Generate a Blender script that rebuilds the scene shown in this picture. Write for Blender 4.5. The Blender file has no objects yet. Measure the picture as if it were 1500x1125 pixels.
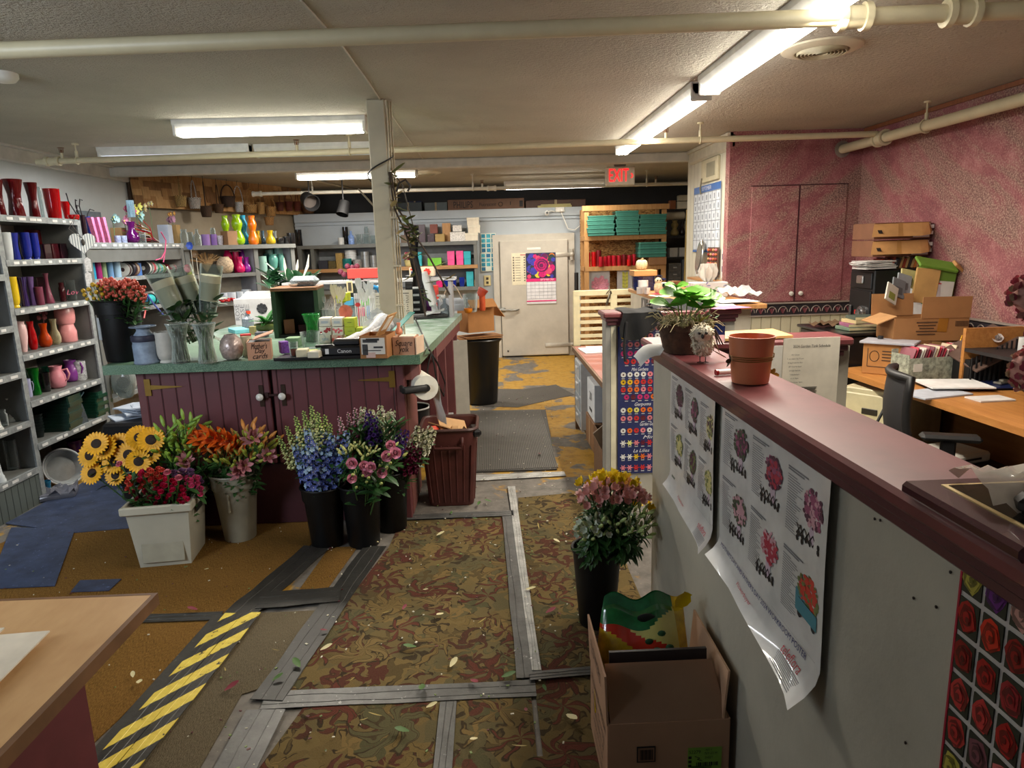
import bpy, math, random
from mathutils import Matrix, Vector
random.seed(7)
PI=math.pi
sc=bpy.context.scene
C=sc.collection
# ---------------------------------------------------------------- camera
H=1.65; F=1000.0
YAW,PITCH,ROLL=[math.radians(v) for v in (-1.6,11.45,-1.7)]
RM=Matrix.Rotation(YAW,3,'Z')@Matrix.Rotation(PI/2-PITCH,3,'X')@Matrix.Rotation(ROLL,3,'Z')
CO=Vector((0,0,H))
cd=bpy.data.cameras.new('camera'); cd.sensor_width=36; cd.lens=24; cd.clip_start=0.05
co=bpy.data.objects.new('camera',cd); C.objects.link(co)
co.matrix_world=Matrix.Translation(CO)@RM.to_4x4()
sc.camera=co
def ray(px,py): return RM@Vector(((px-750)/F,-(py-562.5)/F,-1.0))
def WZ(px,py,z): d=ray(px,py); return CO+d*((z-H)/d.z)     # where the line of sight meets a level surface
def WY(px,py,y): d=ray(px,py); return CO+d*(y/d.y)          # ... a wall across the room
def WX(px,py,x): d=ray(px,py); return CO+d*(x/d.x)          # ... a wall along the room
def mpp(p): return (RM.transposed()@(p-CO)).z/-F            # metres per pixel at a point
# ---------------------------------------------------------------- materials
def lin(c):
    if isinstance(c,str):
        c=c.lstrip('#'); c=[int(c[i:i+2],16) for i in (0,2,4)]
    o=[]
    for v in c[:3]:
        v/=255.0; o.append(v/12.92 if v<=.04045 else ((v+.055)/1.055)**2.4)
    return (*o,1.0)
MC={}
class NT:
    def __init__(s,name):
        s.m=bpy.data.materials.new(name); s.m.use_nodes=True; s.t=s.m.node_tree; s.n=s.t.nodes; s.l=s.t.links
        s.b=s.n['Principled BSDF']
    def nd(s,typ,**k):
        n=s.n.new(typ)
        for a,v in k.items():
            if hasattr(n,a): setattr(n,a,v)
            else: s.put(n.inputs[a.replace('_',' ')],v)
        return n
    def put(s,i,v):
        if isinstance(v,bpy.types.NodeSocket): s.l.new(v,i)
        else: i.default_value=v
    def pos(s): 
        if not hasattr(s,'_p'): s._p=s.nd('ShaderNodeTexCoord').outputs['Object']
        return s._p
    def map(s,v,scale=(1,1,1),rot=(0,0,0),loc=(0,0,0)):
        n=s.nd('ShaderNodeMapping'); s.put(n.inputs['Vector'],v); n.inputs['Scale'].default_value=scale; n.inputs['Rotation'].default_value=rot; n.inputs['Location'].default_value=loc
        return n.outputs[0]
    def noise(s,v,scale,detail=3,rough=.6,dist=0):
        n=s.nd('ShaderNodeTexNoise'); s.put(n.inputs['Vector'],v)
        n.inputs['Scale'].default_value=scale; n.inputs['Detail'].default_value=detail; n.inputs['Roughness'].default_value=rough; n.inputs['Distortion'].default_value=dist
        return n.outputs['Fac'],n.outputs['Color']
    def math(s,op,a,b=0.0,c=None):
        n=s.nd('ShaderNodeMath',operation=op); s.put(n.inputs[0],a); s.put(n.inputs[1],b)
        if c is not None: s.put(n.inputs[2],c)
        return n.outputs[0]
    def vm(s,op,a,b):
        n=s.nd('ShaderNodeVectorMath',operation=op); s.put(n.inputs[0],a); s.put(n.inputs[1],b); return n.outputs['Value'] if op in('LENGTH','DOT_PRODUCT','DISTANCE') else n.outputs[0]
    def mix(s,f,a,b):
        n=s.nd('ShaderNodeMix',data_type='RGBA'); s.put(n.inputs[0],f); s.put(n.inputs[6],a); s.put(n.inputs[7],b); return n.outputs[2]
    def ramp(s,f,stops,interp='LINEAR'):
        n=s.nd('ShaderNodeValToRGB'); s.put(n.inputs[0],f); e=n.color_ramp; e.interpolation=interp
        while len(e.elements)<len(stops): e.elements.new(.5)
        for i,(p,c) in enumerate(stops): e.elements[i].position=p; e.elements[i].color=c if len(c)==4 else lin(c)
        return n.outputs[0]
    def step(s,f,a,b): # smooth mask
        n=s.nd('ShaderNodeMapRange',interpolation_type='SMOOTHSTEP'); s.put(n.inputs[0],f); n.inputs[1].default_value=a; n.inputs[2].default_value=b; return n.outputs[0]
    def bump(s,h,strength=.3,dist=.01):
        n=s.nd('ShaderNodeBump'); n.inputs['Strength'].default_value=strength; n.inputs['Distance'].default_value=dist; s.put(n.inputs['Height'],h); s.l.new(n.outputs[0],s.b.inputs['Normal'])
    def col(s,v): s.put(s.b.inputs['Base Color'],v)
    def xyz(s,v):
        n=s.nd('ShaderNodeSeparateXYZ'); s.put(n.inputs[0],v); return n.outputs
def M(col,rough=.55,metal=0,var=.12,vs=9,bump=0,bs=60,emit=0,coat=0,spec=.5,sheen=0):
    """a plain painted / plastic / paper / metal surface with a little procedural variation"""
    k=('M',str(col),rough,metal,var,vs,bump,bs,emit,coat,spec,sheen)
    if k in MC: return MC[k]
    t=NT('surface'); c=lin(col)
    f,_=t.noise(t.pos(),vs)
    d=tuple(x*(1-var) for x in c[:3])+(1,); u=tuple(min(1,x*(1+var)) for x in c[:3])+(1,)
    t.col(t.ramp(f,[(.3,d),(.7,u)]))
    b=t.b.inputs; b['Roughness'].default_value=rough; b['Metallic'].default_value=metal; b['Coat Weight'].default_value=coat
    b['Specular IOR Level'].default_value=spec
    if sheen: b['Sheen Weight'].default_value=sheen
    if bump:
        g,_=t.noise(t.pos(),bs,2); t.bump(g,bump,.004)
    if emit: b['Emission Color'].default_value=c; b['Emission Strength'].default_value=emit
    MC[k]=t.m; return t.m
def G(col,clear=.5,rough=.08,ribs=0):
    """coloured glass or clear film: part see-through, part coloured body with a gloss coat"""
    k=('G',str(col),clear,rough,ribs)
    if k in MC: return MC[k]
    t=NT('glass'); c=lin(col)
    f,_=t.noise(t.pos(),14)
    t.col(t.ramp(f,[(.3,tuple(x*.75 for x in c[:3])+(1,)),(.7,c)]))
    t.b.inputs['Roughness'].default_value=rough; t.b.inputs['Coat Weight'].default_value=.3
    tr=t.nd('ShaderNodeBsdfTransparent'); tr.inputs[0].default_value=tuple(.35+.65*x for x in c[:3])+(1,)
    lw=t.nd('ShaderNodeLayerWeight'); lw.inputs[0].default_value=.35
    fac=t.math('MULTIPLY',t.math('SUBTRACT',1.0,lw.outputs['Facing']),clear*1.25)
    fac=t.math('MINIMUM',fac,.95)
    if ribs:
        w=t.nd('ShaderNodeTexNoise'); t.put(w.inputs['Vector'],t.map(t.pos(),(ribs,ribs,ribs*.08))); w.inputs['Scale'].default_value=1.0
        t.bump(w.outputs[0],.9,.01)
        fac=t.math('MULTIPLY',fac,t.math('ADD',.35,t.math('MULTIPLY',w.outputs[0],1.2)))
        fac=t.math('MINIMUM',fac,.95)
    mx=t.nd('ShaderNodeMixShader'); t.put(mx.inputs[0],fac); t.l.new(t.b.outputs[0],mx.inputs[1]); t.l.new(tr.outputs[0],mx.inputs[2])
    t.l.new(mx.outputs[0],t.n['Material Output'].inputs[0])
    MC[k]=t.m; return t.m
# ---------------------------------------------------------------- mesh builder
TX={}
def textdata(s,shear=0):
    k=(s,shear)
    if k in TX: return TX[k]
    cu=bpy.data.curves.new('t','FONT'); cu.body=s; cu.size=1; cu.resolution_u=2; cu.shear=shear; cu.align_x='CENTER'; cu.align_y='CENTER'
    o=bpy.data.objects.new('t',cu); C.objects.link(o)
    dg=bpy.context.evaluated_depsgraph_get(); dg.update()
    me=bpy.data.meshes.new_from_object(o.evaluated_get(dg))
    TX[k]=([v.co.copy() for v in me.vertices],[tuple(p.vertices) for p in me.polygons])
    bpy.data.objects.remove(o); bpy.data.curves.remove(cu); bpy.data.meshes.remove(me)
    return TX[k]
class B:
    def __init__(s): s.v=[]; s.f=[]; s.mi=[]; s.sm=[]
    def add(s,vs,fs,m=0,sm=False,X=None):
        n=len(s.v)
        s.v.extend([(X@Vector(p)) if X is not None else Vector(p) for p in vs])
        for f in fs: s.f.append(tuple(n+i for i in f)); s.mi.append(m); s.sm.append(sm)
        return s
    def box(s,c,d,m=0,X=None,bev=0,rz=0,rx=0,ry=0):
        x,y,z=[k/2 for k in d]; b=min(bev,.45*min(d))
        T=Matrix.Translation(c)
        if rz or rx or ry: T=T@Matrix.Rotation(rz,4,'Z')@Matrix.Rotation(ry,4,'Y')@Matrix.Rotation(rx,4,'X')
        if X is not None: T=X@T
        if b<=0:
            vs=[(i*x,j*y,k*z) for i in(-1,1) for j in(-1,1) for k in(-1,1)]
            return s.add(vs,[(0,1,3,2),(4,6,7,5),(0,4,5,1),(2,3,7,6),(0,2,6,4),(1,5,7,3)],m,False,T)
        vs=[];ix={}
        for i in(-1,1):
            for j in(-1,1):
                for k in(-1,1):
                    for a in range(3):
                        q=[i*(x-b),j*(y-b),k*(z-b)]; q[a]=(i*x,j*y,k*z)[a]; ix[i,j,k,a]=len(vs); vs.append(q)
        fs=[]
        for a in range(3):
            u,w=[t for t in range(3) if t!=a]
            for g in(-1,1):
                cs=[]
                for (p,q) in((-1,-1),(1,-1),(1,1),(-1,1)):
                    e=[0,0,0]; e[a]=g;e[u]=p;e[w]=q; cs.append(ix[(*e,a)])
                fs.append(cs)
        for a in range(3):
            u,w=[t for t in range(3) if t!=a]
            for p in(-1,1):
                for q in(-1,1):
                    e=[0,0,0]; e[u]=p;e[w]=q; e0=list(e);e0[a]=-1;e1=list(e);e1[a]=1
                    fs.append([ix[(*e0,u)],ix[(*e1,u)],ix[(*e1,w)],ix[(*e0,w)]])
        for i in(-1,1):
            for j in(-1,1):
                for k in(-1,1): fs.append([ix[i,j,k,a] for a in range(3)])
        return s.add(vs,fs,m,False,T)
    def lathe(s,prof,c=(0,0,0),n=20,m=0,X=None,sq=1,wob=0):
        vs=[];fs=[]
        for (r,z) in prof:
            for i in range(n):
                a=2*PI*i/n; rr=r*(1+(wob if i%2 else 0)); vs.append((c[0]+rr*math.cos(a),c[1]+rr*sq*math.sin(a),c[2]+z))
        for k in range(len(prof)-1):
            for i in range(n): fs.append((k*n+i,k*n+(i+1)%n,(k+1)*n+(i+1)%n,(k+1)*n+i))
        loop=prof[0]==prof[-1]; flat0=prof[1][0]<1e-5 and prof[1][1]==prof[0][1]; flat1=prof[-2][0]<1e-5 and prof[-2][1]==prof[-1][1]
        if prof[0][0]>1e-5 and not loop and not flat0: fs.append(tuple(reversed(range(n))))
        if prof[-1][0]>1e-5 and not loop and not flat1: fs.append(tuple((len(prof)-1)*n+i for i in range(n)))
        return s.add(vs,fs,m,True,X)
    def cyl(s,c,r,h,m=0,n=16,X=None,r2=None): return s.lathe([(r,0),(r2 if r2 is not None else r,h)],c,n,m,X)
    def tube(s,pts,r,n=8,m=0,X=None,closed=False):
        pts=[Vector(p) for p in pts]; N=len(pts); R=r if isinstance(r,(list,tuple)) else [r]*N
        vs=[];fs=[]; up=None
        for k,p in enumerate(pts):
            t=(pts[min(k+1,N-1)]-pts[max(k-1,0)])
            if closed: t=pts[(k+1)%N]-pts[(k-1)%N]
            if t.length<1e-9: t=Vector((0,0,1))
            t.normalize()
            if up is None: up=Vector((0,0,1)) if abs(t.z)<.9 else Vector((1,0,0))
            u=t.cross(up)
            if u.length<1e-4: u=t.cross(Vector((.3,1,.2)))
            u.normalize(); w=u.cross(t); up=w
            for i in range(n):
                a=2*PI*i/n; vs.append(p+u*math.cos(a)*R[k]+w*math.sin(a)*R[k])
        K=N if closed else N-1
        for k in range(K):
            for i in range(n):
                a=k*n; b=((k+1)%N)*n; fs.append((a+i,a+(i+1)%n,b+(i+1)%n,b+i))
        if not closed: fs.append(tuple(range(n))); fs.append(tuple((N-1)*n+i for i in reversed(range(n))))
        return s.add(vs,fs,m,True,X)
    def ball(s,c,r,n=10,m=0,X=None,wob=0):
        r=(r,r,r) if not isinstance(r,(tuple,list)) else r; k=max(4,n//2); vs=[(c[0],c[1],c[2]-r[2])];fs=[]
        for j in range(1,k):
            t=-PI/2+PI*j/k
            for i in range(n):
                a=2*PI*i/n; q=1+wob*random.uniform(-1,1); vs.append((c[0]+r[0]*q*math.cos(t)*math.cos(a),c[1]+r[1]*q*math.cos(t)*math.sin(a),c[2]+r[2]*q*math.sin(t)))
        vs.append((c[0],c[1],c[2]+r[2])); L=len(vs)-1
        for i in range(n): fs.append((0,1+(i+1)%n,1+i)); fs.append((L,L-n+i,L-n+(i+1)%n))
        for j in range(k-2):
            for i in range(n): a=1+j*n; fs.append((a+i,a+(i+1)%n,a+n+(i+1)%n,a+n+i))
        return s.add(vs,fs,m,True,X)
    def poly(s,pts,m=0,X=None): return s.add(pts,[tuple(range(len(pts)))],m,False,X)
    def prism(s,pts,z0,z1,m=0,X=None):
        n=len(pts); vs=[(p[0],p[1],z0) for p in pts]+[(p[0],p[1],z1) for p in pts]
        ar=sum(pts[i][0]*pts[(i+1)%n][1]-pts[(i+1)%n][0]*pts[i][1] for i in range(n))
        fs=[tuple(range(n))[::-1],tuple(range(n,2*n))]+[(i,(i+1)%n,n+(i+1)%n,n+i) for i in range(n)]
        if ar<0: fs=[tuple(reversed(f)) for f in fs]
        return s.add(vs,fs,m,False,X)
    def petal(s,p,d,up,L,W,cup=.2,m=0,tip=.0,X=None):
        """a curved leaf/petal from p along d"""
        d=Vector(d).normalized(); up=Vector(up); u=d.cross(up); 
        if u.length<1e-4: u=d.cross(Vector((.2,.9,.4)))
        u.normalize(); w=u.cross(d); p=Vector(p); vs=[];fs=[]
        pr=[(0,.25),(.35,.9),(.65,1.0),(.9,.55),(1,tip)]
        for (t,q) in pr:
            c=p+d*L*t+w*(cup*L*t*t); h=W/2*q
            vs+= [c-u*h+w*h*.35,c,c+u*h+w*h*.35]
        for k in range(len(pr)-1):
            a=3*k; fs+=[(a,a+1,a+4,a+3),(a+1,a+2,a+5,a+4)]
        return s.add(vs,fs,m,True,X)
    def text(s,t,size,X,m=0,shear=0,w=None):
        vs,fs=textdata(t,shear)
        if not vs: return s
        kx=size
        if w: 
            ww=max(v.x for v in vs)-min(v.x for v in vs); kx=w/ww
        return s.add([(v.x*kx,v.y*size,0) for v in vs],fs,m,False,X)
    def sheet(s,grid,m=0,X=None):
        r=len(grid); c=len(grid[0]); vs=[p for row in grid for p in row]
        return s.add(vs,[(i*c+j,i*c+j+1,(i+1)*c+j+1,(i+1)*c+j) for i in range(r-1) for j in range(c-1)],m,True,X)
    def mesh(s,name,mats):
        me=bpy.data.meshes.new(name); me.from_pydata(s.v,[],s.f)
        for m in (mats if isinstance(mats,(list,tuple)) else [mats]): me.materials.append(m)
        me.polygons.foreach_set('material_index',s.mi); me.polygons.foreach_set('use_smooth',s.sm)
        me.update()
        if any(s.sm): me.set_sharp_from_angle(angle=.85)
        return me
def obj(name,data,parent=None):
    o=bpy.data.objects.new(name,data); C.objects.link(o)
    if parent is not None: o.parent=parent
    return o
def tag(o,label,cat,group=None):
    o['label']=label; o['category']=cat
    if group: o['group']=group
    return o
def T(name,label,cat,loc=(0,0,0),rz=0,group=None,rot=None):
    o=obj(name,None); o.empty_display_size=.05; o.location=loc; o.rotation_euler=rot or (0,0,rz); return tag(o,label,cat,group)
def P(parent,name,b,mats,label=None):
    o=obj(name,b.mesh(name,mats),parent)
    if label: o['label']=label
    return o
def TH(name,label,cat,b,mats,loc=(0,0,0),rz=0,group=None,rot=None):
    o=obj(name,b.mesh(name,mats)); o.location=loc; o.rotation_euler=rot or (0,0,rz); return tag(o,label,cat,group)
def ST(name,b,mats,parent=None):
    o=obj(name,b.mesh(name,mats),parent); o['kind']='structure'; return o
def dup(root,loc=None,rot=None,label=None,scale=None,quat=None):
    r=root.copy(); C.objects.link(r)
    if loc is not None: r.location=loc
    if rot is not None: r.rotation_euler=rot
    if quat is not None: r.rotation_mode='QUATERNION'; r.rotation_quaternion=quat
    if scale is not None: r.scale=(scale,)*3
    if label: r['label']=label
    for ch in list(root.children):
        c=ch.copy(); C.objects.link(c); c.parent=r
        for g in list(ch.children): d=g.copy(); C.objects.link(d); d.parent=c
    return r
def TR(x,y,z): return Matrix.Translation((x,y,z))
def RX(a): return Matrix.Rotation(a,4,'X')
def RY(a): return Matrix.Rotation(a,4,'Y')
def RZ(a): return Matrix.Rotation(a,4,'Z')
FRONT=RX(PI/2)            # drawing plane xy -> stands up facing -y
FACEL=RZ(-PI/2)@RX(PI/2)  # drawing plane xy -> stands up facing -x
def plane(origin,ux,uy):
    """matrix taking (x,y,0) to origin+x*ux+y*uy"""
    ux=Vector(ux); uy=Vector(uy); n=ux.cross(uy).normalized()
    return Matrix(((ux.x,uy.x,n.x,origin[0]),(ux.y,uy.y,n.y,origin[1]),(ux.z,uy.z,n.z,origin[2]),(0,0,0,1)))
# ================================================================ SETTING
ZC=2.55; XL=-3.84; XR=3.26; YB=11.6
def m_ceiling():
    t=NT('ceiling'); p=t.pos()
    f,_=t.noise(p,1.1,4); g,_=t.noise(t.map(p,(1,1.6,1)),38,3); k,_=t.noise(p,120,2)
    t.col(t.ramp(f,[(.3,(172,165,150)),(.7,(192,185,168))]))
    t.b.inputs['Roughness'].default_value=.9
    t.bump(t.math('ADD',g,t.math('MULTIPLY',k,.4)),.9,.02); return t.m
def m_floor():
    t=NT('worn_floor'); p=t.pos()
    f,_=t.noise(p,1.5,5,.62,.3); s,_=t.noise(p,14,4); fine,_=t.noise(p,70,3)
    yel=t.ramp(s,[(.3,(142,104,30)),(.55,(178,136,44)),(.75,(150,128,74))])
    gry=t.ramp(s,[(.3,(88,84,78)),(.7,(122,116,108))])
    x=t.xyz(p)
    near=t.step(x[1],5.2,3.4)
    m=t.step(t.math('ADD',f,t.math('MULTIPLY',near,.12)),.5,.54)
    c=t.mix(m,yel,gry)
    c=t.mix(t.step(fine,.66,.72),c,lin((175,165,140)))
    t.col(c); t.b.inputs['Roughness'].default_value=.7; t.bump(s,.3,.005); return t.m
def m_carpet():
    t=NT('ornate_carpet'); p=t.pos()
    def layer(scale,k,sw,off):
        q=t.map(p,(scale,scale,0),(0,0,off),(off*3.1,off,0))
        _,nc=t.noise(q,1.3,2)
        q=t.vm('ADD',q,t.vm('MULTIPLY',t.vm('SUBTRACT',nc,(.5,.5,.5)),(.9,.9,0)))
        v=t.nd('ShaderNodeTexVoronoi',feature='F1'); t.put(v.inputs['Vector'],q); v.inputs['Scale'].default_value=1; v.inputs['Randomness'].default_value=.85
        r=t.vm('SUBTRACT',q,v.outputs['Position']); x=t.xyz(r); d=v.outputs['Distance']; cx=t.xyz(v.outputs['Color'])
        a=t.math('ARCTAN2',x[1],x[0])
        ph=t.math('ADD',t.math('MULTIPLY',a,k),t.math('ADD',t.math('MULTIPLY',d,sw),t.math('MULTIPLY',cx[0],6.28)))
        lobe=t.math('SINE',ph); vein=t.math('ABSOLUTE',t.math('SINE',t.math('MULTIPLY',ph,1.5)))
        edge=t.math('SUBTRACT',d,t.math('ADD',.42,t.math('MULTIPLY',lobe,.2)))
        return edge,cx,vein,lobe
    e1,c1,v1,l1=layer(3.9,6,15,.4); e2,c2,v2,l2=layer(7.5,4,10,1.3); e3,c3,v3,l3=layer(5.6,3,18,2.2)
    fine,_=t.noise(p,160,2); big,_=t.noise(p,.9,3)
    base=t.ramp(t.math('ADD',t.math('MULTIPLY',c2[0],.8),t.math('MULTIPLY',fine,.25)),[(.2,(112,95,58)),(.5,(132,112,68)),(.85,(98,92,64))])
    ol=lin((40,34,28))
    leaf2=t.ramp(c2[1],[(.0,(92,78,48)),(.25,(82,84,58)),(.45,(86,36,36)),(.68,(140,116,70)),(.85,(46,40,32))],'CONSTANT')
    leaf3=t.ramp(c3[1],[(.0,(126,106,62)),(.3,(92,40,40)),(.6,(100,96,66)),(.8,(74,34,34))],'CONSTANT')
    leaf1=t.ramp(c1[1],[(.0,(96,36,38)),(.3,(130,108,64)),(.46,(94,94,66)),(.62,(108,44,44)),(.84,(140,118,74))],'CONSTANT')
    c=t.mix(t.step(e2,.0,-.015),base,leaf2)
    c=t.mix(t.math('MULTIPLY',t.step(t.math('ABSOLUTE',e2),.06,.03),t.step(l2,.0,.4)),c,ol)
    c=t.mix(t.step(e3,-.1,-.12),c,t.mix(t.math('MULTIPLY',t.step(v3,.3,.1),.7),leaf3,ol))
    leaf1=t.mix(t.math('MULTIPLY',t.step(v1,.36,.14),.75),leaf1,lin((56,38,30)))
    c=t.mix(t.step(e1,-.02,-.05),c,ol)
    c=t.mix(t.step(e1,-.07,-.09),c,leaf1)
    c=t.mix(t.math('MULTIPLY',t.step(big,.5,.75),.3),c,lin((112,98,72)))
    c=t.mix(.3,c,t.mix(fine,lin((40,34,24)),lin((132,112,78)))); c=t.mix(.24,c,lin((24,20,18)))
    t.col(c); t.b.inputs['Roughness'].default_value=.95; t.b.inputs['Specular IOR Level'].default_value=.1
    g,_=t.noise(p,300,2); t.bump(g,.5,.004); return t.m
def m_coir(a,b,c):
    t=NT('coir'); p=t.pos()
    f,_=t.noise(t.map(p,(260,70,1),(0,0,.5)),1,3); s,_=t.noise(p,2.2,4); h,_=t.noise(p,420,1)
    t.col(t.mix(t.step(s,.35,.7),t.ramp(f,[(.3,a),(.7,b)]),t.ramp(f,[(.3,c),(.7,b)])))
    t.b.inputs['Roughness'].default_value=.95; t.b.inputs['Specular IOR Level'].default_value=.1; t.bump(t.math('ADD',f,h),.9,.006); return t.m
def m_wallpaper():
    t=NT('wallpaper'); p=t.pos()
    q=t.map(p,(1,1,1),(0,0,0))
    x=t.xyz(q); u=t.math('SUBTRACT',t.math('ADD',x[0],x[1]),0.0)
    cb=t.nd('ShaderNodeCombineXYZ'); # streaks climbing across the wall
    t.put(cb.inputs[0],t.math('ADD',t.math('MULTIPLY',u,.62),t.math('MULTIPLY',x[2],1.0))); t.put(cb.inputs[1],t.math('SUBTRACT',t.math('MULTIPLY',u,.3),t.math('MULTIPLY',x[2],.3))); t.put(cb.inputs[2],x[0])
    cb2=t.nd('ShaderNodeCombineXYZ'); t.put(cb2.inputs[0],t.math('SUBTRACT',t.math('MULTIPLY',x[2],2.6),t.math('MULTIPLY',u,2.0))); t.put(cb2.inputs[1],t.math('ADD',t.math('MULTIPLY',u,.55),t.math('MULTIPLY',x[2],.5))); 
    f,_=t.noise(cb2.outputs[0],1.0,5,.65,.9); g,_=t.noise(p,5,5,.7); k,_=t.noise(p,85,3,.8); k2,_=t.noise(p,150,2)
    rose=t.ramp(t.math('ADD',t.math('MULTIPLY',g,.55),t.math('MULTIPLY',k,.45)),[(.32,(100,52,57)),(.47,(140,80,84)),(.58,(164,104,106)),(.7,(192,144,138))])
    bei=t.ramp(k,[(.38,(76,58,56)),(.48,(128,98,88)),(.6,(178,146,130))])
    sp=t.math('MULTIPLY',t.math('SUBTRACT',k,.5),.55)
    c=t.mix(t.math('MULTIPLY',t.step(t.math('ADD',f,sp),.43,.6),.85),rose,bei)
    c=t.mix(t.math('MULTIPLY',t.step(t.math('ADD',f,t.math('MULTIPLY',t.math('SUBTRACT',k2,.5),.6)),.66,.78),.4),c,lin((96,94,100)))
    t.col(c); t.b.inputs['Roughness'].default_value=.7; t.bump(k,.2,.003); return t.m
def m_panel(c1,c2,pitch,axis,var=.05,dirt=None):
    """painted boards with vertical grooves"""
    t=NT('panelling'); p=t.pos(); x=t.xyz(p)
    u=t.math('FRACT',t.math('DIVIDE',x[axis],pitch)); d=t.math('ABSOLUTE',t.math('SUBTRACT',u,.5))
    gro=t.step(d,.5-.006/pitch,.5); f,_=t.noise(p,6,3)
    base=t.ramp(f,[(.3,c1),(.7,tuple(min(255,v*(1+var)) for v in c1))])
    t.col(t.mix(gro,base,lin(c2))); t.b.inputs['Roughness'].default_value=.5; t.bump(t.math('SUBTRACT',1.0,gro),.6,.006); return t.m
def m_plaster(c,var=.05,scale=3,bs=60,b=.25,stretch=1):
    t=NT('painted_wall'); p=t.pos(); f,_=t.noise(p,scale,4); g,_=t.noise(t.map(p,(1,1,1/stretch)),bs,3)
    t.col(t.ramp(f,[(.3,tuple(v*(1-var) for v in c)),(.7,tuple(min(255,v*(1+var)) for v in c))]))
    t.b.inputs['Roughness'].default_value=.6; t.bump(g,b,.005); return t.m
def m_osb():
    t=NT('strand_board'); p=t.pos()
    v=t.nd('ShaderNodeTexVoronoi'); t.put(v.inputs['Vector'],t.map(p,(38,38,95),(0,.5,0))); v.inputs['Scale'].default_value=1
    x=t.xyz(v.outputs['Color'])
    t.col(t.ramp(x[0],[(.1,(128,84,40)),(.4,(190,140,78)),(.7,(214,170,104)),(.9,(160,112,58))])); t.b.inputs['Roughness'].default_value=.7; return t.m
def m_wood(a,b,scale=4,axis=2,rough=.5,stretch=12):
    k=('W',a,b,scale,axis,rough,stretch)
    if k in MC: return MC[k]
    t=NT('wood'); p=t.pos(); s=[stretch]*3; s[axis]=1
    f,_=t.noise(t.map(p,tuple(s)),scale,4,.6,.6); g,_=t.noise(t.map(p,tuple(v*3 for v in s)),scale*2,3)
    t.col(t.ramp(t.math('ADD',t.math('MULTIPLY',f,.7),t.math('MULTIPLY',g,.3)),[(.3,a),(.7,b)])); t.b.inputs['Roughness'].default_value=rough; t.bump(f,.12,.004); MC[k]=t.m; return t.m
def m_shingle():
    t=NT('cedar_shakes'); p=t.pos(); x=t.xyz(p)
    cb=t.nd('ShaderNodeCombineXYZ'); t.put(cb.inputs[0],t.math('ADD',x[0],x[1])); t.put(cb.inputs[1],x[2])
    b=t.nd('ShaderNodeTexBrick'); t.put(b.inputs['Vector'],cb.outputs[0]); b.inputs['Color1'].default_value=lin((176,130,78)); b.inputs['Color2'].default_value=lin((124,86,50)); b.inputs['Mortar'].default_value=lin((44,30,20)); b.inputs['Scale'].default_value=1; b.inputs['Brick Width'].default_value=.13; b.inputs['Row Height'].default_value=.1; b.inputs['Mortar Size'].default_value=.004; b.inputs['Bias'].default_value=0
    f,_=t.noise(t.map(cb.outputs[0],(40,4,1)),1,4); t.col(t.mix(.35,b.outputs[0],t.ramp(f,[(.3,(110,74,42)),(.7,(190,146,96))])))
    t.b.inputs['Roughness'].default_value=.85; t.bump(b.outputs['Fac'],-.6,.01); return t.m
MAT_COIR=m_coir((84,60,26),(154,114,56),(106,76,38)); MAT_CARPET=m_carpet(); MAT_WALLPAPER=m_wallpaper()
CREAM=(206,198,172)
MAT_CREAM=m_panel((200,193,166),(150,142,118),.09,0); MAT_CREAMY=m_panel((204,200,182),(160,154,134),.12,1)
ST('floor',B().box((0,5.3,-.05),(8.4,13.4,.1)),m_floor())
ST('ceiling',B().box((0,5.3,ZC+.05),(8.4,13.4,.1)),m_ceiling())
ST('wall_left',B().box((XL-.05,3.3,1.27),(.1,8.8,2.56)),m_plaster((196,200,198),.03,2,26,.5,8))
a0,a1=Vector((XL,7.7)),Vector((-2.78,10.35)); ad=(a1-a0); aang=math.atan2(ad.y,ad.x)
ST('wall_corner',B().box((0,0,0),(ad.length+.1,.1,2.56),X=TR((a0.x+a1.x)/2-.05,(a0.y+a1.y)/2+.05,1.27)@RZ(aang)),m_plaster((150,138,118),.08,3,14,.4,9))
ST('wall_right',B().box((XR+.05,2.5,1.27),(.1,7.2,2.56)),MAT_WALLPAPER)
b=B(); b.box((2.7,6.12,1.27),(1.2,.1,2.56)); ST('wall_cabinet',b,MAT_WALLPAPER)
b=B(); b.box((2.18,6.78,1.27),(.1,1.3,2.56)); ST('wall_office',b,MAT_CREAMY)
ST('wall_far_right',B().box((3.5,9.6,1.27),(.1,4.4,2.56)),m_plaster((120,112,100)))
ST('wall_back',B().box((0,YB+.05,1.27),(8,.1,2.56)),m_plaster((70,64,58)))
MAT_COOL=m_plaster((176,184,190),.03,2,30,.15)
ST('wall_cooler',B().box((-.69,10.9,1.09),(4.2,1.3,2.18)),MAT_COOL)
b=B(); b.box((-.69,10.235,2.02),(4.2,.02,.012)); b.box((-.69,10.235,2.12),(4.2,.03,.12),bev=.004); ST('trim_1',b,MAT_COOL)
b=B(); b.box((XL+.02,3.3,2.49),(.05,8.8,.12),bev=.01); b.box((XL+.045,3.3,2.545),(.09,8.8,.02)); ST('trim_2',b,M((200,196,186)))
b=B(); b.box((-.75,7.36,2.5),(6.2,.1,.1),bev=.012); ST('trim_3',b,M((184,178,164)))
b=B(); b.box((XR-.008,2.9,2.53),(.016,6.3,.03)); ST('trim_4',b,m_wood((120,70,40),(150,92,56)))
b=B(); b.box((2.13,6.7,2.48),(.06,1.26,.14),bev=.02); b.box((2.1,6.7,2.53),(.05,1.26,.03)); ST('trim_5',b,M((196,190,172)))
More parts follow.
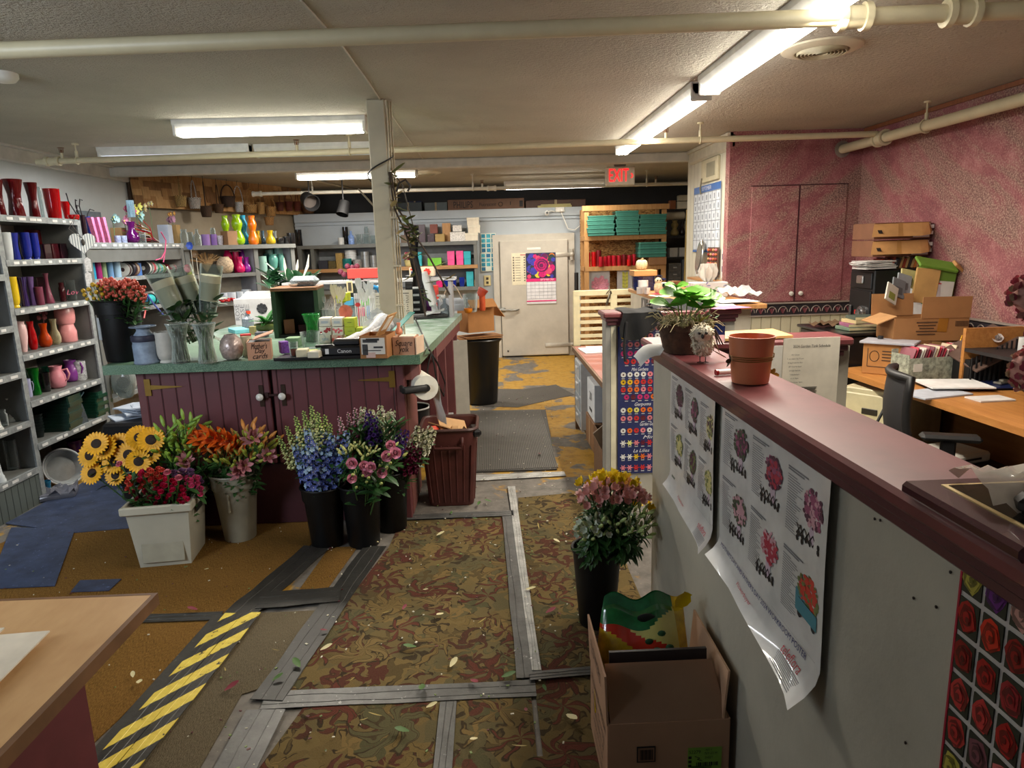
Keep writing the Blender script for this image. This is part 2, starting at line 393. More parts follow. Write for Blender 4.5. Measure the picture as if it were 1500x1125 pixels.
# wallpaper border and wainscot of the office corner
bb=B(); bb.box((2.7,6.062,1.02),(1.12,.016,.1)); bb.box((XR-.008,2.6,1.02),(.016,6.9,.1)); 
for (z) in (.965,1.075): bb.box((2.7,6.055,z),(1.12,.03,.012),1); bb.box((XR-.015,2.6,z),(.03,6.9,.012),1)
for i in range(11):
    bb.tube([(2.22+i*.1+.042*math.cos(a*PI/8),6.05,1.005+.05*math.sin(a*PI/8)-.01) for a in range(9)],.004,4,1)
    for k in (-1,0,1): bb.tube([(2.22+i*.1,6.05,.985),(2.22+i*.1+k*.022,6.05,1.03)],.006,4,2)
for i in range(60):
    y=6.0-i*.1
    bb.tube([(XR-.02,y+.042*math.cos(a*PI/8),1.005+.05*math.sin(a*PI/8)-.01) for a in range(9)],.004,4,1)
    for k in (-1,0,1): bb.tube([(XR-.02,y,.985),(XR-.02,y+k*.022,1.03)],.006,4,2)
ST('trim_6',bb,[M((44,38,44)),M((150,138,128)),M((110,50,58))])
b=B(); b.box((2.7,6.064,.48),(1.12,.012,.96)); ST('baseboard_back',b,MAT_CREAM)
b=B(); b.box((XR-.006,2.6,.48),(.012,6.9,.96)); ST('baseboard_right',b,m_panel((200,193,166),(150,142,118),.09,1))
# cedar shake band over the corner shelves, textured boards
X0=TR(a0.x,a0.y,0)@RZ(aang)
b=B(); rng=random.Random(3)
L=ad.length
for r in range(4):
    u=0; z0=2.18+ r*.095
    while u<L:
        w=rng.uniform(.09,.17); b.box((min(u+w/2,L),-.06-.012*(3-r)*.6-rng.uniform(0,.008),z0+.055),(w-.004,.02,.125),rng.choice([0,0,1,2]),X0,0,rx=-.09); u+=w
b.box((L/2,-.03,2.37),(L,.03,.38),3,X0)
TH('shingle_valance','band of brown cedar shingles along the corner under the ceiling','valance',b,[m_wood((150,106,60),(186,142,90),6,2,.8,5),m_wood((116,80,46),(150,108,66),6,2,.8,5),m_wood((170,128,80),(200,158,106),6,2,.8,5),M((70,50,34))])
# cooler door
D=T('door_1','pale walk-in cooler door with latch handle and strap hinges','door',(.66,10.235,0)); del D['label']; del D['category']; D['kind']='structure'
MAT_DOOR=m_plaster((190,184,172),.05,4,20,.1)
b=B()
for (x,w) in ((-.555,.09),(.555,.09)): b.box((x,-.02,.855),(w,.05,1.71))
b.box((0,-.02,1.76),(1.2,.055,.1)); P(D,'door_frame',b,MAT_DOOR)
P(D,'door_leaf',B().box((0,-.05,.87),(1.0,.07,1.7),bev=.012),MAT_DOOR)
ch=M((150,150,146),.3,.8)
b=B(); b.box((-.5,-.09,.72),(.12,.03,.07),bev=.008); b.tube([(-.5,-.11,.72),(-.4,-.14,.715),(-.28,-.13,.71),(-.24,-.1,.72)],[.014,.016,.014,.01],8); P(D,'handle',b,ch,'chrome latch handle')
for z in (1.5,.17):
    b=B(); b.box((.35,-.09,z),(.42,.012,.06),bev=.004); b.cyl((.555,-.09,z-.08),.03,.16,0,12); b.ball((.555,-.09,z),.045,10); P(D,'hinge',b,M((176,170,158),.4,.3))
P(D,'name_plate',B().box((.0,-.088,1.6),(.2,.004,.03)),M((230,228,220)))
b=B(); b.cyl((0,0,0),.012,.012,0,10,TR(-.42,-.085,.1)@RX(PI/2)); P(D,'bolt',b,M((40,38,36)))
# ================================================================ FLOOR COVERINGS
def flat(name,label,cat,pts,z,mat,group=None,t=.004,px=True):
    q=[WZ(p[0],p[1],0) if px else Vector((*p,0)) for p in pts]
    b=B(); b.prism([(v.x,v.y) for v in q],z,z+t); return TH(name,label,cat,b,mat,group=group)
flat('carpet_piece','largest floral scroll carpet piece taped down in the middle of the aisle','carpet',[(-.82,2.34),(-.72,3.1),(-.62,3.62),(-.6,3.98),(.02,3.98),(.07,2.34)],.002,MAT_CARPET,px=False)
flat('carpet_piece','floral carpet strip running along the foot of the half wall','carpet',[(.12,1.95),(.11,3.6),(.14,4.3),(.5,4.35),(.66,4.0),(.66,1.95)],.002,MAT_CARPET,px=False)
flat('carpet_piece','floral carpet piece below the wide tape crossing, beside the brown mat','carpet',[(-.86,.4),(-.82,1.9),(-.74,2.26),(-.235,2.26),(-.24,.4)],.002,MAT_CARPET,px=False)
flat('carpet_piece','floral carpet piece in front of the open cardboard carton','carpet',[(-.19,.4),(-.175,2.26),(.1,2.26),(.1,1.95),(.66,1.95),(.66,.4)],.002,MAT_CARPET,px=False)
flat('coir_mat','wide orange brown coir mat under the flower buckets','mat',[(-3.3,2.98),(-1.24,2.96),(-1.08,3.66),(-1.04,4.05),(-2.9,4.05)],.002,MAT_COIR,px=False)
flat('coir_mat','orange brown coir mat beside the yellow striped tape','mat',[(-2.6,.4),(-1.66,.4),(-1.52,1.6),(-1.28,2.92),(-2.7,2.92)],.002,MAT_COIR,px=False)
flat('coir_mat','small orange coir patch between two black tape strips','mat',[(-1.0,3.16),(-.86,3.16),(-.8,3.64),(-.96,3.64)],.002,MAT_COIR,px=False)
MAT_BROWN=m_coir((86,77,60),(124,112,90),(102,92,72))
flat('brown_mat','plain grey brown mat beside the yellow striped tape','mat',[(-1.34,.4),(-1.24,2.0),(-1.12,2.95),(-.86,2.95),(-.9,2.4),(-1.0,2.35),(-1.02,.4)],.002,MAT_BROWN,px=False)
def m_tape(c,gloss):
    t=NT('tape'); p=t.pos(); f,_=t.noise(p,9,5,.7); g,_=t.noise(p,45,3)
    t.col(t.mix(t.step(g,.66,.74),t.ramp(f,[(.3,tuple(v*.8 for v in c)),(.7,tuple(min(255,v*1.25) for v in c))]),lin(tuple(min(255,v*1.7+20) for v in c)))); t.b.inputs['Roughness'].default_value=gloss; t.bump(f,.4,.006); return t.m
GT=m_tape((76,76,74),.4); BT=m_tape((44,43,40),.45); BL=m_tape((52,62,86),.42); LT=m_tape((150,150,146),.4)
def tape(label,a,b_,w0,w1,mat,z=.0075,name='tape_strip',cat='tape'):
    a=Vector(a);c=Vector(b_);d=(c-a).normalized();n=Vector((-d.y,d.x)); N=7; rg=random.Random(sum(map(ord,label)))
    L=[];R=[]
    for i in range(N):
        t=i/(N-1); q=a.lerp(c,t); w=(w0+(w1-w0)*t)/2
        L.append(q+n*(w*(1+rg.uniform(-.08,.08)))); R.append(q-n*(w*(1+rg.uniform(-.08,.08))))
    bb=B(); bb.prism([(p.x,p.y) for p in L]+[(p.x,p.y) for p in reversed(R)],z,z+.0025)
    for s_ in (-.22,.18): # long wrinkles
        bb.tube([(*(a.lerp(c,i/9)+n*(w0*s_+rg.uniform(-.006,.006))),z+.002) for i in range(10)],.0022,4,0)
    return TH(name,label,cat,bb,mat)
tape('wide grey tape across the aisle below the large carpet piece',(-.9,2.3),(.12,2.3),.1,.1,GT)
tape('grey tape running up the aisle between the two floral carpets',(.1,2.36),(.06,4.05),.1,.07,GT,.0105)
tape('pale worn tape edge beside the carpet strip at the half wall',(.13,2.4),(.1,4.5),.035,.05,LT,.0135)
tape('dark tape down the outer side of the large carpet piece',(-.89,2.3),(-.7,3.62),.13,.13,BT,.0105)
tape('short grey tape dividing the two front floral carpets',(-.212,.4),(-.205,2.24),.06,.06,GT,.0105)
tape('grey tape slanting between brown mat and front floral carpet',(-.94,.4),(-.87,2.24),.13,.15,GT,.0135)
tape('broad black tape beside the coir mat under the buckets',(-1.22,2.9),(-1.03,3.64),.16,.16,BT,.0135)
tape('black cross tape between the small coir patch and brown mat',(-1.16,3.04),(-.78,3.08),.15,.15,BT,.0165)
tape('thin black tape between the two coir mats',(-2.4,2.95),(-1.3,2.93),.07,.07,BT,.0105)
tape('grey tape across the aisle beyond the large carpet piece',(-.6,4.02),(.1,4.02),.08,.08,GT,.0135)
tape('pale tape edge in front of the ribbed rubber mat',(-.16,4.72),(.5,4.74),.12,.1,LT)
tape('narrow grey tape crossing the carpet strip behind the carton',(.1,2.36),(.62,2.4),.05,.05,GT,.0165)
# black/yellow striped tape: a pair of strips with a split between
def hazard():
    t=NT('hazard'); p=t.pos(); x=t.xyz(p); f,_=t.noise(p,30,4)
    u=t.math('FRACT',t.math('DIVIDE',t.math('ADD',x[1],t.math('MULTIPLY',x[0],-1.25)),.175)); n=t.math('ADD',u,t.math('MULTIPLY',t.math('SUBTRACT',f,.5),.12))
    m=t.math('MULTIPLY',t.step(n,.48,.51),t.step(f,.33,.36)); t.col(t.mix(m,t.ramp(f,[(.3,(30,30,28)),(.7,(52,50,46))]),t.ramp(f,[(.3,(206,180,60)),(.7,(228,206,88))]))); t.b.inputs['Roughness'].default_value=.4; t.bump(f,.3,.005); return t.m
HZ=hazard()
tape('yellow and black striped tape strip beside the coir mat',(-1.42,1.0),(-1.235,2.93),.09,.085,HZ,.0195,'hazard_tape')
tape('yellow and black striped tape strip beside the brown mat',(-1.325,1.0),(-1.15,2.93),.085,.08,HZ,.0195,'hazard_tape')
flat('black_backing','black tape backing beneath the yellow striped strips','tape',[(-1.53,.6),(-1.33,2.94),(-1.14,2.94),(-1.3,.6)],.0105,BT,px=False)
flat('blue_tarp','dark blue tarp on the floor in front of the vase shelves','tarp',[(-3.14,4.2),(-3.1,4.9),(-3.0,5.6),(-2.3,5.5),(-2.2,4.05),(-2.6,4.0)],.006,BL,px=False)
flat('blue_tape','broad blue tape strip leading off the tarp over the coir mat','tape',[(-3.05,4.12),(-2.62,4.06),(-2.28,3.3),(-2.62,3.3)],.0085,BL,px=False)
flat('blue_tape','small blue tape patch on the coir mat beyond the table','tape',[WZ(118,853,0).xy,WZ(178,851,0).xy,WZ(160,868,0).xy,WZ(104,870,0).xy],.0085,BL,px=False)
b=B(); b.prism([(-.3,4.86),(.45,4.84),(.52,6.72),(-.26,6.8)],.003,.012)
for i in range(52):
    x=-.285+i*.0142; b.box((x+.02,5.8,.0145),(.006,1.86,.007),1)
TH('rubber_mat','ribbed grey rubber mat across the aisle beside the workbench','mat',b,[M((62,60,56),.6),M((96,93,86),.55)])
flat('concrete_patch','bare grey patch worn through beyond the ribbed mat','patch',[(-.12,7.0),(.25,6.9),(.62,7.2),(.9,7.4),(.75,8.0),(.35,7.8),(-.05,7.9)],.002,m_coir((92,88,84),(116,112,106),(100,96,90)),px=False,t=.002)
# ================================================================ CEILING FIXTURES
TUBE=M((255,252,244),.4,0,0,9,emit=14); WHITE=M((214,212,204),.45); 
def area(name,loc,sx,sy,e,col=(1,.93,.82),rot=(0,0,0)):
    l=bpy.data.lights.new(name,'AREA'); l.shape='RECTANGLE'; l.size=sx; l.size_y=sy; l.energy=e; l.color=col
    o=bpy.data.objects.new(name,l); C.objects.link(o); o.location=loc; o.rotation_euler=rot; return o
def fixture(label,loc,L,rz,e,tubes=2,z=ZC,col=(1,.93,.82),tubemat=None,kind=0):
    t=T('fluorescent_light',label,'ceiling light',(loc[0],loc[1],z),rz,'fluorescent ceiling lights')
    h=L/2; w=.13 if tubes>1 else .1
    b=B(); b.prism([(-w/2,0),(-w/2,-.03),(-w/2+.025,-.065),(w/2-.025,-.065),(w/2,-.03),(w/2,0)],-h,h,0,RZ(PI/2)@RX(PI/2)); P(t,'housing',b,WHITE)
    for s in ((-.03,.03) if tubes>1 else (0,)):
        b=B(); b.tube([(-h+.03,s,-.088),(h-.03,s,-.088)],.017,10); P(t,'tube',b,tubemat or TUBE)
    for s in (-1,1):
        b=B(); b.box((s*(h-.012),0,-.055),(.024,w*.95,.1),0,None,.006); P(t,'end_cap',b,WHITE)
    if e: area('tube_light',(loc[0],loc[1],z-.13),L*.95,.12,e,col,(0,0,rz))
    return t
WARM=(1,.90,.76); COOL=(.93,.97,1)
fixture('long fluorescent strip at the entrance end of the office side run',(1.27,2.9),2.3,PI/2,62,col=WARM)
fixture('further back fluorescent strip of the office side run',(1.27,5.4),2.44,PI/2,52,col=WARM)
fixture('bright fluorescent strip beside the wooden column',(-1.46,5.0),1.3,0,46,col=WARM)
fixture('fluorescent strip behind the thin white pipe above the corner baskets',(-1.46,8.1),1.36,0,64)
fixture('fluorescent strip beside the exit sign',(.89,9.25),1.32,0,26,1,z=2.47,col=WARM)
DIMT=M((205,215,235),.4,0,0,9,emit=2.2)
fixture('dim bluish fluorescent strip by the cornice',(-2.6,6.1),1.25,0,22,1,col=COOL,tubemat=DIMT)
fixture('unlit white strip fixture behind the sprinkler pipe',(-1.4,6.15),1.1,0,0,1,tubemat=M((190,195,200)))
PIPE=M((198,187,154),.45,0,.06)
def pipe(label,pts,r,coup=(),hang=(),heads=(),mat=None,name='sprinkler_pipe'):
    t=T(name,label,'pipe',pts[0]); o=Vector(pts[0]); pm=mat or PIPE
    P(t,'pipe_run',B().tube([Vector(p)-o for p in pts],r,14),pm)
    d=(Vector(pts[-1])-o).normalized(); q=d.to_track_quat('Z','Y').to_matrix().to_4x4()
    for u in coup:
        c=o.lerp(Vector(pts[-1]),u)-o; b=B()
        for k in (-1,1): b.lathe([(r*1.25,-.015),(r*1.6,-.012),(r*1.6,.012),(r*1.25,.015)],(0,0,0),14,0,Matrix.Translation(c+d*k*.045)@q)
        b.lathe([(r*1.3,-.06),(r*1.3,.06)],(0,0,0),14,0,Matrix.Translation(c)@q); P(t,'coupling',b,pm)
    for u in hang:
        c=o.lerp(Vector(pts[-1]),u)-o; top=ZC-o.z
        b=B(); b.tube([c,(c.x,c.y,top)],.006,6); b.cyl((c.x,c.y,top-.012),.025,.012,0,12); b.tube([c+q@Vector((r*1.2*math.cos(i*PI/6),r*1.2*math.sin(i*PI/6),0)) for i in range(12)],.006,5,closed=True); b.cyl((c.x,c.y,c.z+r),.013,.05,0,8); P(t,'hanger',b,pm)
    for u in heads:
        c=o.lerp(Vector(pts[-1]),u)-o
        b=B(); b.cyl((c.x,c.y,c.z+r*.5),.012,.05,0,8); b.cyl((c.x,c.y,c.z+r+.035),.008,.03,1,8); b.lathe([(.004,0),(.024,.004),(.026,.008)],(c.x,c.y,c.z+r+.07),10,1); b.tube([c+Vector((-.014,0,r+.04)),c+Vector((-.016,0,r+.07))],.003,4,1); b.tube([c+Vector((.014,0,r+.04)),c+Vector((.016,0,r+.07))],.003,4,1); P(t,'sprinkler_head',b,[pm,M((120,84,60),.35,.7)],'brass sprinkler head')
    return t
pipe('thick cream pipe spanning the whole ceiling at the entrance end',[(-3.8,3.0,2.44),(3.24,2.58,2.44)],.031,(.735,.79))
pipe('cream sprinkler pipe crossing mid room in front of the wooden column',[(-3.6,5.85,2.42),(3.05,5.5,2.42)],.023,(.02,),(.05,.38,.795),(.032,.317,.755))
pipe('thin white sprinkler pipe near the back of the shop',[(-2.87,8.86,2.37),(3.0,9.08,2.37)],.022,(.005,.5),(.12,.46,.84),(.48,.86),mat=M((212,206,190),.4))
pipe('thick cream pipe running along the rose wall into the cabinet wall',[(3.07,6.05,2.38),(3.13,1.2,2.4)],.038,(.12,),(.23,))
b=B(); b.lathe([(.04,0),(.065,.003),(.07,.012),(.045,.016)],(0,0,0),18,0,RX(PI/2)); TH('pipe_collar','round metal collar where the thick pipe enters the rose wall','pipe collar',b,M((150,146,136),.4,.6),(3.07,6.062,2.38))
# round ceiling diffuser, far diffuser, smoke detector
def diffuser(label,loc,r):
    t=T('ceiling_vent',label,'vent',(loc[0],loc[1],ZC),group='round ceiling vents')
    P(t,'flange',B().lathe([(r,0),(r*.98,-.008),(r*.72,-.022),(r*.66,-.02),(r*.66,0)],n=32),M((204,196,172),.4))
    b=B()
    for k in range(6):
        q=r*(.62-.09*k); b.lathe([(q,-.004),(q-.03*r,-.03),(q-.05*r,-.028),(q-.02*r,-.004)],n=28)
    P(t,'louvre',b,M((190,180,150),.45)); P(t,'backing',B().lathe([(0,-.003),(r*.66,-.003)],n=24),M((70,64,54)))
c_=WZ(1204,70,ZC); diffuser('round cream ceiling vent beside the long light run',c_,.19)
c_=WZ(622,253,ZC); diffuser('small round ceiling vent at the end of a strip light',c_,.2)
c_=WZ(2,107,ZC); b=B(); b.lathe([(.07,0),(.07,-.02),(.055,-.038),(.02,-.045),(0,-.045)],n=20); TH('smoke_detector','round white smoke detector on the ceiling over the shelves','smoke detector',b,M((225,222,212)),(c_.x,c_.y,ZC))
b=B(); pts=[WZ(*p,ZC-.004) for p in ((440,0),(470,33),(500,66),(538,118),(556,145),(580,178),(608,217),(622,236))]; b.tube(pts,.005,6); TH('ceiling_cable','thin cream cable stapled across the ceiling to the column','cable',b,M((190,184,168)))
# exit sign
c_=WY(908,258,7.9); t=T('exit_sign','white exit sign with glowing red letters and arrow','exit sign',c_)
P(t,'sign_body',B().box((0,0,0),(.33,.06,.2),0,None,.012),M((226,218,200)))
b=B(); b.text('EXIT',.2,TR(-.02,-.034,0)@FRONT,0,0,.22)
b.add([(0,0,0),(.012,0,0),(.03,.025,0),(.012,.05,0),(0,.05,0),(.018,.025,0)],[(0,1,2,5),(5,2,3,4)],0,False,TR(.115,-.034,-.025)@FRONT)
P(t,'lettering',b,M((255,30,36),.4,0,0,9,emit=1.5),'glowing red letters')
P(t,'mount',B().box((0,0,.135),(.13,.05,.07),0,None,.01).box((0,0,(ZC-c_.z+.17)/2),(.04,.03,ZC-c_.z-.17)),M((110,106,100)))
# column with cables
CX,CY=-.66,4.5
t=T('trim_7','','',(CX,CY,1.045)); del t['label'],t['category']; t['kind']='structure'
P(t,'post',B().box((0,0,(ZC-1.045)/2),(.11,.11,ZC-1.045),0,None,.006),M((186,176,150),.5,0,.1,5))
b=B()
for k in range(3): b.tube([(.063+.012*k,-.04+.02*k+.008*math.sin(z*5+k),z*.1) for z in range(0,16)],.006,6)
for z in (.25,.5,.8,1.05): b.box((.07,-.02,z),(.04,.07,.012))
P(t,'cable_run',b,M((200,190,164)))
b=B(); b.tube([(.075*math.cos(a*.3)*1.1,.075*math.sin(a*.3)*1.1,1.18+.012*a) for a in range(-14,9)],.005,6)
TH('black_cable','black cable wound around the top of the column','cable',b,M((30,28,28)),(CX,CY,1.045))
# spot lamps
def spot(label,px,py,y,dirn,r=.075,L=.16):
    c=WY(px,py,y); t=T('spot_lamp',label,'spotlight',c); q=Vector(dirn).normalized().to_track_quat('Z','Y').to_matrix().to_4x4()
    P(t,'can',B().lathe([(r*.5,-L*.55),(r*.8,-L*.5),(r*.85,-L*.1),(r,L*.5),(r*.93,L*.5),(r*.8,-.02)],n=20,X=q),M((14,14,15),.6,spec=.2))
    P(t,'lens',B().lathe([(0,0),(r*.82,0)],n=18,X=q@TR(0,0,.02)),M((60,54,50),.5))
    P(t,'stem',B().tube([(0,0,.04),(0,.02,.12),(0,.03,ZC-c.z)],.008,6).box((0,.03,ZC-c.z-.02),(.05,.05,.04)),M((34,33,34)))
spot('dark grey spotlight can over the hanging baskets, opening toward the room',453,294,8.55,(.5,-.8,-.35),.1,.2)
spot('black spotlight can angled down beside the column',503,305,8.6,(-.2,-.4,-1),.075,.17)
b=B(); a_=WZ(436,258,ZC-.02); c_=WZ(530,280,ZC-.02); b.tube([a_,c_],.014,6); TH('light_track','thin pale lighting track on the ceiling behind the column','track',b,M((176,168,150)))
# daylight from the shop window beyond the frame
area('window_light',(-3.1,.6,2.0),1.0,1.0,60,(.78,.88,1),(PI/2,0,.12))
w=bpy.data.worlds.new('world'); sc.world=w; w.use_nodes=True; w.node_tree.nodes['Background'].inputs[0].default_value=(.85,.92,1,1); w.node_tree.nodes['Background'].inputs[1].default_value=.07
sc.view_settings.view_transform='Standard'; sc.view_settings.look='None'; sc.view_settings.exposure=.2
# ================================================================ FURNITURE
GREY=M((104,106,103),.5); LIP=M((142,147,148),.5,var=.3,vs=30); INNER=M((150,147,142),.6); BACKP=M((186,180,170),.6)
def label_strips(b,y0,y1,z,x,m,rng,n):
    for i in range(n):
        y=y0+(y1-y0)*(i+rng.uniform(.2,.8))/n; b.box((x,y,z),(.004,rng.uniform(.03,.07),.018),m)
# tall vase shelving along the far side of the room: two bays
t=T('display_shelf','tall grey vase shelving unit with a grooved base panel','shelving',(-3.4,4.62,0))
b=B(); b.box((-.245,-.1,.98),(.02,2.0,1.94)); P(t,'back_panel',b,BACKP)
for (y) in (-1.1,0,.9): P(t,'upright',B().box((0,y,.97),(.48,.035,1.94),bev=.004).box((.242,y,.97),(.012,.045,1.94),1),[GREY,LIP])
rng=random.Random(5)
for z in (1.94,1.65,1.33,1.02,.70,.40):
    b=B(); b.box((0,.45,z-.015),(.48,.865,.03)); b.box((.245,.45,z-.017),(.014,.865,.042),1); label_strips(b,.05,.85,z-.017,.2525,2,rng,7); P(t,'shelf_board',b,[GREY,LIP,M((225,225,222))])
for z in (1.94,1.56,1.225,.915,.58,.25):
    b=B(); b.box((0,-.55,z-.015),(.48,1.065,.03)); b.box((.245,-.55,z-.017),(.014,1.065,.042),1); label_strips(b,-.6,-.05,z-.017,.2525,2,rng,4); P(t,'shelf_board',b,[GREY,LIP,M((225,225,222))])
P(t,'base_panel',B().box((.235,-.55,.115),(.02,1.06,.23)),m_panel((92,100,96),(52,58,56),.06,1))
# ribbon shelf
t=T('ribbon_shelf','grey ribbon shelf with a deep front rail standing past the tall vase shelving','shelving',(-3.45,6.42,0))
P(t,'back_panel',B().box((-.33,0,.87),(.02,1.68,1.72)),BACKP)
for y in (-.84,.84): P(t,'upright',B().box((0,y,.87),(.6,.035,1.74),bev=.004).box((.3,y,.87),(.012,.06,1.74),1),[INNER,GREY])
b=B(); b.box((0,0,1.755),(.62,1.74,.03)); b.box((.305,0,1.748),(.016,1.74,.05),1); b.box((.296,0,1.665),(.016,1.66,.1),2); label_strips(b,-.8,.8,1.75,.314,3,rng,13); P(t,'top_board',b,[GREY,LIP,GREY,M((225,225,222))])
for z in (1.48,1.2,.86,.5): P(t,'shelf_board',B().box((0,0,z-.015),(.58,1.64,.03)).box((.295,0,z-.015),(.012,1.64,.036),1),[GREY,LIP])
# corner shelf on the diagonal
BD=Vector((.643,.766,0)); BN=Vector((-.766,.643,0)); B0=Vector((-3.13,7.33,0)); bang=math.atan2(.766,.643)
t=T('corner_shelf','dark grey diagonal corner shelf below the hanging baskets','shelving',B0,bang)
P(t,'back_panel',B().box((.62,.36,.87),(1.3,.02,1.74)),M((176,166,148)))
for u in (.0,.79,1.27): P(t,'upright',B().box((u,.19,.86),(.03,.34,1.72)).box((u,.012,.86),(.05,.02,1.72),1),[M((150,150,156)),GREY])
b=B(); b.box((.62,.18,1.73),(1.36,.4,.03)); b.box((.62,-.02,1.725),(1.36,.012,.045),1); label_strips(b,0,.01,1.72,.3,2,rng,1); P(t,'top_board',b,[GREY,GREY,M((225,225,222))])
for z in (1.44,1.13,.8,.4):
    for (u0,u1) in ((.02,.775),(.81,1.255)): P(t,'shelf_board',B().box(((u0+u1)/2,.18,z-.015),(u1-u0,.33,.03)).box(((u0+u1)/2,.01,z-.018),(u1-u0,.012,.04)),GREY)
def BP(u,v,z): return B0+BD*u+BN*v+Vector((0,0,z))
# cooler wall shelf
cx0=WY(441,420,9.95).x; cx1=WY(701,420,9.95).x
t=T('wall_shelf','long grey shelf hung on the cooler wall beside its door','shelving',((cx0+cx1)/2,10.09,0)); W_=cx1-cx0
for (z,m) in ((1.735,0),(1.40,1),(1.09,0)): P(t,'shelf_board',B().box((0,-.005,z-.025),(W_,.3,.05)),[GREY,m_wood((150,108,66),(186,142,92),4,0)][m])
for x in (-W_/2+.025,-W_/2+.2,W_/2-.025): P(t,'upright',B().box((x,0,1.4),(.05,.285,.67)),GREY)
P(t,'back_panel',B().box((0,.135,1.4),(W_-.06,.01,.6)),M((120,124,126)))
# pine rack with strand-board back
PINE=m_wood((172,122,70),(206,160,104),3,2,.6)
rx0=WY(857,400,9.6).x; rx1=WY(976,400,9.6).x; rw=rx1-rx0
t=T('pine_rack','pine storage rack with a strand board back beside the cooler door','shelving',((rx0+rx1)/2,9.85,0))
P(t,'back_panel',B().box((0,.24,1.07),(rw,.02,2.1)),m_osb())
for x in (-rw/2+.03,rw/2-.03): P(t,'upright',B().box((x,-.2,1.06),(.06,.05,2.12)).box((x,.2,1.06),(.05,.04,2.12)),PINE)
P(t,'top_rail',B().box((0,-.22,2.12),(rw+.06,.05,.07)),PINE)
RZs=[WY(900,345,9.6).z,WY(900,390,9.6).z,WY(900,428,9.6).z,.6,.15]
for z in RZs: P(t,'shelf_board',B().box((0,0,z-.03),(rw,.46,.06)),PINE)
# black wire rack beyond it
t=T('black_rack','black metal rack in the dim corner beyond the pine rack','shelving',(2.85,10.2,0))
for x in (-.3,.3):
    for y in (-.2,.2): P(t,'post',B().box((x,y,1.05),(.035,.035,2.1)),M((26,26,27)))
BRZ=[1.72,1.42,1.02,.6]
for z in BRZ: P(t,'shelf_board',B().box((0,0,z-.015),(.64,.44,.03)),M((30,30,31)))
b=B(); p0=WY(1004,418,8.0); p1=WY(1008,307,8.0); b.tube([p0,p1],.022,10); TH('gilt_pole','dull gold pole leaning beside the white office wall','pole',b,M((150,128,72),.4,.5))
# ---------------------------------------------------------------- workbench
ZI=1.045
def m_green():
    t=NT('green_laminate'); p=t.pos(); f,_=t.noise(p,240,2,.7); g,_=t.noise(p,5,4); s,_=t.noise(t.map(p,(3,14,1)),3,4,.7); x=t.xyz(p)
    c=t.ramp(f,[(.35,(58,84,66)),(.5,(86,118,94)),(.65,(124,152,126))]); c=t.mix(t.math('MULTIPLY',t.step(g,.4,.7),.4),c,lin((120,150,128)))
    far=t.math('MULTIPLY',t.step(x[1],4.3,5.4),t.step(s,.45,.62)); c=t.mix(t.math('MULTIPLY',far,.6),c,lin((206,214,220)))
    t.col(c); t.b.inputs['Roughness'].default_value=.35; return t.m
BURG=m_panel((92,46,50),(52,24,28),.085,0,.12); BURGP=M((106,58,60),.5,var=.15,vs=5); BURGL=M((134,84,78),.55,var=.12,vs=4); TOPG=m_green()
t=T('workbench','big burgundy workbench with green speckled top in the middle of the shop','workbench',(0,0,0))
b=B(); b.prism([(-2.23,3.92),(-.42,3.93),(-.27,6.4),(-2.23,6.4)],ZI-.055,ZI); P(t,'worktop',b,TOPG)
for (x0,x1,kx) in ((-2.05,-1.325,-1.375),(-1.305,-.58,-1.245)):
    d=P(t,'cabinet_door',B().box(((x0+x1)/2,4.02,.69),(x1-x0,.03,.58),bev=.004),BURG)
    b=B(); b.lathe([(.008,0),(.008,.02),(.02,.026),(.022,.036),(.014,.046),(0,.048)],(0,0,0),14,0,TR(kx,4.0,.82)@RX(PI/2)); P(d,'knob',b,M((228,226,218),.2,coat=.5),'white porcelain knob')
    b=B(); b.box((kx,4.003,.82),(.028,.004,.13),0,None,.003); P(d,'back_plate',b,M((60,44,34),.4,.6))
    s=1 if kx<-1.3 else -1
    b=B(); hx=x0+.02 if s>0 else x1-.02; b.box((hx,4.0,.895),(.035,.008,.1)); b.add([(hx,3.997,.91),(hx+s*.2,3.997,.897),(hx+s*.2,3.997,.893),(hx,3.997,.88)],[(0,1,2,3)] if s>0 else [(3,2,1,0)]); P(d,'strap_hinge',b,M((142,112,52),.4,.7),'brass strap hinge')
P(t,'front_panel',B().box((-1.31,4.05,.5),(1.5,.03,.97)).box((-1.31,4.035,.2),(1.5,.02,.38),1),[M((40,20,24)),M((70,32,38),.5)])
P(t,'latch',B().box((-1.31,3.995,.825),(.07,.012,.012)).box((-1.34,3.995,.825),(.02,.02,.03)),M((60,36,34),.4,.5))
for x in (-2.07,-.555): P(t,'corner_post',B().box((x,4.06,.49),(.05,.11,.98),bev=.005),BURGP)
P(t,'end_panel',B().box((-2.07,5.2,.5),(.03,2.2,.96)),BURGP)
P(t,'end_panel',B().box((-.545,4.32,.5),(.04,.5,.96)),BURGL)
P(t,'bracket',B().box((-.5,4.1,.93),(.12,.08,.11)),BURGL)
for y in (4.72,5.25,5.9,6.3): P(t,'leg',B().box((-.42+.04*(y-4.7),y,.49),(.07,.07,.98),bev=.004),BURGP)
P(t,'side_rail',B().box((-.36,5.5,.94),(.03,1.7,.09),rz=-.06),BURGP)
P(t,'lower_shelf',B().box((-1.0,5.45,.18),(1.1,1.6,.03)),M((96,92,86)))
P(t,'back_board',B().box((-1.3,6.3,.5),(1.5,.03,.96)),BURGP)
b=B(); b.box((0,0,.42),(.16,.03,.84)); TH('grey_board','tall narrow pale grey board leaning on the workbench end legs','board',b,M((176,172,160)),(-.3,6.02,0),.2)
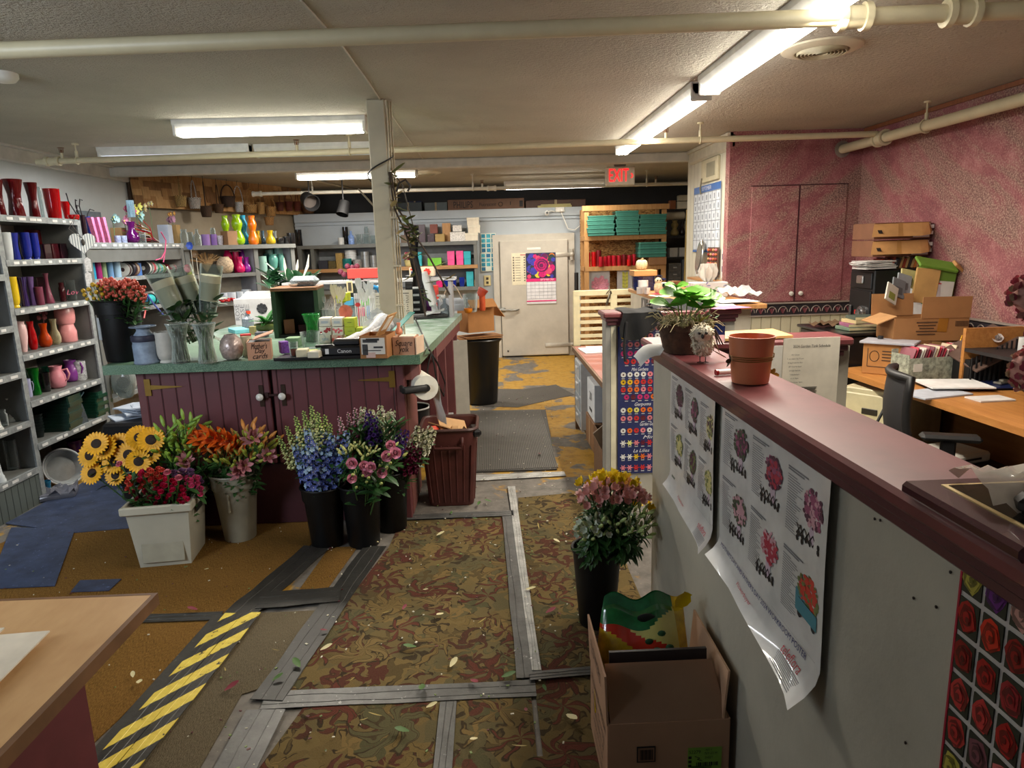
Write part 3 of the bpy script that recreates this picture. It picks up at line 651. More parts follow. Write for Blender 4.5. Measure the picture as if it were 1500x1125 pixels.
# paper towel roll on the bench end
t=T('paper_towel','white paper towel roll on a black holder at the workbench corner','paper roll',WY(617,563,4.12))
Q=RZ(.35)
b=B(); b.lathe([(.022,-.12),(.075,-.12),(.075,.12),(.022,.12),(.022,-.12)],n=28,X=Q@RX(PI/2)); P(t,'roll',b,M((236,232,216),.9))
g=[[Q@Vector((.073+.004*math.sin(k*1.3)+.006*k-.02*(k<1),-.11+.22*j/4,.03-.035*k+.006*math.sin(k+j))) for j in range(5)] for k in range(9)]
P(t,'loose_sheet',B().sheet(g),M((240,238,226),.9))
b=B(); b.box((-.07,-.135,0),(.15,.025,.045),0,Q,.01); b.cyl((0,0,-.14),.02,.28,0,10,Q@RX(PI/2)); b.box((-.14,-.03,0),(.02,.2,.045),0,Q,.006); P(t,'holder',b,M((28,27,27)))
# ---------------------------------------------------------------- office partitions
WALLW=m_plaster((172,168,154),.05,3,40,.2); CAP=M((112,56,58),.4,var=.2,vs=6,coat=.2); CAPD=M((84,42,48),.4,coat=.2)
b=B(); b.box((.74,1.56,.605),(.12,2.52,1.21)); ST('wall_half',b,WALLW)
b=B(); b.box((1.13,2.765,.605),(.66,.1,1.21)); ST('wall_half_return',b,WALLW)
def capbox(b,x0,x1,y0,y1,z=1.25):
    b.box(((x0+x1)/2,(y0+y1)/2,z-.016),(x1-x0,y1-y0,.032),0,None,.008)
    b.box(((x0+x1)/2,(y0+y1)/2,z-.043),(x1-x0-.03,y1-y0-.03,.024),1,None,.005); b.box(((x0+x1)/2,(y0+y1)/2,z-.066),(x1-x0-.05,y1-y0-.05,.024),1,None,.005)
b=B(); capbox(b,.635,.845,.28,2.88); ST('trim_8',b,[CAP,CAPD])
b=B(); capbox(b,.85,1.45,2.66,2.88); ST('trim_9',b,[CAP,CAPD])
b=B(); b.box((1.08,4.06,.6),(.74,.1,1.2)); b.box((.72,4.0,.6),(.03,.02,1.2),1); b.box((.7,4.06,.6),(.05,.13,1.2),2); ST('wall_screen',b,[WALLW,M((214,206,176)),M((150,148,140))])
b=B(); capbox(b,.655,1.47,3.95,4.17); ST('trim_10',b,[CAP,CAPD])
# raised counter behind
WOODC=m_wood((160,108,62),(196,146,92),4,1,.45)
t=T('office_counter','raised wooden counter running back behind the flower chart screen','counter',(1.45,5.1,0))
P(t,'counter_top',B().box((0.02,0.02,1.235),(.5,1.84,.03),bev=.004),WOODC)
P(t,'side_panel',B().box((-.2,.05,.61),(.03,1.7,1.22)),M((186,180,164)))
P(t,'end_panel',B().box((0,-.8,.61),(.4,.03,1.22)),M((186,180,164)))
b=B()
for i,ch_ in enumerate('ASVBD'):
    X=TR(-.219,.35-.27*i,1.13)@FACEL; b.box((0,0,0),(.2,.15,.006),0,X); b.text(ch_,.17,X@TR(0,0,.005),1)
P(t,'letter_panel',b,[M((96,94,92)),M((222,222,218))],'panel of big white letters')
# worktable with red-brown top
t=T('packing_table','low table with a worn red brown top behind the flower chart screen','table',(.98,5.05,0))
P(t,'table_top',B().box((0,0,.735),(.5,1.98,.03),bev=.004).box((-.257,0,.73),(.014,1.98,.04),1),[M((150,92,84),.35,var=.2,vs=4),M((110,84,62))])
for x in (-.22,.22):
    for y in (-.95,.95): P(t,'leg',B().box((x,y,.36),(.05,.05,.72)),M((104,80,58)))
P(t,'lower_shelf',B().box((0,.28,.12),(.46,1.36,.025)),M((120,96,70)))
# cream slatted panel
t=T('slatted_panel','cream slatted wooden panel standing behind the red brown table','panel',(1.05,6.2,.74)); SL=M((208,198,160),.5)
for x in (-.27,.07,.28): P(t,'stile',B().box((x,0,.24),(.06 if x<.2 else .03,.03,.5),bev=.003),SL)
P(t,'rail',B().box((0,0,.47),(.58,.032,.05),bev=.003),SL); P(t,'rail',B().box((0,0,.02),(.58,.032,.04),bev=.003),SL)
b=B(); 
for i in range(6): b.box((0,0,.08+i*.063),(.56,.018,.03))
P(t,'slats',b,SL)
b=B(); b.box((.02,-.022,.42),(.02,.01,.13),0,None,.003,ry=.3); b.tube([(.0,-.025,.46),(.03,-.04,.5),(.045,-.03,.46)],.006,6); P(t,'latch',b,M((120,112,100),.3,.9))
# ---------------------------------------------------------------- office side
DW=m_wood((160,102,48),(196,138,76),3,1,.4)
t=T('wooden_desk','honey coloured wooden desk with a raised end hutch along the rose wall','desk',(2.83,3.75,0))
P(t,'desk_top',B().prism([(-.45,.83),(-.36,-1.6),(.41,-1.6),(.41,.9),(-.2,.9)],.715,.75),DW)
P(t,'side_panel',B().box((.3,.82,.355),(.2,.03,.71)),M((120,80,44)))
P(t,'modesty_panel',B().box((.3,-.2,.4),(.03,1.9,.6)),m_wood((130,82,40),(160,106,58),3,1))
P(t,'hutch_side',B().box((.22,.28,.915),(.36,.025,.33)),DW)
P(t,'hutch_side',B().box((.22,-1.1,.915),(.36,.025,.33)),DW)
P(t,'hutch_shelf',B().box((.22,-.42,.95),(.36,1.37,.02)),M((36,32,32)))
t=T('black_cabinet','black painted cabinet with faded gold pattern supporting the safe','cabinet',(2.82,4.98,0))
P(t,'carcass',B().box((0,0,.48),(.78,.6,.96),bev=.012),M((26,25,26),.3,coat=.3))
b=B(); rg=random.Random(2)
b.box((-.391,0,.9),(.003,.52,.05),1)
for i in range(20): b.ball((-.393,-.25+.5*i/19+rg.uniform(-.01,.01),.9+rg.uniform(-.015,.015)),(.003,.013,.011),6)
P(t,'gold_band',b,[M((150,104,44),.4,.5),M((34,28,24),.4)],'faded gold stencilled band')
P(t,'cabinet_top',B().box((0,0,.969),(.82,.64,.022),bev=.006),M((30,29,30),.3,coat=.3))
t=T('safe','small black safe with chrome dial standing on the black cabinet','safe',(2.98,5.08,.981),-PI/2)
P(t,'safe_body',B().box((0,.02,.21),(.33,.42,.418),bev=.008),M((13,13,14),.45))
P(t,'safe_door',B().box((0,-.195,.14),(.29,.012,.25),bev=.005),M((17,17,18),.4))
P(t,'drop_drawer',B().box((0,-.195,.34),(.29,.012,.12),bev=.005),M((17,17,18),.4))
P(t,'drawer_handle',B().box((0,-.206,.345),(.09,.014,.06),bev=.012),M((190,188,182),.25,.9),'chrome pull')
b=B(); b.lathe([(.055,0),(.05,.02),(.03,.024),(.028,.04),(0,.042)],n=20,X=TR(.05,-.2,.1)@RX(PI/2)); P(t,'dial',b,M((150,150,152),.25,.9),'chrome dial')
P(t,'lever',B().box((-.1,-.212,.1),(.025,.02,.1),bev=.008),M((150,150,152),.25,.9))
P(t,'indicator',B().box((-.04,-.204,.1),(.02,.006,.03)),M((200,40,40)))
t=T('file_cabinet','beige two drawer file cabinet under the end of the honey wooden desk','cabinet',(2.58,4.3,0),-.95)
FC=M((186,178,146),.45)
P(t,'carcass',B().box((0,.1,.34),(.38,.6,.68),bev=.006),FC)
for z in (.5,.18):
    d=P(t,'drawer',B().box((0,-.21,z),(.36,.02,.3),bev=.006),FC)
    P(d,'handle',B().box((0,-.222,z+.04),(.1,.008,.04),bev=.003),M((40,38,36),.4,.5),'dark recessed pull')
# office chair
CHX=Vector((2.14,2.98,-.03)); BK=M((24,24,25),.5); BKM=M((36,36,38),.6)
t=T('office_chair','black mesh office chair pulled up at the honey wooden desk','chair',CHX,-.35)
g=[]
for k in range(9):
    u=k/8; z=.5+.55*u; x=-.17-.06*math.sin(u*3.1)-.12*u; row=[]
    for j in range(7):
        v=j/6*2-1; row.append((x-.05*(1-v*v)*0+.05*v*v, v*(.22-.05*u), z))
    g.append(row)
bb=B(); bb.sheet(g); gg=[[(p[0]-.012,p[1],p[2]) for p in r] for r in g]; bb.sheet([list(reversed(r)) for r in gg]); P(t,'backrest',bb,BKM)
rim=[g[0][j] for j in range(7)]+[g[k][6] for k in range(1,9)]+[g[8][j] for j in range(5,-1,-1)]+[g[k][0] for k in range(7,0,-1)]
P(t,'back_frame',B().tube([(p[0]-.006,p[1],p[2]) for p in rim],.02,8,closed=True),BK)
P(t,'back_support',B().tube([(-.1,0,.4),(-.24,0,.42),(-.33,0,.55),(-.33,0,.75)],.025,8).tube([(-.26,.18,.88),(-.33,.1,.75),(-.33,.05,.5)],.008,6),BK)
b=B(); b.box((.06,0,.46),(.5,.48,.09),bev=.035); P(t,'seat',b,M((30,30,32),.8))
for s in (-1,1):
    a=P(t,'armrest',B().box((.05,s*.29,.67),(.27,.085,.035),bev=.015),BK); P(a,'arm_post',B().box((.04,s*.28,.54),(.07,.03,.24),bev=.01).box((.04,s*.22,.43),(.07,.16,.03)),BK)
P(t,'gas_column',B().cyl((0,0,.1),.03,.32,0,12),M((60,60,62),.3,.8))
b=B()
for i in range(5):
    a=i*2*PI/5; b.tube([(0,0,.12),(.28*math.cos(a),.28*math.sin(a),.08)],[.03,.018],8); b.ball((.28*math.cos(a),.28*math.sin(a),.033),.032,8)
P(t,'star_base',b,BK)
# foreground table with newspaper
t=T('side_table','scuffed tan table with a burgundy cabinet base beside the yellow striped tape','table',(-1.7,1.25,0))
P(t,'table_top',B().prism([(-.7,-.9),(.741,-.9),(.753,.485),(-.7,.495)],.717,.75,0),m_wood((172,130,84),(206,168,120),1.2,1,.5,3))
P(t,'edge_band',B().prism([(.741,-.9),(.762,-.9),(.766,.495),(.753,.485)],.717,.7505).prism([(-.7,.494),(.753,.484),(.766,.495),(-.7,.505)],.717,.7505),M((112,80,54),.5,var=.25))
P(t,'cabinet_base',B().box((-.03,-.34,.358),(1.5,1.1,.716)),M((98,46,50),.5,var=.12))
b=B()
for i in range(6):
    rz=.12*i-.1; z=.753+.004*i; b.box((-1.33+.012*i*(-1)**i,1.34+.008*i,z),(.42-.004*i,.3,.0035),0,None,0,rz=-.12+.05*i)
b.box((-1.26,1.4,.777),(.16,.012,.001),1,rz=.1); b.box((-1.28,1.47,.777),(.13,.03,.001),1,rz=.1)
TH('newspaper','folded newspapers piled on the corner of the tan table','newspaper',b,[M((214,206,190),.8),M((60,60,60))])
# ================================================================ SHELF GOODS
PROF=dict(
 cyl=[(.96,0),(1,.02),(1,1)], tumbler=[(.72,0),(.78,.03),(.9,.4),(1,1)], cone=[(.45,0),(.5,.04),(.68,.5),(1,1)],
 gather=[(.8,0),(.84,.04),(.64,.45),(.66,.62),(.98,.97),(1,1)], flare=[(.72,0),(.76,.04),(.55,.3),(.6,.6),(1,1)],
 bulb=[(.55,0),(.92,.1),(1,.26),(.82,.45),(.5,.6),(.46,.78),(.62,1)], gourd=[(.6,0),(.92,.07),(1,.17),(.86,.3),(.55,.44),(.53,.5),(.72,.6),(.84,.7),(.72,.8),(.5,.88),(.62,1)],
 pot=[(.74,0),(.93,.78),(1,.79),(1,1)], bowl=[(.45,0),(.8,.2),(1,.65),(.96,1)], jar=[(.95,0),(1,.06),(1,.7),(.72,.82),(.72,.87),(.8,.88),(.8,1)],
 urn=[(.5,0),(.56,.04),(.95,.5),(1,.72),(.86,.88),(.7,.92),(.8,1)], bud=[(.95,0),(1,.05),(.66,.3),(.4,.6),(.38,.85),(.6,1)],
 milk=[(1,0),(.98,.06),(.8,.12),(.8,.17),(.62,.2),(.5,.3),(.36,.55),(.36,.8),(.56,1)],
 pitcher=[(.6,0),(.88,.08),(1,.32),(.92,.56),(.68,.76),(.62,.84),(.74,1)], stack=[(.84,0),(.92,.02),(.95,.26),(.78,.38),(.74,.44),(.9,.48),(.9,.5),(.96,.53),(1,.62),(1,.78),(.8,.9),(.8,.94),(.92,1)],
 foot=[(.8,0),(.8,.04),(.66,.08),(.85,.14),(1,.3),(1,1)], cup=[(.85,0),(1,.1),(1,1)], bottle=[(.95,0),(1,.04),(1,.6),(.4,.75),(.35,.92),(.42,.93),(.42,1)], ball=[(.4,0),(.8,.12),(1,.45),(.86,.78),(.55,.95),(.5,1)])
def where(px,py,at):
    k=at[0]
    if k=='x': p=WX(px,py,at[1]); p.z=at[2]
    elif k=='y': p=WY(px,py,at[1]); p.z=at[2]
    elif k=='z': p=WZ(px,py,at[1])
    elif k=='B':   # along the diagonal corner shelf, v metres behind its front
        q=B0+BN*at[1]; d=ray(px,py); n=BN; s=(q-CO).dot(n)/d.dot(n); p=CO+d*s; p.z=at[2]
    return p
def size(px,p,w,h):
    c=math.cos(math.atan((px-750)/F)); m=mpp(p); return w*m*c,h*m*1.01
def vessel(prof,R,Hh,n=20,m=0,b=None,t=.06,wob=0,X=None):
    pr=PROF[prof]; b=b or B()
    o=[(r*R,z*Hh) for r,z in pr]; i=[(max(r*R-t*R,.001),max(z*Hh,.05*Hh)) for r,z in reversed(pr)]
    b.lathe(o+i+[(0,.05*Hh)],n=n,m=m,wob=wob,X=X); return b
def V(kind,px,py,w,h,mat,label,at,name='vase',cat='vase',group=None,rot=None,handle=None,rim=None,n=20,wob=0):
    p=where(px,py,at); W,Hh=size(px,p,w,h); R=W/2
    if isinstance(mat,(tuple,str)): mat=M(mat,.25,coat=.4)
    b=vessel(kind,R,Hh,n,wob=wob)
    if handle is None and rim is None: return TH(name,label,cat,b,mat,p,0,group,rot)
    t=T(name,label,cat,p,0,group,rot); P(t,'body',b,mat)
    if handle is not None:
        h2=Matrix.Rotation(handle,4,'Z'); P(t,'handle',B().tube([h2@Vector(q) for q in ((R*.8,0,Hh*.8),(R*1.35,0,Hh*.85),(R*1.55,0,Hh*.62),(R*1.3,0,Hh*.38),(R*.95,0,Hh*.3))],R*.11,8),mat)
    if rim is not None: P(t,'rim',B().lathe([(R*1.0,Hh*.97),(R*1.03,Hh*.985),(R*1.03,Hh*1.0),(R*.96,Hh*1.005),(R*.95,Hh*.97)],n=n),rim)
    return t
def BX(px,py,w,h,d,mat,label,at,name='box',cat='box',group=None,rz=0,lid=None,bev=.003):
    p=where(px,py,at); W,Hh=size(px,p,w,h)
    if isinstance(mat,(tuple,str)): mat=M(mat,.6)
    if lid is None: return TH(name,label,cat,B().box((0,0,Hh/2),(W,d,Hh),bev=bev),mat,p,rz,group)
    t=T(name,label,cat,p,rz,group); P(t,'box_body',B().box((0,0,Hh*.35),(W*.96,d*.96,Hh*.7),bev=bev),mat); P(t,'lid',B().box((0,0,Hh*.85),(W,d,Hh*.32),bev=bev),lid); return t
T1,T2,T3,T4,T5,T6=1.94,1.65,1.33,1.02,.70,.40
f,bk=-3.28,-3.45
DRED=G((112,8,16),.25,.08,40); RED=G((205,14,22),.3); PLUM=M((46,14,24),.15,coat=.6); MAROON=G((70,14,24),.15)
CLR=G((225,232,232),.85); BLUE=M((20,40,150),.15,coat=.6)
def tower():
    A=lambda z,x=f:('x',x,z)
    V('gather',2,313,20,52,DRED,'dark red ribbed vase first in the top row of the tall shelving',A(T1),n=28,wob=-.06)
    V('gather',25,313,32,54,DRED,'largest dark red ribbed vase on top of the tall shelving',A(T1),n=28,wob=-.06)
    V('gather',51,314,21,51,DRED,'slim dark red ribbed vase beside the sparkling clear column on top',A(T1),n=28,wob=-.06)
    V('cyl',63,314,6,46,CLR,'narrow sparkling clear vase between red vases on top',A(T1))
    V('tumbler',80,315,26,44,RED,'bright red tapered glass vase on top of the tall shelving',A(T1))
    V('cone',98,316,15,30,RED,'small red cone vase at the end of the top row',A(T1,bk))
    V('bowl',108,317,18,8,RED,'shallow red glass dish at the corner of the top shelf',A(T1,-3.2))
    V('tumbler',12,381,22,40,(214,222,226),'white flared vase next to the cobalt blue vases',A(T2))
    V('gather',25,380,16,39,BLUE,'cobalt blue ribbed vase touching the white flared vase',A(T2),n=26,wob=-.06)
    V('foot',41,381,17,39,BLUE,'middle cobalt blue vase with white speckles',A(T2))
    V('foot',54,380,15,38,BLUE,'cobalt blue vase next to the dark plum squares',A(T2))
    V('cyl',54,375,27,42,DRED,'wide dark red cylinder vase behind the cobalt blue vases',A(T2,-3.5))
    BX(68,379,11,22,.08,PLUM,'dark plum square glass vase beside the cobalt blue vases',A(T2),'square_vase','vase')
    BX(79,379,11,22,.08,MAROON,'dark maroon square glass vase in the middle of three',A(T2),'square_vase','vase')
    BX(91,379,12,22,.08,M((58,24,36),.15,coat=.5),'plum square glass vase next to the hanging heart',A(T2),'square_vase','vase')
    V('foot',23,451,18,44,(232,196,20),'bright yellow footed vase',A(T3),rim=M((240,208,40)))
    V('gather',38,448,15,42,M((46,22,84),.15,coat=.6),'deep violet vase with pale stripes by the yellow footed vase',A(T3),n=24,wob=-.1)
    V('gather',49,447,14,41,G((120,90,150),.3,ribs=60),'lavender swirled glass vase beside the violet one',A(T3))
    V('cyl',60,446,13,26,M((122,52,76),.3,coat=.4),'short dusty plum vase on the third shelf',A(T3,-3.24))
    BX(60,443,12,36,.09,PLUM,'tall dark plum box vase behind the short dusty plum vase',A(T3,bk),'square_vase','vase')
    V('bud',73,444,16,43,M((120,52,74),.3,coat=.4),'plum bud vase with flared base',A(T3))
    V('cyl',83,442,11,38,M((70,26,38),.2,coat=.5),'narrow dark plum cylinder vase',A(T3,bk))
    V('jar',93,440,10,27,MAROON,'small dark maroon jar beside the clear cylinder with pink lettering',A(T3))
    p=where(107,439,A(T3)); W,Hh=size(107,p,17,29); t=T('vase','clear cylinder vase with pink lettering','vase',p); P(t,'body',vessel('cyl',W/2,Hh),CLR)
    b=B(); b.text('Love',.055,TR(W*.42,-W*.34,Hh*.4)@RZ(.7)@FRONT,0,.3); P(t,'lettering',b,M((230,120,150)),'pink script lettering')
    V('urn',36,519,20,44,(236,196,196),'pale pink urn vase at the upright',A(T4))
    V('pitcher',50,512,15,41,RED,'red glass vase between pale pink urn and orange bulb vase',A(T4))
    V('bulb',68,510,22,34,G((226,84,10),.4),'orange glass bulb vase beside a red one',A(T4))
    V('bulb',83,506,18,37,G((222,214,180),.6),'clear amber pear shaped vase by the stacked pink vase',A(T4))
    V('stack',101,502,31,57,(238,158,160),'pink stacked double vase',A(T4),rim=M((240,170,170)))
    V('cyl',119,497,11,36,G((20,120,130),.3),'teal glass cylinder vase beside the stacked pink vase',A(T4))
    b=B(); rg=random.Random(4)
    for i in range(14): b.ball((rg.uniform(-.03,.03),rg.uniform(-.02,.02),.17+rg.uniform(0,.07)),.012,6)
    b.tube([(0,0,0),(.005,0,.18)],.003,5); TH('flower_pick','small pink artificial flower behind the amber pear vase','flower pick',b,M((222,140,150)),where(68,500,A(T4,bk)))
    V('cup',43,582,12,27,(176,178,214),'blue and white patterned mug at the upright',A(T5),'mug','mug',handle=.3)
    V('gather',54,580,20,39,G((16,130,40),.35,ribs=50),'emerald green ribbed vase on the pitcher shelf',A(T5),n=26,wob=-.06)
    V('tumbler',68,574,19,28,(18,16,18),'black tumbler vase between green vase and pink pitcher',A(T5))
    V('pitcher',86,570,29,32,(228,146,160),'glossy pink pitcher in front of the purple one',A(T5),'pitcher','pitcher',handle=0)
    V('pitcher',107,563,27,31,(138,64,156),'glossy purple pitcher behind the pink one',A(T5,-3.33),'pitcher','pitcher',handle=0)
    V('cup',119,557,20,28,M((196,200,204),.5,var=.5,vs=60,bump=.8,bs=70),'white embossed cup vase behind the purple pitcher handle',A(T5))
    V('bud',132,553,14,35,(104,14,22),'dark red bud vase at the end of the pitcher shelf',A(T5))
    V('bowl',73,550,26,22,G((30,110,84),.3),'green frosted glass bowl at the back of the pitcher shelf',A(T5,-3.5),'bowl','bowl')
    V('bottle',96,548,9,32,G((14,86,92),.3),'dark teal bottle at the back of the pitcher shelf',A(T5,-3.5),'bottle','bottle')
    V('bowl',47,556,24,26,G((150,190,180),.8),'clear glass bowl behind the emerald green vase',A(T5,-3.5),'bowl','bowl')
    V('jar',107,546,14,18,G((120,180,180),.6),'clear pale jar behind the purple pitcher',A(T5,-3.5),'jar','jar')
    # stacks of dark green trays and pots
    tr=M((16,52,42),.4,coat=.2); first=None
    def stackof(px,py,n,w,d,step,label,rz,mat=tr):
        p=where(px,py,A(T6)); b=B(); b.prism([(-w/2,-d/2),(w/2,-d/2),(w/2,d/2),(-w/2,d/2)],0,.012); 
        for s in (-1,1): b.box((s*w/2,0,.016),(.012,d,.03)); b.box((0,s*d/2,.016),(w,.012,.03))
        o=None; hs=['lowest of the stack','second from the bottom','third from the bottom','fourth from the bottom','fifth from the bottom','sixth from the bottom','seventh from the bottom','third from the top','second from the top','topmost of the stack']
        for k in range(n):
            lab=label+', '+(hs[k] if k<7 and k<n-3 else hs[10-(n-k)])
            q=p+Vector((.006*math.sin(k*2),.005*k,step*k))
            if o is None: o=TH('design_tray',lab,'tray',b,mat,q,rz,'green design trays')
            else: dup(o,q,(0,0,rz+.02*math.sin(k)),lab)
    stackof(86,631,10,.24,.2,.024,'dark green tray beside the clear lantern',.1)
    stackof(133,614,9,.24,.2,.021,'green tray by the shelf end past the clear lantern',-.05,M((22,70,52),.4,coat=.2))
    p=where(57,640,A(T6)); w,_=size(57,p,21,1); b=vessel('pot',w/2,.06); o=None; hs=['lowest','second','third','fourth','fifth','topmost']
    for k in range(6):
        lab='black nursery pot nested in a stack at the upright, '+hs[k]+' of six'
        q=p+Vector((0,0,.022*k)); o0=o
        if o is None: o=TH('nursery_pot',lab,'pot',b,M((14,26,24),.4),q,0,'black nursery pots')
        else: dup(o,q,None,lab)
    p=where(114,622,A(T6,-3.22)); t=T('lantern','clear glass lantern tied with pale blue ribbon','lantern',p,.5)
    P(t,'glass_body',B().lathe([(.075,0),(.075,.01),(.05,.15),(.035,.17)],n=4),G((130,140,146),.6)); rg=random.Random(8); b=B()
    for i in range(10):
        a=rg.uniform(0,6.28); b.petal((0,0,.17),(math.cos(a),math.sin(a),rg.uniform(.1,1)),(0,0,1),.09,.04,.5,0,.5)
    P(t,'ribbon_bow',b,M((150,190,206),.4))
    # goods on the floor under the lowest board
    t=T('plastic_dish','clear plastic dish lid propped on edge under the lowest shelf','dish',WX(93,682,-3.2)); t.location.z=.14; t.rotation_euler=(1.15,.0,1.0)
    P(t,'dish_wall',B().lathe([(.1,-.05),(.135,0),(.14,.008),(.128,.008),(.095,-.045),(0,-.045)],n=28),G((190,196,198),.5)); P(t,'rim_ring',B().tube([(.138*math.cos(a*PI/14),.138*math.sin(a*PI/14),.004) for a in range(28)],.007,6,closed=True),M((190,194,196),.3))
    V('pot',112,668,24,24,(92,34,104),'purple flower pot on the floor under the lowest shelf',('x',-3.38,.09),'flower_pot','pot',rim=M((100,40,112)))
    V('pot',66,695,14,14,(26,110,150),'small blue pot under the lowest shelf beside the plastic dish',('x',-3.22,.03),'flower_pot','pot')
    b=B(); b.box((0,0,.04),(.2,.3,.08),0,None,.01)
    TH('carton_tray','low cardboard tray on the floor holding the purple pot','tray',B().box((0,0,.04),(.26,.42,.08),bev=.004),M((170,140,106)),(-3.4,5.15,0))
    g=[[Vector((-.13+.26*i/7,-.1+.2*j/6,.05+.02*math.sin(i*2.1+j)+.015*math.cos(j*3.3+i*1.7))) for i in range(8)] for j in range(7)]
    b=B(); b.box((0,0,.025),(.26,.2,.05),0,None,.012); b.sheet(g); TH('foil_bundle','crumpled silver film bundle on the floor before the shelving','film',b,G((120,122,134),.3,.15),WX(80,712,-3.12).xy.to_3d(),.4)
    b=B(); b.ball((0,0,.07),(.14,.1,.07),12,wob=.15); TH('black_bag','crumpled black plastic bag under the lowest shelf','bag',b,M((26,26,30),.25),(-3.42,5.36,0.0))
    # lower bay toward the entrance
    V('cyl',6,547,20,40,CLR,'clear tall cylinder vase in the nearer bay beside the upright',('x',-3.3,.915))
    V('jar',6,622,15,24,CLR,'clear squat jar beside the white milk glass bud vase',('x',-3.24,.58),'jar','jar')
    V('milk',19,620,20,34,(226,228,222),'white milk glass bud vase with ringed foot',('x',-3.28,.58))
    V('milk',-1,621,12,22,(226,228,222),'short white milk glass vase half out of view',('x',-3.2,.58))
    V('cyl',21,690,20,44,CLR,'clear cylinder vase on the lowest board of the nearer bay',('x',-3.3,.25))
    V('milk',1,703,18,52,(214,222,224),'white pedestal vase on the lowest board of the nearer bay',('x',-3.2,.25))
    # heart and tags hung on the upright
    t=T('hanging_heart','white corrugated heart ornament hanging on the shelving upright','ornament',WX(121,355,-3.1)); t.rotation_euler=(0,0,.75)
    pts=[]
    for i in range(28):
        a=2*PI*i/28; pts.append((.0056*16*math.sin(a)**3,.0056*(13*math.cos(a)-5*math.cos(2*a)-2*math.cos(3*a)-math.cos(4*a))))
    P(t,'heart_panel',B().prism(pts,-.006,.006,0,FRONT),m_panel((226,230,230),(150,160,168),.017,0)); b=B(); b.tube([(-.0,-.01,.03),(-.05,.0,.12),(-.02,.01,.2)],.0018,4); b.tube([(0,-.01,.03),(-.08,.0,.1),(-.02,.01,.2)],.0018,4); P(t,'wire',b,M((90,80,70))); P(t,'bead',B().ball((0,-.012,-.0),(.014,.01,.026),8),M((60,56,50)))
    for i,(px,py) in enumerate(((129,388),(130,409))):
        q=WX(px,py,-3.12); TH('paper_tag',['upper white patterned tag hung below the corrugated heart','lower white paper tag hung below the corrugated heart'][i],'tag',B().prism([(-.022,-.05),(.022,-.05),(.022,.04),(0,.06),(-.022,.04)],0,.002,0,FRONT),M((220,220,222),.7,var=.3,vs=60),q,.6)
tower()
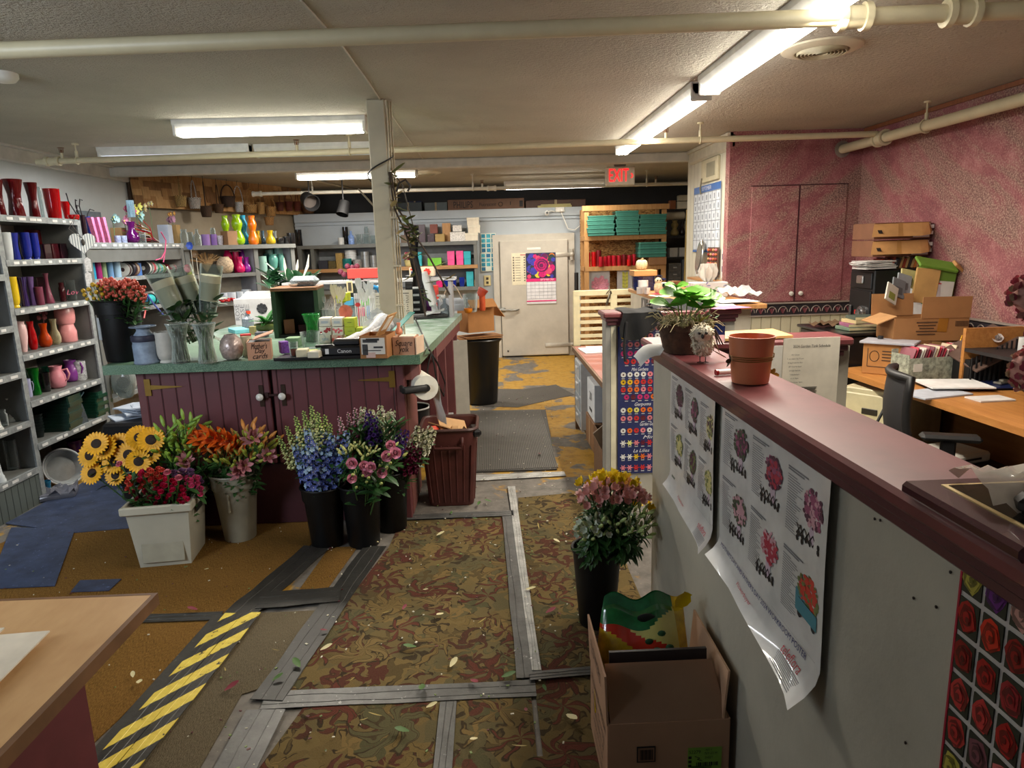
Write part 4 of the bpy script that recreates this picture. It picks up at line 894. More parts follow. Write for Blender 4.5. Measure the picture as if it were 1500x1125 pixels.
# ---------------------------------------------------------------- ribbon shelf
def ribbons():
    A=lambda z=1.77,x=-3.3:('x',x,z)
    V('tumbler',117,356,9,40,PLUM,'dark plum tall vase at the end of the ribbon shelf top',A(1.77,-3.3))
    V('tumbler',126,356,9,40,M((36,12,26),.15,coat=.6),'dark plum tall vase beside the blue one on the ribbon shelf top',A(1.77,-3.3))
    V('tumbler',134,355,8,38,M((40,60,170),.2,coat=.5),'narrow blue vase on the ribbon shelf top',A(1.77,-3.34))
    for i,l in enumerate(('beside the blue vase','middle of three','next to the stone pots')):
        V('tumbler',142+8.5*i,355,11,37,M((226,126,168),.2,.0,.25,30,coat=.5),'glossy pink striped square vase, '+l,A(1.77,-3.28),n=4,group='pink striped vases',rot=(0,-.12,.8))
    BX(176,355,18,23,.1,(150,118,76),'small tan wooden box between pink vases and purple vase',A(1.77,-3.42))
    for i,px in enumerate((173,182)): V('cup',px,355,10,11,M((160,172,206),.5,var=.5,vs=60),['blue grey stone pattern cup beside the pink vases','blue grey stone pattern cup beside the purple vase'][i],A(1.77,-3.24),'cup','cup')
    V('bulb',195,355,22,31,G((96,10,96),.2),'glossy purple bulb vase on the ribbon shelf top',A(1.77,-3.26))
    V('cyl',194,324,12,24,G((170,200,214),.5,ribs=60),'clear frosted cylinder stacked on the purple bulb vase',A(1.77+.235,-3.26))
    V('cyl',210,355,10,16,CLR,'small clear glass beside the purple bulb vase',A(1.77,-3.26))
    BX(244,355,17,27,.1,M((176,184,200),.3),'frosted white square vase on the ribbon shelf top',A(1.77,-3.3),'square_vase','vase')
    BX(258,355,13,27,.1,m_wood((150,118,72),(186,152,100)),'tan slatted wooden vase beside the frosted square vase',A(1.77,-3.3),'square_vase','vase')
    p=where(205,330,A(1.77,-3.6)); TH('acrylic_sheet','grey clear acrylic sheet standing behind the purple bulb vase','sheet',B().box((0,0,.16),(.004,.4,.3)),G((150,158,162),.5),(-3.72,6.7,1.77))
    def pick(px,py,col,label,n=5,r=.05,h=None,x=-3.35):
        q=WX(px,py,x); h=q.z-1.77; b=B(); b.tube([(0,0,0),(.01,0,h*.6),(0,0,h)],.003,5,1); rg=random.Random(px)
        for k in range(3):
            c=Vector((rg.uniform(-.02,.03),rg.uniform(-.05,.05),h+rg.uniform(-.03,.02)))
            for i in range(n):
                a=2*PI*i/n; b.petal(c,(.5,math.cos(a),math.sin(a)),(1,0,0),r,r*.7,.3,0,.4)
            b.ball(c+Vector((.012,0,0)),.01,6,2)
        TH('flower_pick',label,'flower pick',b,[M(col),M((90,120,80)),M((236,220,120))],(q.x,q.y,1.77))
    pick(184,309,(206,92,140),'bright pink artificial flower standing among the glass on the ribbon shelf')
    pick(181,322,(232,160,196),'pale pink artificial flower below the bright pink one')
    pick(197,305,(226,226,120),'yellow artificial flower above the purple bulb vase')
    pick(204,318,(176,220,220),'pale turquoise artificial flower beside the purple bulb vase')
    pick(208,302,(224,214,170),'cream blossom spray above the ribbon shelf',5,.035)
    pick(217,296,(214,210,180),'tall cream blossom spray near the shingles',5,.03)
    pick(163,318,(150,184,186),'pale teal artificial foliage beside the pink vases',7,.045)
    pick(250,312,(220,150,80),'orange and cream artificial blossom above the frosted square vase',5,.03)
    pick(246,322,(206,160,190),'pink tulle puff over the frosted square vase',8,.05)
    b=B(); rg=random.Random(3)
    for i in range(5):
        y=rg.uniform(-.25,.25); z=rg.uniform(.28,.42); b.tube([(0,0,0),(0,y*.3,z*.5),(0,y*.8,z*.85),(.02,y,z),(.03,y*1.2+.03,z-.01)],.0045,5)
    TH('curly_branch','curled black twigs standing by the pale teal foliage','twig',b,M((26,24,26)),(-3.4,6.05,1.77))
    cols=[(196,40,50),(230,226,220),(40,36,44),(170,60,90),(180,150,60),(110,120,140),(214,140,150)]
    for k,c in enumerate(cols[:5]):
        b=B()
        for i in range(16): 
            y=rg.uniform(-.18,.12); z=rg.uniform(.02,.2); b.tube([(rg.uniform(-.03,.05),.28+rg.uniform(-.05,.05),.01),(rg.uniform(-.05,.08),y*.3+.1,z*.7),(rg.uniform(-.05,.06),y-.05,z)],.004,4)
        TH('twig_bundle',['red','white','black','rose pink','mossy'][k]+' dyed twig bundle lying beside the purple bulb vase','twig bundle',b,M(c),(-3.32,6.75,1.78),0,'dyed twig bundles')
    p=WX(243,352,-3.12); b=B(); q=[WX(*k,-3.11)-p for k in ((236,340),(243,352),(242,368),(237,378),(228,381))]; b.tube(q,.006,5); b.tube([q[2],q[3]+Vector((0,.02,-.04))],.006,5); TH('pink_ribbon','loose pink ribbon trailing over the ribbon shelf rail','ribbon',b,M((200,80,120)),p)
    def roll(px,py,w,h,col,label,tilt=.0,x=-3.24):
        p=where(px,py,('x',x,1.48)); W,Hh=size(px,p,w,h); t=T('ribbon_roll',label,'ribbon roll',p,0,'ribbon rolls',(0,tilt,0))
        P(t,'ribbon',B().cyl((0,0,0),W/2,Hh,0,16),M(col,.35)); P(t,'core',B().cyl((0,0,-.002),W*.2,Hh+.008,0,10),M((210,200,180)))
    roll(137,411,11,26,(20,160,206),'tall cyan ribbon roll next to the vase shelving'); roll(146,410,11,27,(160,20,110),'tall magenta ribbon roll'); roll(154,409,9,28,(140,170,130),'sage green mesh roll beside the magenta one'); roll(163,408,10,22,(110,156,206),'sky blue ribbon roll beside the sage mesh')
    roll(173,407,12,24,(160,196,224),'wide pale blue ribbon roll in the middle'); roll(203,404,12,18,(80,130,206),'cornflower blue ribbon roll above a white disc')
    def spool(px,py,r,col,label,x=-3.25,side=M((226,226,222)),z=1.48,rz=0):
        p=where(px,py,('x',x,z)); m=mpp(p); R=r*m; t=T('ribbon_spool',label,'ribbon spool',p+Vector((0,0,R)),rz,'ribbon spools')
        P(t,'ribbon',B().lathe([(R*.95,-.02),(R*.95,.02)],n=20,X=RX(PI/2)),M(col,.4)); 
        for s in (-1,1): P(t,'flange',B().lathe([(R*.3,s*.021),(R,s*.021),(R,s*.024),(R*.3,s*.024),(R*.3,s*.021)],n=20,X=RX(PI/2)),side)
    spool(183,405,10,(80,60,60),'brown ribbon spool beside the pale blue roll'); spool(189,405,11,(40,40,60),'navy ribbon spool edged in white',side=M((50,46,50))); spool(195,404,10,(170,150,130),'beige ribbon spool before the cornflower roll',side=M((130,90,80)))
    spool(213,402,10,(230,230,226),'black dotted white ribbon spool',side=M((70,66,66))); spool(219,402,10,(196,40,60),'red ribbon spool with white flanges'); spool(225,401,9,(30,140,110),'green ribbon spool between red and turquoise ones'); spool(231,400,8,(100,200,196),'turquoise ribbon spool beside the green one'); spool(236,400,7,(120,150,60),'olive ribbon spool beside the dark red one')
    spool(242,400,7,(110,20,30),'dark red ribbon spool at the end of the shelf',side=M((90,20,26))); spool(253,399,6,(226,160,170),'pink ribbon spool on its side next to the ribbon shelf end')
    for i,(px,c,l) in enumerate(((189,(40,120,180),'first'),(199,(90,140,210),'second'),(210,(20,110,150),'third'),(221,(60,190,190),'fourth'),(232,(70,200,180),'fifth'))):
        p=where(px,476-i*2.5,('x',-3.2,1.2)); R=.055; t=T('ribbon_spool','blue green ribbon spool with black flanges on the rod shelf, '+l+' of five','ribbon spool',p+Vector((0,0,R)),0,'black flanged spools')
        P(t,'ribbon',B().lathe([(R*.85,-.06),(R*.85,.06)],n=18,X=RX(PI/2)),M(c,.3)); P(t,'flange',B().lathe([(R*.5,-.062),(R,-.062),(R,-.052),(R*.5,-.052),(R*.5,-.062)],n=18,X=RX(PI/2)),M((20,20,24)))
    for i,(pts,c,l) in enumerate(((((193,445),(196,458),(203,470)),(110,130,206),'short blue'),(((209,442),(213,455),(211,466)),(210,90,90),'coral red'),(((216,432),(226,446),(240,462)),(100,120,220),'long blue'))):
        b=B(); q=[WX(*k,-3.12) for k in pts]; b.tube([k-q[0] for k in q],.008,5); TH('ribbon_tail',l+' ribbon end hanging over the black flanged spools','ribbon',b,M(c,.4),q[0])
    for i,(px,py,r,c,l) in enumerate(((222,448,9,(226,230,236),'white'),(226,446,7,(190,90,190),'violet'),(180,700,6,(230,230,230),'plain'))[:2]): spool(px,py,r,c,l+' ribbon spool on the dim shelf above the rod shelf',x=-3.3,z=1.2)
    # things in the dark below
    t=T('cable_reel','white cable reel standing on the low part of the ribbon shelf','reel',where(187,600,('x',-3.2,.5))+Vector((0,0,.09)),.3)
    P(t,'flange',B().lathe([(.03,-.03),(.1,-.03),(.1,-.02),(.03,-.02),(.03,-.03)],n=24,X=RX(PI/2)),M((214,216,212))); P(t,'hub',B().lathe([(.05,-.02),(.05,.04)],n=18,X=RX(PI/2)),M((60,60,62)))
    BX(165,565,12,20,.1,(190,24,36),'red box on the lower board of the ribbon shelf',('x',-3.2,.86))
    BX(176,560,7,18,.1,(140,20,30),'dark red box beside the red box on the lower board',('x',-3.2,.86))
    t=T('tote_bin','black tote bin full of white plastic on the floor by the workbench','bin',(-2.72,5.2,0)); vess=B(); vess.box((0,0,.22),(.4,.4,.44),0,None,.02); P(t,'bin_body',vess,M((22,22,24),.4)); b=B()
    for i in range(8): b.box((rng.uniform(-.1,.1),rng.uniform(-.1,.1),.45+.012*i),(.24,.2,.01),0,None,0,rng.uniform(0,3),rng.uniform(-.1,.1))
    P(t,'plastic_sheets',b,M((190,200,214),.3))
    b=B(); b.ball((0,0,.14),(.1,.08,.14),10,wob=.12); TH('clear_bag','clear plastic bag slumped beside the white reel','bag',b,G((170,180,176),.6),where(168,610,('x',-3.05,.0)).xy.to_3d()+Vector((0,.2,.5)))
ribbons()
# ---------------------------------------------------------------- corner shelf
def corner():
    A=lambda v=.12,z=1.745:('B',v,z)
    V('jar',271,358,12,24,CLR,'clear glass jar at the end of the corner shelf top',A()); V('cyl',280,358,9,20,CLR,'narrow clear glass beside the jar on the corner shelf top',A(.2)); V('bottle',290,358,12,24,CLR,'clear glass bottle on the corner shelf top',A(),'bottle','bottle')
    V('cyl',302,358,13,16,(142,110,170),'wide lavender candle jar',A(),'candle_jar','jar'); V('cyl',314,358,10,16,(132,100,164),'narrow lavender candle jar',A(),'candle_jar','jar'); V('jar',312,341,8,10,CLR,'small clear lidded jar standing on the lavender candle jars',('B',.12,1.745+.115),'jar','jar')
    V('tumbler',323,358,10,14,M((196,190,196),.5,var=.4,vs=60),'white marbled tumbler beside the cardboard box',A())
    BX(337,358,17,20,.14,(150,112,76),'plain cardboard box on the corner shelf top',A(.1),rz=bang)
    L=(146,186,10)
    V('gourd',333,357,15,42,L,'lime green double gourd vase at the back of the bright row',A(.26)); V('gourd',350,358,20,43,L,'lime green double gourd vase at the front of the bright row',A(.08)); V('gourd',359,357,15,42,(40,150,190),'turquoise double gourd vase',A(.22)); V('gourd',372,358,16,41,(240,112,6),'orange double gourd vase',A(.1))
    V('bulb',379,357,10,20,G((206,176,40),.4),'small amber glass bulb vase behind the orange gourd',A(.24)); V('bulb',386,357,9,20,G((90,120,140),.5),'smoky blue glass vase between two amber ones',A(.22)); V('bulb',397,358,15,20,G((216,186,40),.4),'amber crackled glass bulb vase',A(.1)); V('bud',404,357,9,19,CLR,'clear glass bud vase beside the crackled amber vase',A(.2))
    V('bowl',411,358,13,9,(16,16,18),'low black bowl near the end of the corner shelf',A(.1),'bowl','bowl'); V('cup',420,358,11,11,(16,16,18),'short black pot between the bowl and the taller pot',A(.12),'pot','pot'); V('cup',427,357,12,16,(18,18,20),'taller black pot at the end of the corner shelf',A(.2),'pot','pot')
    z=1.44; A2=lambda v=.1:('B',v,z)
    b=B(); rg=random.Random(6)
    for i in range(60): a=rg.uniform(-.9,.9); b.tube([(0,0,.02),(.1*a,rg.uniform(-.03,.03),.14),(.3*a,rg.uniform(-.05,.05),.24-abs(a)*.1)],.004,4)
    TH('raffia_bundle','fanned bundle of tan raffia on the middle corner shelf','raffia',b,M((186,150,104),.8),where(304,402,A2(.15)),bang)
    V('ball',331,401,26,24,M((176,154,126),.8,var=.5,vs=50),'burlap wrapped pot with a floral print',A2(.08),'wrapped_pot','pot')
    V('ball',336,398,15,32,(206,20,90),'magenta vase behind the burlap pot',A2(.24)); V('bulb',353,400,14,23,(206,14,90),'magenta bulb vase beside the burlap pot',A2(.08)); V('cyl',348,399,9,30,(196,14,84),'upright magenta vase at the back',A2(.2)); V('bulb',363,399,13,22,(130,20,140),'purple bulb vase beside the magenta one',A2(.08)); V('ball',357,397,12,32,(120,20,130),'round purple vase at the back',A2(.25))
    b=B(); 
    for k in range(6): a=k*1.05; b.petal((0,0,0),(math.cos(a),math.sin(a),.15),(0,0,1),.07,.03,-.2,0,.1)
    TH('white_bird','white feathered ornament perched on the magenta vases','ornament',b,M((226,226,226)),where(348,400,A2(.1))+Vector((0,0,.235)))
    V('cyl',386,399,13,22,M((150,190,178),.3,coat=.3),'pale mint cylinder vase with a price label',A2(.08)); V('cyl',392,398,9,25,G((10,80,76),.2),'dark teal ribbed vase between mint vases',A2(.2)); V('urn',402,399,14,24,(88,150,138),'sea green urn vase in the middle',A2(.08)); V('urn',413,398,11,24,(88,150,138),'sea green urn vase at the shelf end',A2(.1)); V('cyl',411,397,15,34,M((130,170,160),.3),'tall mint cylinder vase at the back',A2(.24)); V('foot',397,397,12,30,(110,160,150),'mint footed vase at the back of the sea green urns',A2(.25))
    A3=lambda v=.12:('B',v,1.13)
    for i,(px,w,h) in enumerate(((329,10,13),(339,15,13),(352,11,13),(362,15,15))): V('cup',px,438,w,h,M((200,208,216),.3),['small frosted white candle cup beneath the burlap pot','wide frosted white candle cup, second in its row','frosted white candle cup, third in its row','tallest frosted white candle cup at the divider'][i],A3(),'candle_cup','candle holder')
    b=B(); rg=random.Random(9)
    for i in range(30): b.ball((rg.uniform(-.09,.09),rg.uniform(-.03,.03),rg.uniform(.015,.04)),.014,6)
    TH('berry_spray','red berry spray lying on the lower corner shelf','berries',b,M((170,16,26),.3),where(332,446,('B',.02,1.13)),bang)
    # artificial picks leaning on the ribbon shelf end
    for i,(px,py,c,l) in enumerate(((279,360,(60,90,180),'blue patterned bow'),(287,372,(110,84,56),'round brown seed head'),(276,393,(220,120,140),'pink star'),(280,397,(210,214,50),'lime yellow flower'))):
        q=where(px,py,('B',-.1,0)); d=ray(px,py); q=CO+d*((q-CO).xy.length/d.xy.length); b=B(); b.tube([(0,0,-.45),(0,0,0)],.003,5,1)
        for k in range(8): a=k*PI/4; b.petal((0,0,0),(math.cos(a)*.7,-.3,math.sin(a)),(0,-1,0),.045,.035,.2,0,.5)
        TH('craft_pick',l+' on a stick between ribbon shelf and corner shelf','pick',b,[M(c),M((200,196,180))],q)
    # baskets hanging along the shingles
    def bask(px,top,y0,y1,w,c,label,off=.17,tall=0,col2=None):
        nrm=Vector((ad.y,-ad.x,0)).normalized(); q0=Vector((a0.x,a0.y,0))+nrm*off; d=ray(px,y1); s=(q0-CO).dot(nrm)/d.dot(nrm); p=CO+d*s; m=mpp(p)
        Hh=(y1-y0)*m; R=w*m*.92/2; hh=(y1-top)*m
        t=T('wicker_basket',label,'basket',p,rng.uniform(0,3),'hanging baskets')
        mt=m_wicker(tuple(min(255,v*1.3) for v in c)); P(t,'basket_body',vessel('tumbler',R,Hh,18,t=.08),mt)
        b=B(); b.tube([(R*1.02*math.cos(a*PI/8),R*1.02*math.sin(a*PI/8),Hh) for a in range(16)],R*.09,6,closed=True); P(t,'rim',b,mt)
        P(t,'handle',B().tube([(R*.95*math.cos(a*PI/12),0,Hh*.8+(hh-Hh*.8)*math.sin(a*PI/12)) for a in range(13)],R*.07+.002,6),mt)
        P(t,'hook',B().tube([(0,0,hh),(0,0,hh+.04),(.01,0,hh+.07)],.003,5),M((60,54,48)))
    for r in ((266,264,288,303,18,(176,140,84),'tan wicker basket with thin handle, first along the shingles'),(286,266,291,306,20,(206,184,170),'whitewashed pinkish basket with a tall handle'),(303,268,303,318,18,(70,48,30),'dark brown bark basket with a wide arched handle',.24),(321,272,300,312,16,(84,58,36),'dark twig basket behind the bark basket'),(335,272,289,303,22,(60,40,28),'dark wicker basket with broad rim'),(351,274,297,311,14,(220,216,206),'small white wicker basket'),(368,277,301,312,20,(172,130,76),'low wide tan wicker basket'),(383,276,297,314,13,(176,132,78),'upright tan wicker basket beside the low wide one'),(397,290,304,317,17,(170,126,72),'tan wicker basket hanging above another tan basket'),(395,308,319,330,15,(164,120,70),'lowest hanging tan wicker basket',.24),(411,285,297,309,12,(96,48,34),'first reddish brown basket past the tan ones'),(424,284,296,309,12,(104,46,34),'middle reddish brown basket'),(436,284,296,309,12,(110,50,36),'reddish brown basket next to the spotlight can'),(452,294,304,313,21,(110,74,44),'brown shallow basket below the spotlight can')): bask(*r)
def m_wicker(c):
    k=('wick',c)
    if k in MC: return MC[k]
    t=NT('wicker'); p=t.pos(); x=t.xyz(p); a=t.math('ARCTAN2',x[1],x[0])
    u=t.math('MULTIPLY',t.math('SINE',t.math('MULTIPLY',a,16)),t.math('SINE',t.math('MULTIPLY',x[2],420))); f,_=t.noise(p,40,3)
    k2=t.math('ADD',u,t.math('MULTIPLY',t.math('SUBTRACT',f,.5),.8))
    t.col(t.ramp(k2,[(.0,tuple(v*.45 for v in c)),(.45,c),(.9,tuple(min(255,v*1.2) for v in c))])); t.b.inputs['Roughness'].default_value=.7; t.bump(u,.6,.005); MC[k]=t.m; return t.m
corner()
# ================================================================ BACK WALL GOODS
def wallshelf():
    Y=10.05; A=lambda z=1.735,y=Y:('y',y,z)
    V('cyl',438,357,11,23,M((14,14,16),.1,coat=.6),'shiny black cylinder vase at the end of the cooler wall shelf',A())
    V('cyl',500,356,9,10,(226,226,222),'white pillar candle on the cooler wall shelf',A(),'candle','candle'); V('cyl',507,356,9,25,M((16,16,18),.1,coat=.6),'shiny black cylinder vase behind the blue patterned bottle',A(y=10.15)); V('bottle',515,357,9,19,M((120,150,206),.3,var=.5,vs=60),'blue and white patterned bottle',A(y=9.98),'bottle','bottle')
    V('gather',526,357,10,14,CLR,'clear glass vase beside the patterned blue bottle',A()); V('cyl',537,357,12,14,CLR,'wide clear glass vase by the column',A()); V('jar',537,343,7,10,CLR,'small clear glass jar stacked by the column',('y',Y,1.735+.145),'jar','jar'); V('cyl',547,357,10,12,CLR,'clear glass tumbler next to the column',A())
    BX(488,356,0.1,.1,.01,GREY,'x','x') if 0 else None
    z=1.735; cz=M((64,34,40),.25,coat=.4)
    BX(594,355,12,11,.12,(96,78,60),'brown box partly behind the vine garland',A(y=9.99)); BX(599,354,12,24,.1,(72,40,40),'tall dark plum gift bag beside the vine garland',A(y=10.12),'gift_bag','bag'); BX(614,355,20,25,.12,cz,'largest plum gift bag in clear wrap',A(),'gift_bag','bag'); BX(632,355,10,11,.1,cz,'small plum box in clear wrap beneath the red brown one',A()); BX(636,344,11,13,.1,(126,66,54),'red brown box in clear wrap',('y',Y,z+.118)); BX(645,355,14,11,.1,M((150,122,66),.35,.3),'flat gold box on the cooler wall shelf',A(y=9.98)); BX(655,354,12,26,.1,m_wood((170,120,66),(200,152,96),4,2),'tall honey wood box on the cooler wall shelf',A(y=10.12),'wooden_box')
    mus=M((220,216,210),.6,var=.35,vs=90); BX(671,353,22,13,.14,mus,'white box printed with music notes, lower one',A()); BX(670,340,13,9,.1,mus,'white box printed with music notes, upper one',('y',Y,z+.135))
    cr=(222,212,192); hs=('bottom','middle','topmost'); zz=z
    for i,(px,w,h) in enumerate(((691,19,11),(695,18,11),(694,18,10.5))):
        o=BX(px,352,w,h,.16,cr,'plain cream box stacked by the cooler door, %s of three'%hs[i],('y',10.07,zz),group='cream boxes',lid=M((228,220,200))); zz+=h*mpp(o.location)*1.01
    # middle boards
    z=1.40; A2=lambda y=Y:('y',y,z)
    BX(475,392,14,12,.12,(36,38,50),'navy box on the wall shelf',A2()); BX(488,392,11,11,.12,M((92,80,44),.4,.3,var=.4,vs=60),'dark gold patterned box beside the navy one',A2()); BX(499,392,10,22,.12,M((158,128,66),.4,.3,var=.4,vs=50),'tall gold filigree box',A2()); V('cup',509,393,14,14,M((8,104,104),.3,coat=.4),'teal pot on the wall shelf',A2(9.97),'pot','pot')
    hs=('lowest','second','third','topmost')
    for i in range(4): V('bowl',515,392,18,6,(214,216,216),'white bowl in the stack behind the teal pot, %s of four'%hs[i],('y',10.12,z+.035*i+.09),'bowl','bowl','white bowls')
    V('cup',524,393,13,12,M((150,150,150),.4,.4,var=.4,vs=60),'silver glitter pot beside the teal pot',A2(9.97),'pot','pot')
    for i in range(4): V('cup',536,392,13,6,M((156,158,158),.3,.6),'silver tin in the stack by the column, %s of four'%hs[i],('y',10.08,z+.056*i),'tin','tin','silver tins')
    for i in range(3): V('cup',548,392,11,6,M((150,152,152),.3,.6),'silver tin in the shorter stack hidden partly by the column, %s of three'%('lowest','middle','topmost')[i],('y',10.08,z+.056*i),'tin','tin','silver tins')
    CY=(50,170,184); PK=(232,84,150); GN=(120,200,60)
    def two(px,base,w,h1,h2,c,lab,zb,d=.11):
        o=BX(px,base,w,h1,d,c,'lower '+lab,('y',Y,zb)); hh=h1*mpp(o.location)*1.01; BX(px,base,w*1.04,h2,d,c,'upper '+lab,('y',Y,zb+hh))
    b=vessel('bowl',.07,.08); V('tumbler',599,388,13,9,M((204,190,130),.6),'yellow basket pot at the vine garland',A2(),'pot','pot')
    b=B(); rg=random.Random(5)
    for i in range(22): b.ball((rg.uniform(-.06,.06),rg.uniform(-.04,.04),.1+rg.uniform(0,.09)),.018,6,rg.choice((0,0,1)))
    TH('flower_pick','pink and white artificial blossoms in the yellow basket pot','flowers',b,[M((170,70,90)),M((214,196,170))],where(599,388,A2()))
    two(613,387,11,10,10,CY,'cyan box of the pair next to the yellow basket pot',z); BX(632,386,10,11,.11,GN,'lime green box first of two side by side',A2()); BX(642,386,10,11,.11,GN,'lime green box second of two side by side',A2()); two(661,384,10,8,12,PK,'pink box of the pair beside the lime boxes',z); two(674,384,10,8,12,PK,'pink box of the pair beside the upper cyan pair',z); two(685,383,10,9,10,CY,'cyan box of the pair at the end of the middle board',z); BX(695,382,8,9,.1,(20,20,22),'small black box at the end of the middle board',A2())
    z=1.09; A3=lambda y=Y:('y',y,z); NB=M((16,40,130),.2,coat=.5)
    BX(644,418,9,12,.1,M((214,20,110),.4),'magenta printed box on the bottom board of the wall shelf',A3()); V('tumbler',654,418,10,13,NB,'royal blue square pot beside the magenta printed box',A3(),'square_pot','pot',n=4,rot=(0,0,.78)); V('tumbler',665,418,11,13,NB,'royal blue square pot, middle of three',A3(),'square_pot','pot',n=4,rot=(0,0,.78)); V('tumbler',677,417,11,13,NB,'royal blue square pot beside the lowest cyan pair',A3(),'square_pot','pot',n=4,rot=(0,0,.78)); two(689,417,10,10,11,CY,'cyan box of the lowest pair',z); BX(698,416,6,9,.08,M((180,166,130),.5,var=.5,vs=60),'small patterned box at the bottom board end',A3())
    # long boxes on the cooler roof
    def roofbox(px0,px1,py,h,d,c,lab,name='carton',txt=None,y=10.5):
        p0=WY(px0,py,y); p1=WY(px1,py,y); w=(p1-p0).x; hh=h*mpp(p0); t=T(name,lab,'box',((p0.x+p1.x)/2,y+d/2,2.18))
        P(t,'box_body',B().box((0,0,hh/2),(w,d,hh),bev=.004),M(c)); 
        if txt:
            b=B(); b.text('PHILIPS',hh*.85,TR(-w*.30,-d/2-.003,hh*.5)@FRONT,0,0,w*.25); b.text('Fluorescent',hh*.45,TR(.02*w,-d/2-.003,hh*.5)@FRONT,0,0,w*.22); b.tube([(w*.19+.03*math.cos(a*PI/8),-d/2-.004,hh*.5+.03*math.sin(a*PI/8)) for a in range(16)],.004,4,closed=True); b.box((w*.32,-d/2-.003,hh*.55),(.012,.002,.05)); b.box((w*.46,-d/2-.003,hh*.5),(.05,.002,.09)); P(t,'lettering',b,M((44,34,28)),'black printed lettering')
        else: P(t,'tape_band',B().box((0,-d/2-.001,hh/2),(w*.02+.02,.003,hh)).box((0,0,hh+.001),(w*.02+.02,d,.002)),M((176,150,110)))
    roofbox(656,768,304,16,.2,(128,90,64),'long brown lamp carton lying on the cooler roof',txt=1); roofbox(770,858,301,12,.3,(96,66,50),'brown carton on the cooler roof above the door')
    roofbox(578,618,308,14,.25,(70,76,76),'dark slatted crate on the cooler roof behind the column','crate'); roofbox(598,618,306,17,.2,(36,44,84),'dark blue box on the cooler roof behind the column',y=10.8); roofbox(622,655,306,13,.25,(104,112,112),'grey wire crate on the cooler roof beside the lamp carton','crate')
    b=B(); b.box((0,0,.02),(.5,.14,.035),rz=.03); b.box((.02,0,.045),(.44,.14,.02),rz=-.05); TH('paper_bundle','yellowed paper bundle on the cooler roof over the door','paper',b,M((186,172,110)),(1.0,10.45,2.18))
    t=T('junction_box','white junction box with plugs on the cooler wall over the door','electric box',WY(820,307,10.2)); P(t,'box_body',B().box((0,0,0),(.13,.06,.07),bev=.006),M((214,212,204))); P(t,'plug',B().box((.02,-.04,-.01),(.04,.04,.04),bev=.006),M((236,234,228)))
    b=B(); q=[WY(*k,10.18) for k in ((822,311),(828,325),(832,335),(842,337),(850,330),(855,318),(857,306))]; b.tube(q,.007,6); TH('white_cable','white cable looping from the junction box to the pine rack','cable',b,M((224,222,214)))
    t=T('security_camera','small white camera beside the junction box over the cooler door','camera',WY(801,312,10.1)); P(t,'camera_body',B().box((0,0,0),(.06,.08,.07),bev=.02),M((230,230,226),.3)); P(t,'lens',B().cyl((0,0,0),.018,.012,0,12,TR(0,-.04,0)@RX(PI/2)),M((14,14,16),.2)); P(t,'bracket',B().tube([(.02,.02,.02),(.07,.05,.03),(.12,.09,.02)],.01,6),M((220,220,214)))
    t=T('wall_outlet','cream wall outlet on the cooler wall below the teal swatch sheets','outlet',WY(714,411,10.24)); P(t,'plate',B().box((0,0,0),(.1,.012,.15),bev=.004),M((214,200,150))); b=B(); b.box((0,-.008,.03),(.035,.006,.035)); b.box((0,-.008,-.03),(.035,.006,.035)); P(t,'socket',b,M((60,54,44)))
    # teal swatch sheets
    rg=random.Random(4)
    for i,(y0,y1,l) in enumerate(((342,370,'upper'),(371,397,'lower'))):
        p0=WY(704,y0,10.228); p1=WY(727,y1,10.228); b=B(); w=p1.x-p0.x; h=p0.z-p1.z; b.box((0,0,0),(w,.004,h)); nx,ny=3,4
        for a in range(nx):
            for c in range(ny):
                if i==1 and c==3 and a==1: continue
                b.box((-w/2+w*(a+.5)/nx,-.004,h/2-h*(c+.5)/ny*.97-.005),(w*.25,.003,h*.19),rg.choice((1,2,3)))
        TH('swatch_sheet',l+' sheet of teal photo squares taped beside the cooler door','sheet',b,[M((216,222,208)),M((40,140,170),.5,var=.4,vs=40),M((70,170,190),.5,var=.4,vs=40),M((30,110,150),.5,var=.4,vs=40)],((p0.x+p1.x)/2,10.226,(p0.z+p1.z)/2),0,'teal swatch sheets')
    # calendar + list on the door
    y=10.14; p0=WY(770,371,y); p1=WY(815,444,y); w=p1.x-p0.x; h=p0.z-p1.z; pc=((p0.x+p1.x)/2,y,p1.z)
    t=T('wall_calendar','flower calendar with magenta rose picture hung on the cooler door','calendar',pc)
    P(t,'month_sheet',B().box((0,0,h*.25),(w,.008,h*.5)),M((226,226,230)))
    b=B()
    for i in range(8): b.box((-w/2+w*i/7*.98+.004,-.006,h*.27),(.003,.002,h*.34))
    for i in range(6): b.box((0,-.006,h*.1+h*.34*i/5),(w*.98,.002,.003))
    P(t,'grid_lines',b,M((150,154,166)))
    PKM=M((220,40,120)); P(t,'pink_header',B().box((0,-.006,h*.47),(w,.004,h*.06)),PKM); P(t,'pink_footer',B().box((0,-.006,h*.055),(w,.004,h*.022)),PKM)
    P(t,'lettering',B().text('SEPTEMBER 2024',h*.05,TR(w*.2,-.01,h*.475)@FRONT,0,0,w*.46),M((245,235,240)))
    pic=[M((34,36,70)),M((200,20,110),.5,var=.4,vs=50),M((230,130,30)),M((60,60,170),.5,var=.4,vs=60),M((214,70,110)),M((40,60,56)),M((220,200,60)),M((96,20,80))]
    b=B(); b.box((0,0,h*.75),(w,.008,h*.5)); rg=random.Random(12)
    for i in range(70): 
        r=rg.uniform(.02,.06); b.lathe([(0,0),(r,0)],(0,0,0),9,rg.choice((1,2,3,3,4,5,6,7)),TR(rg.uniform(-w/2+r,w/2-r),-.0065-.00003*i,rg.uniform(h*.5+r,h-r))@RX(PI/2))
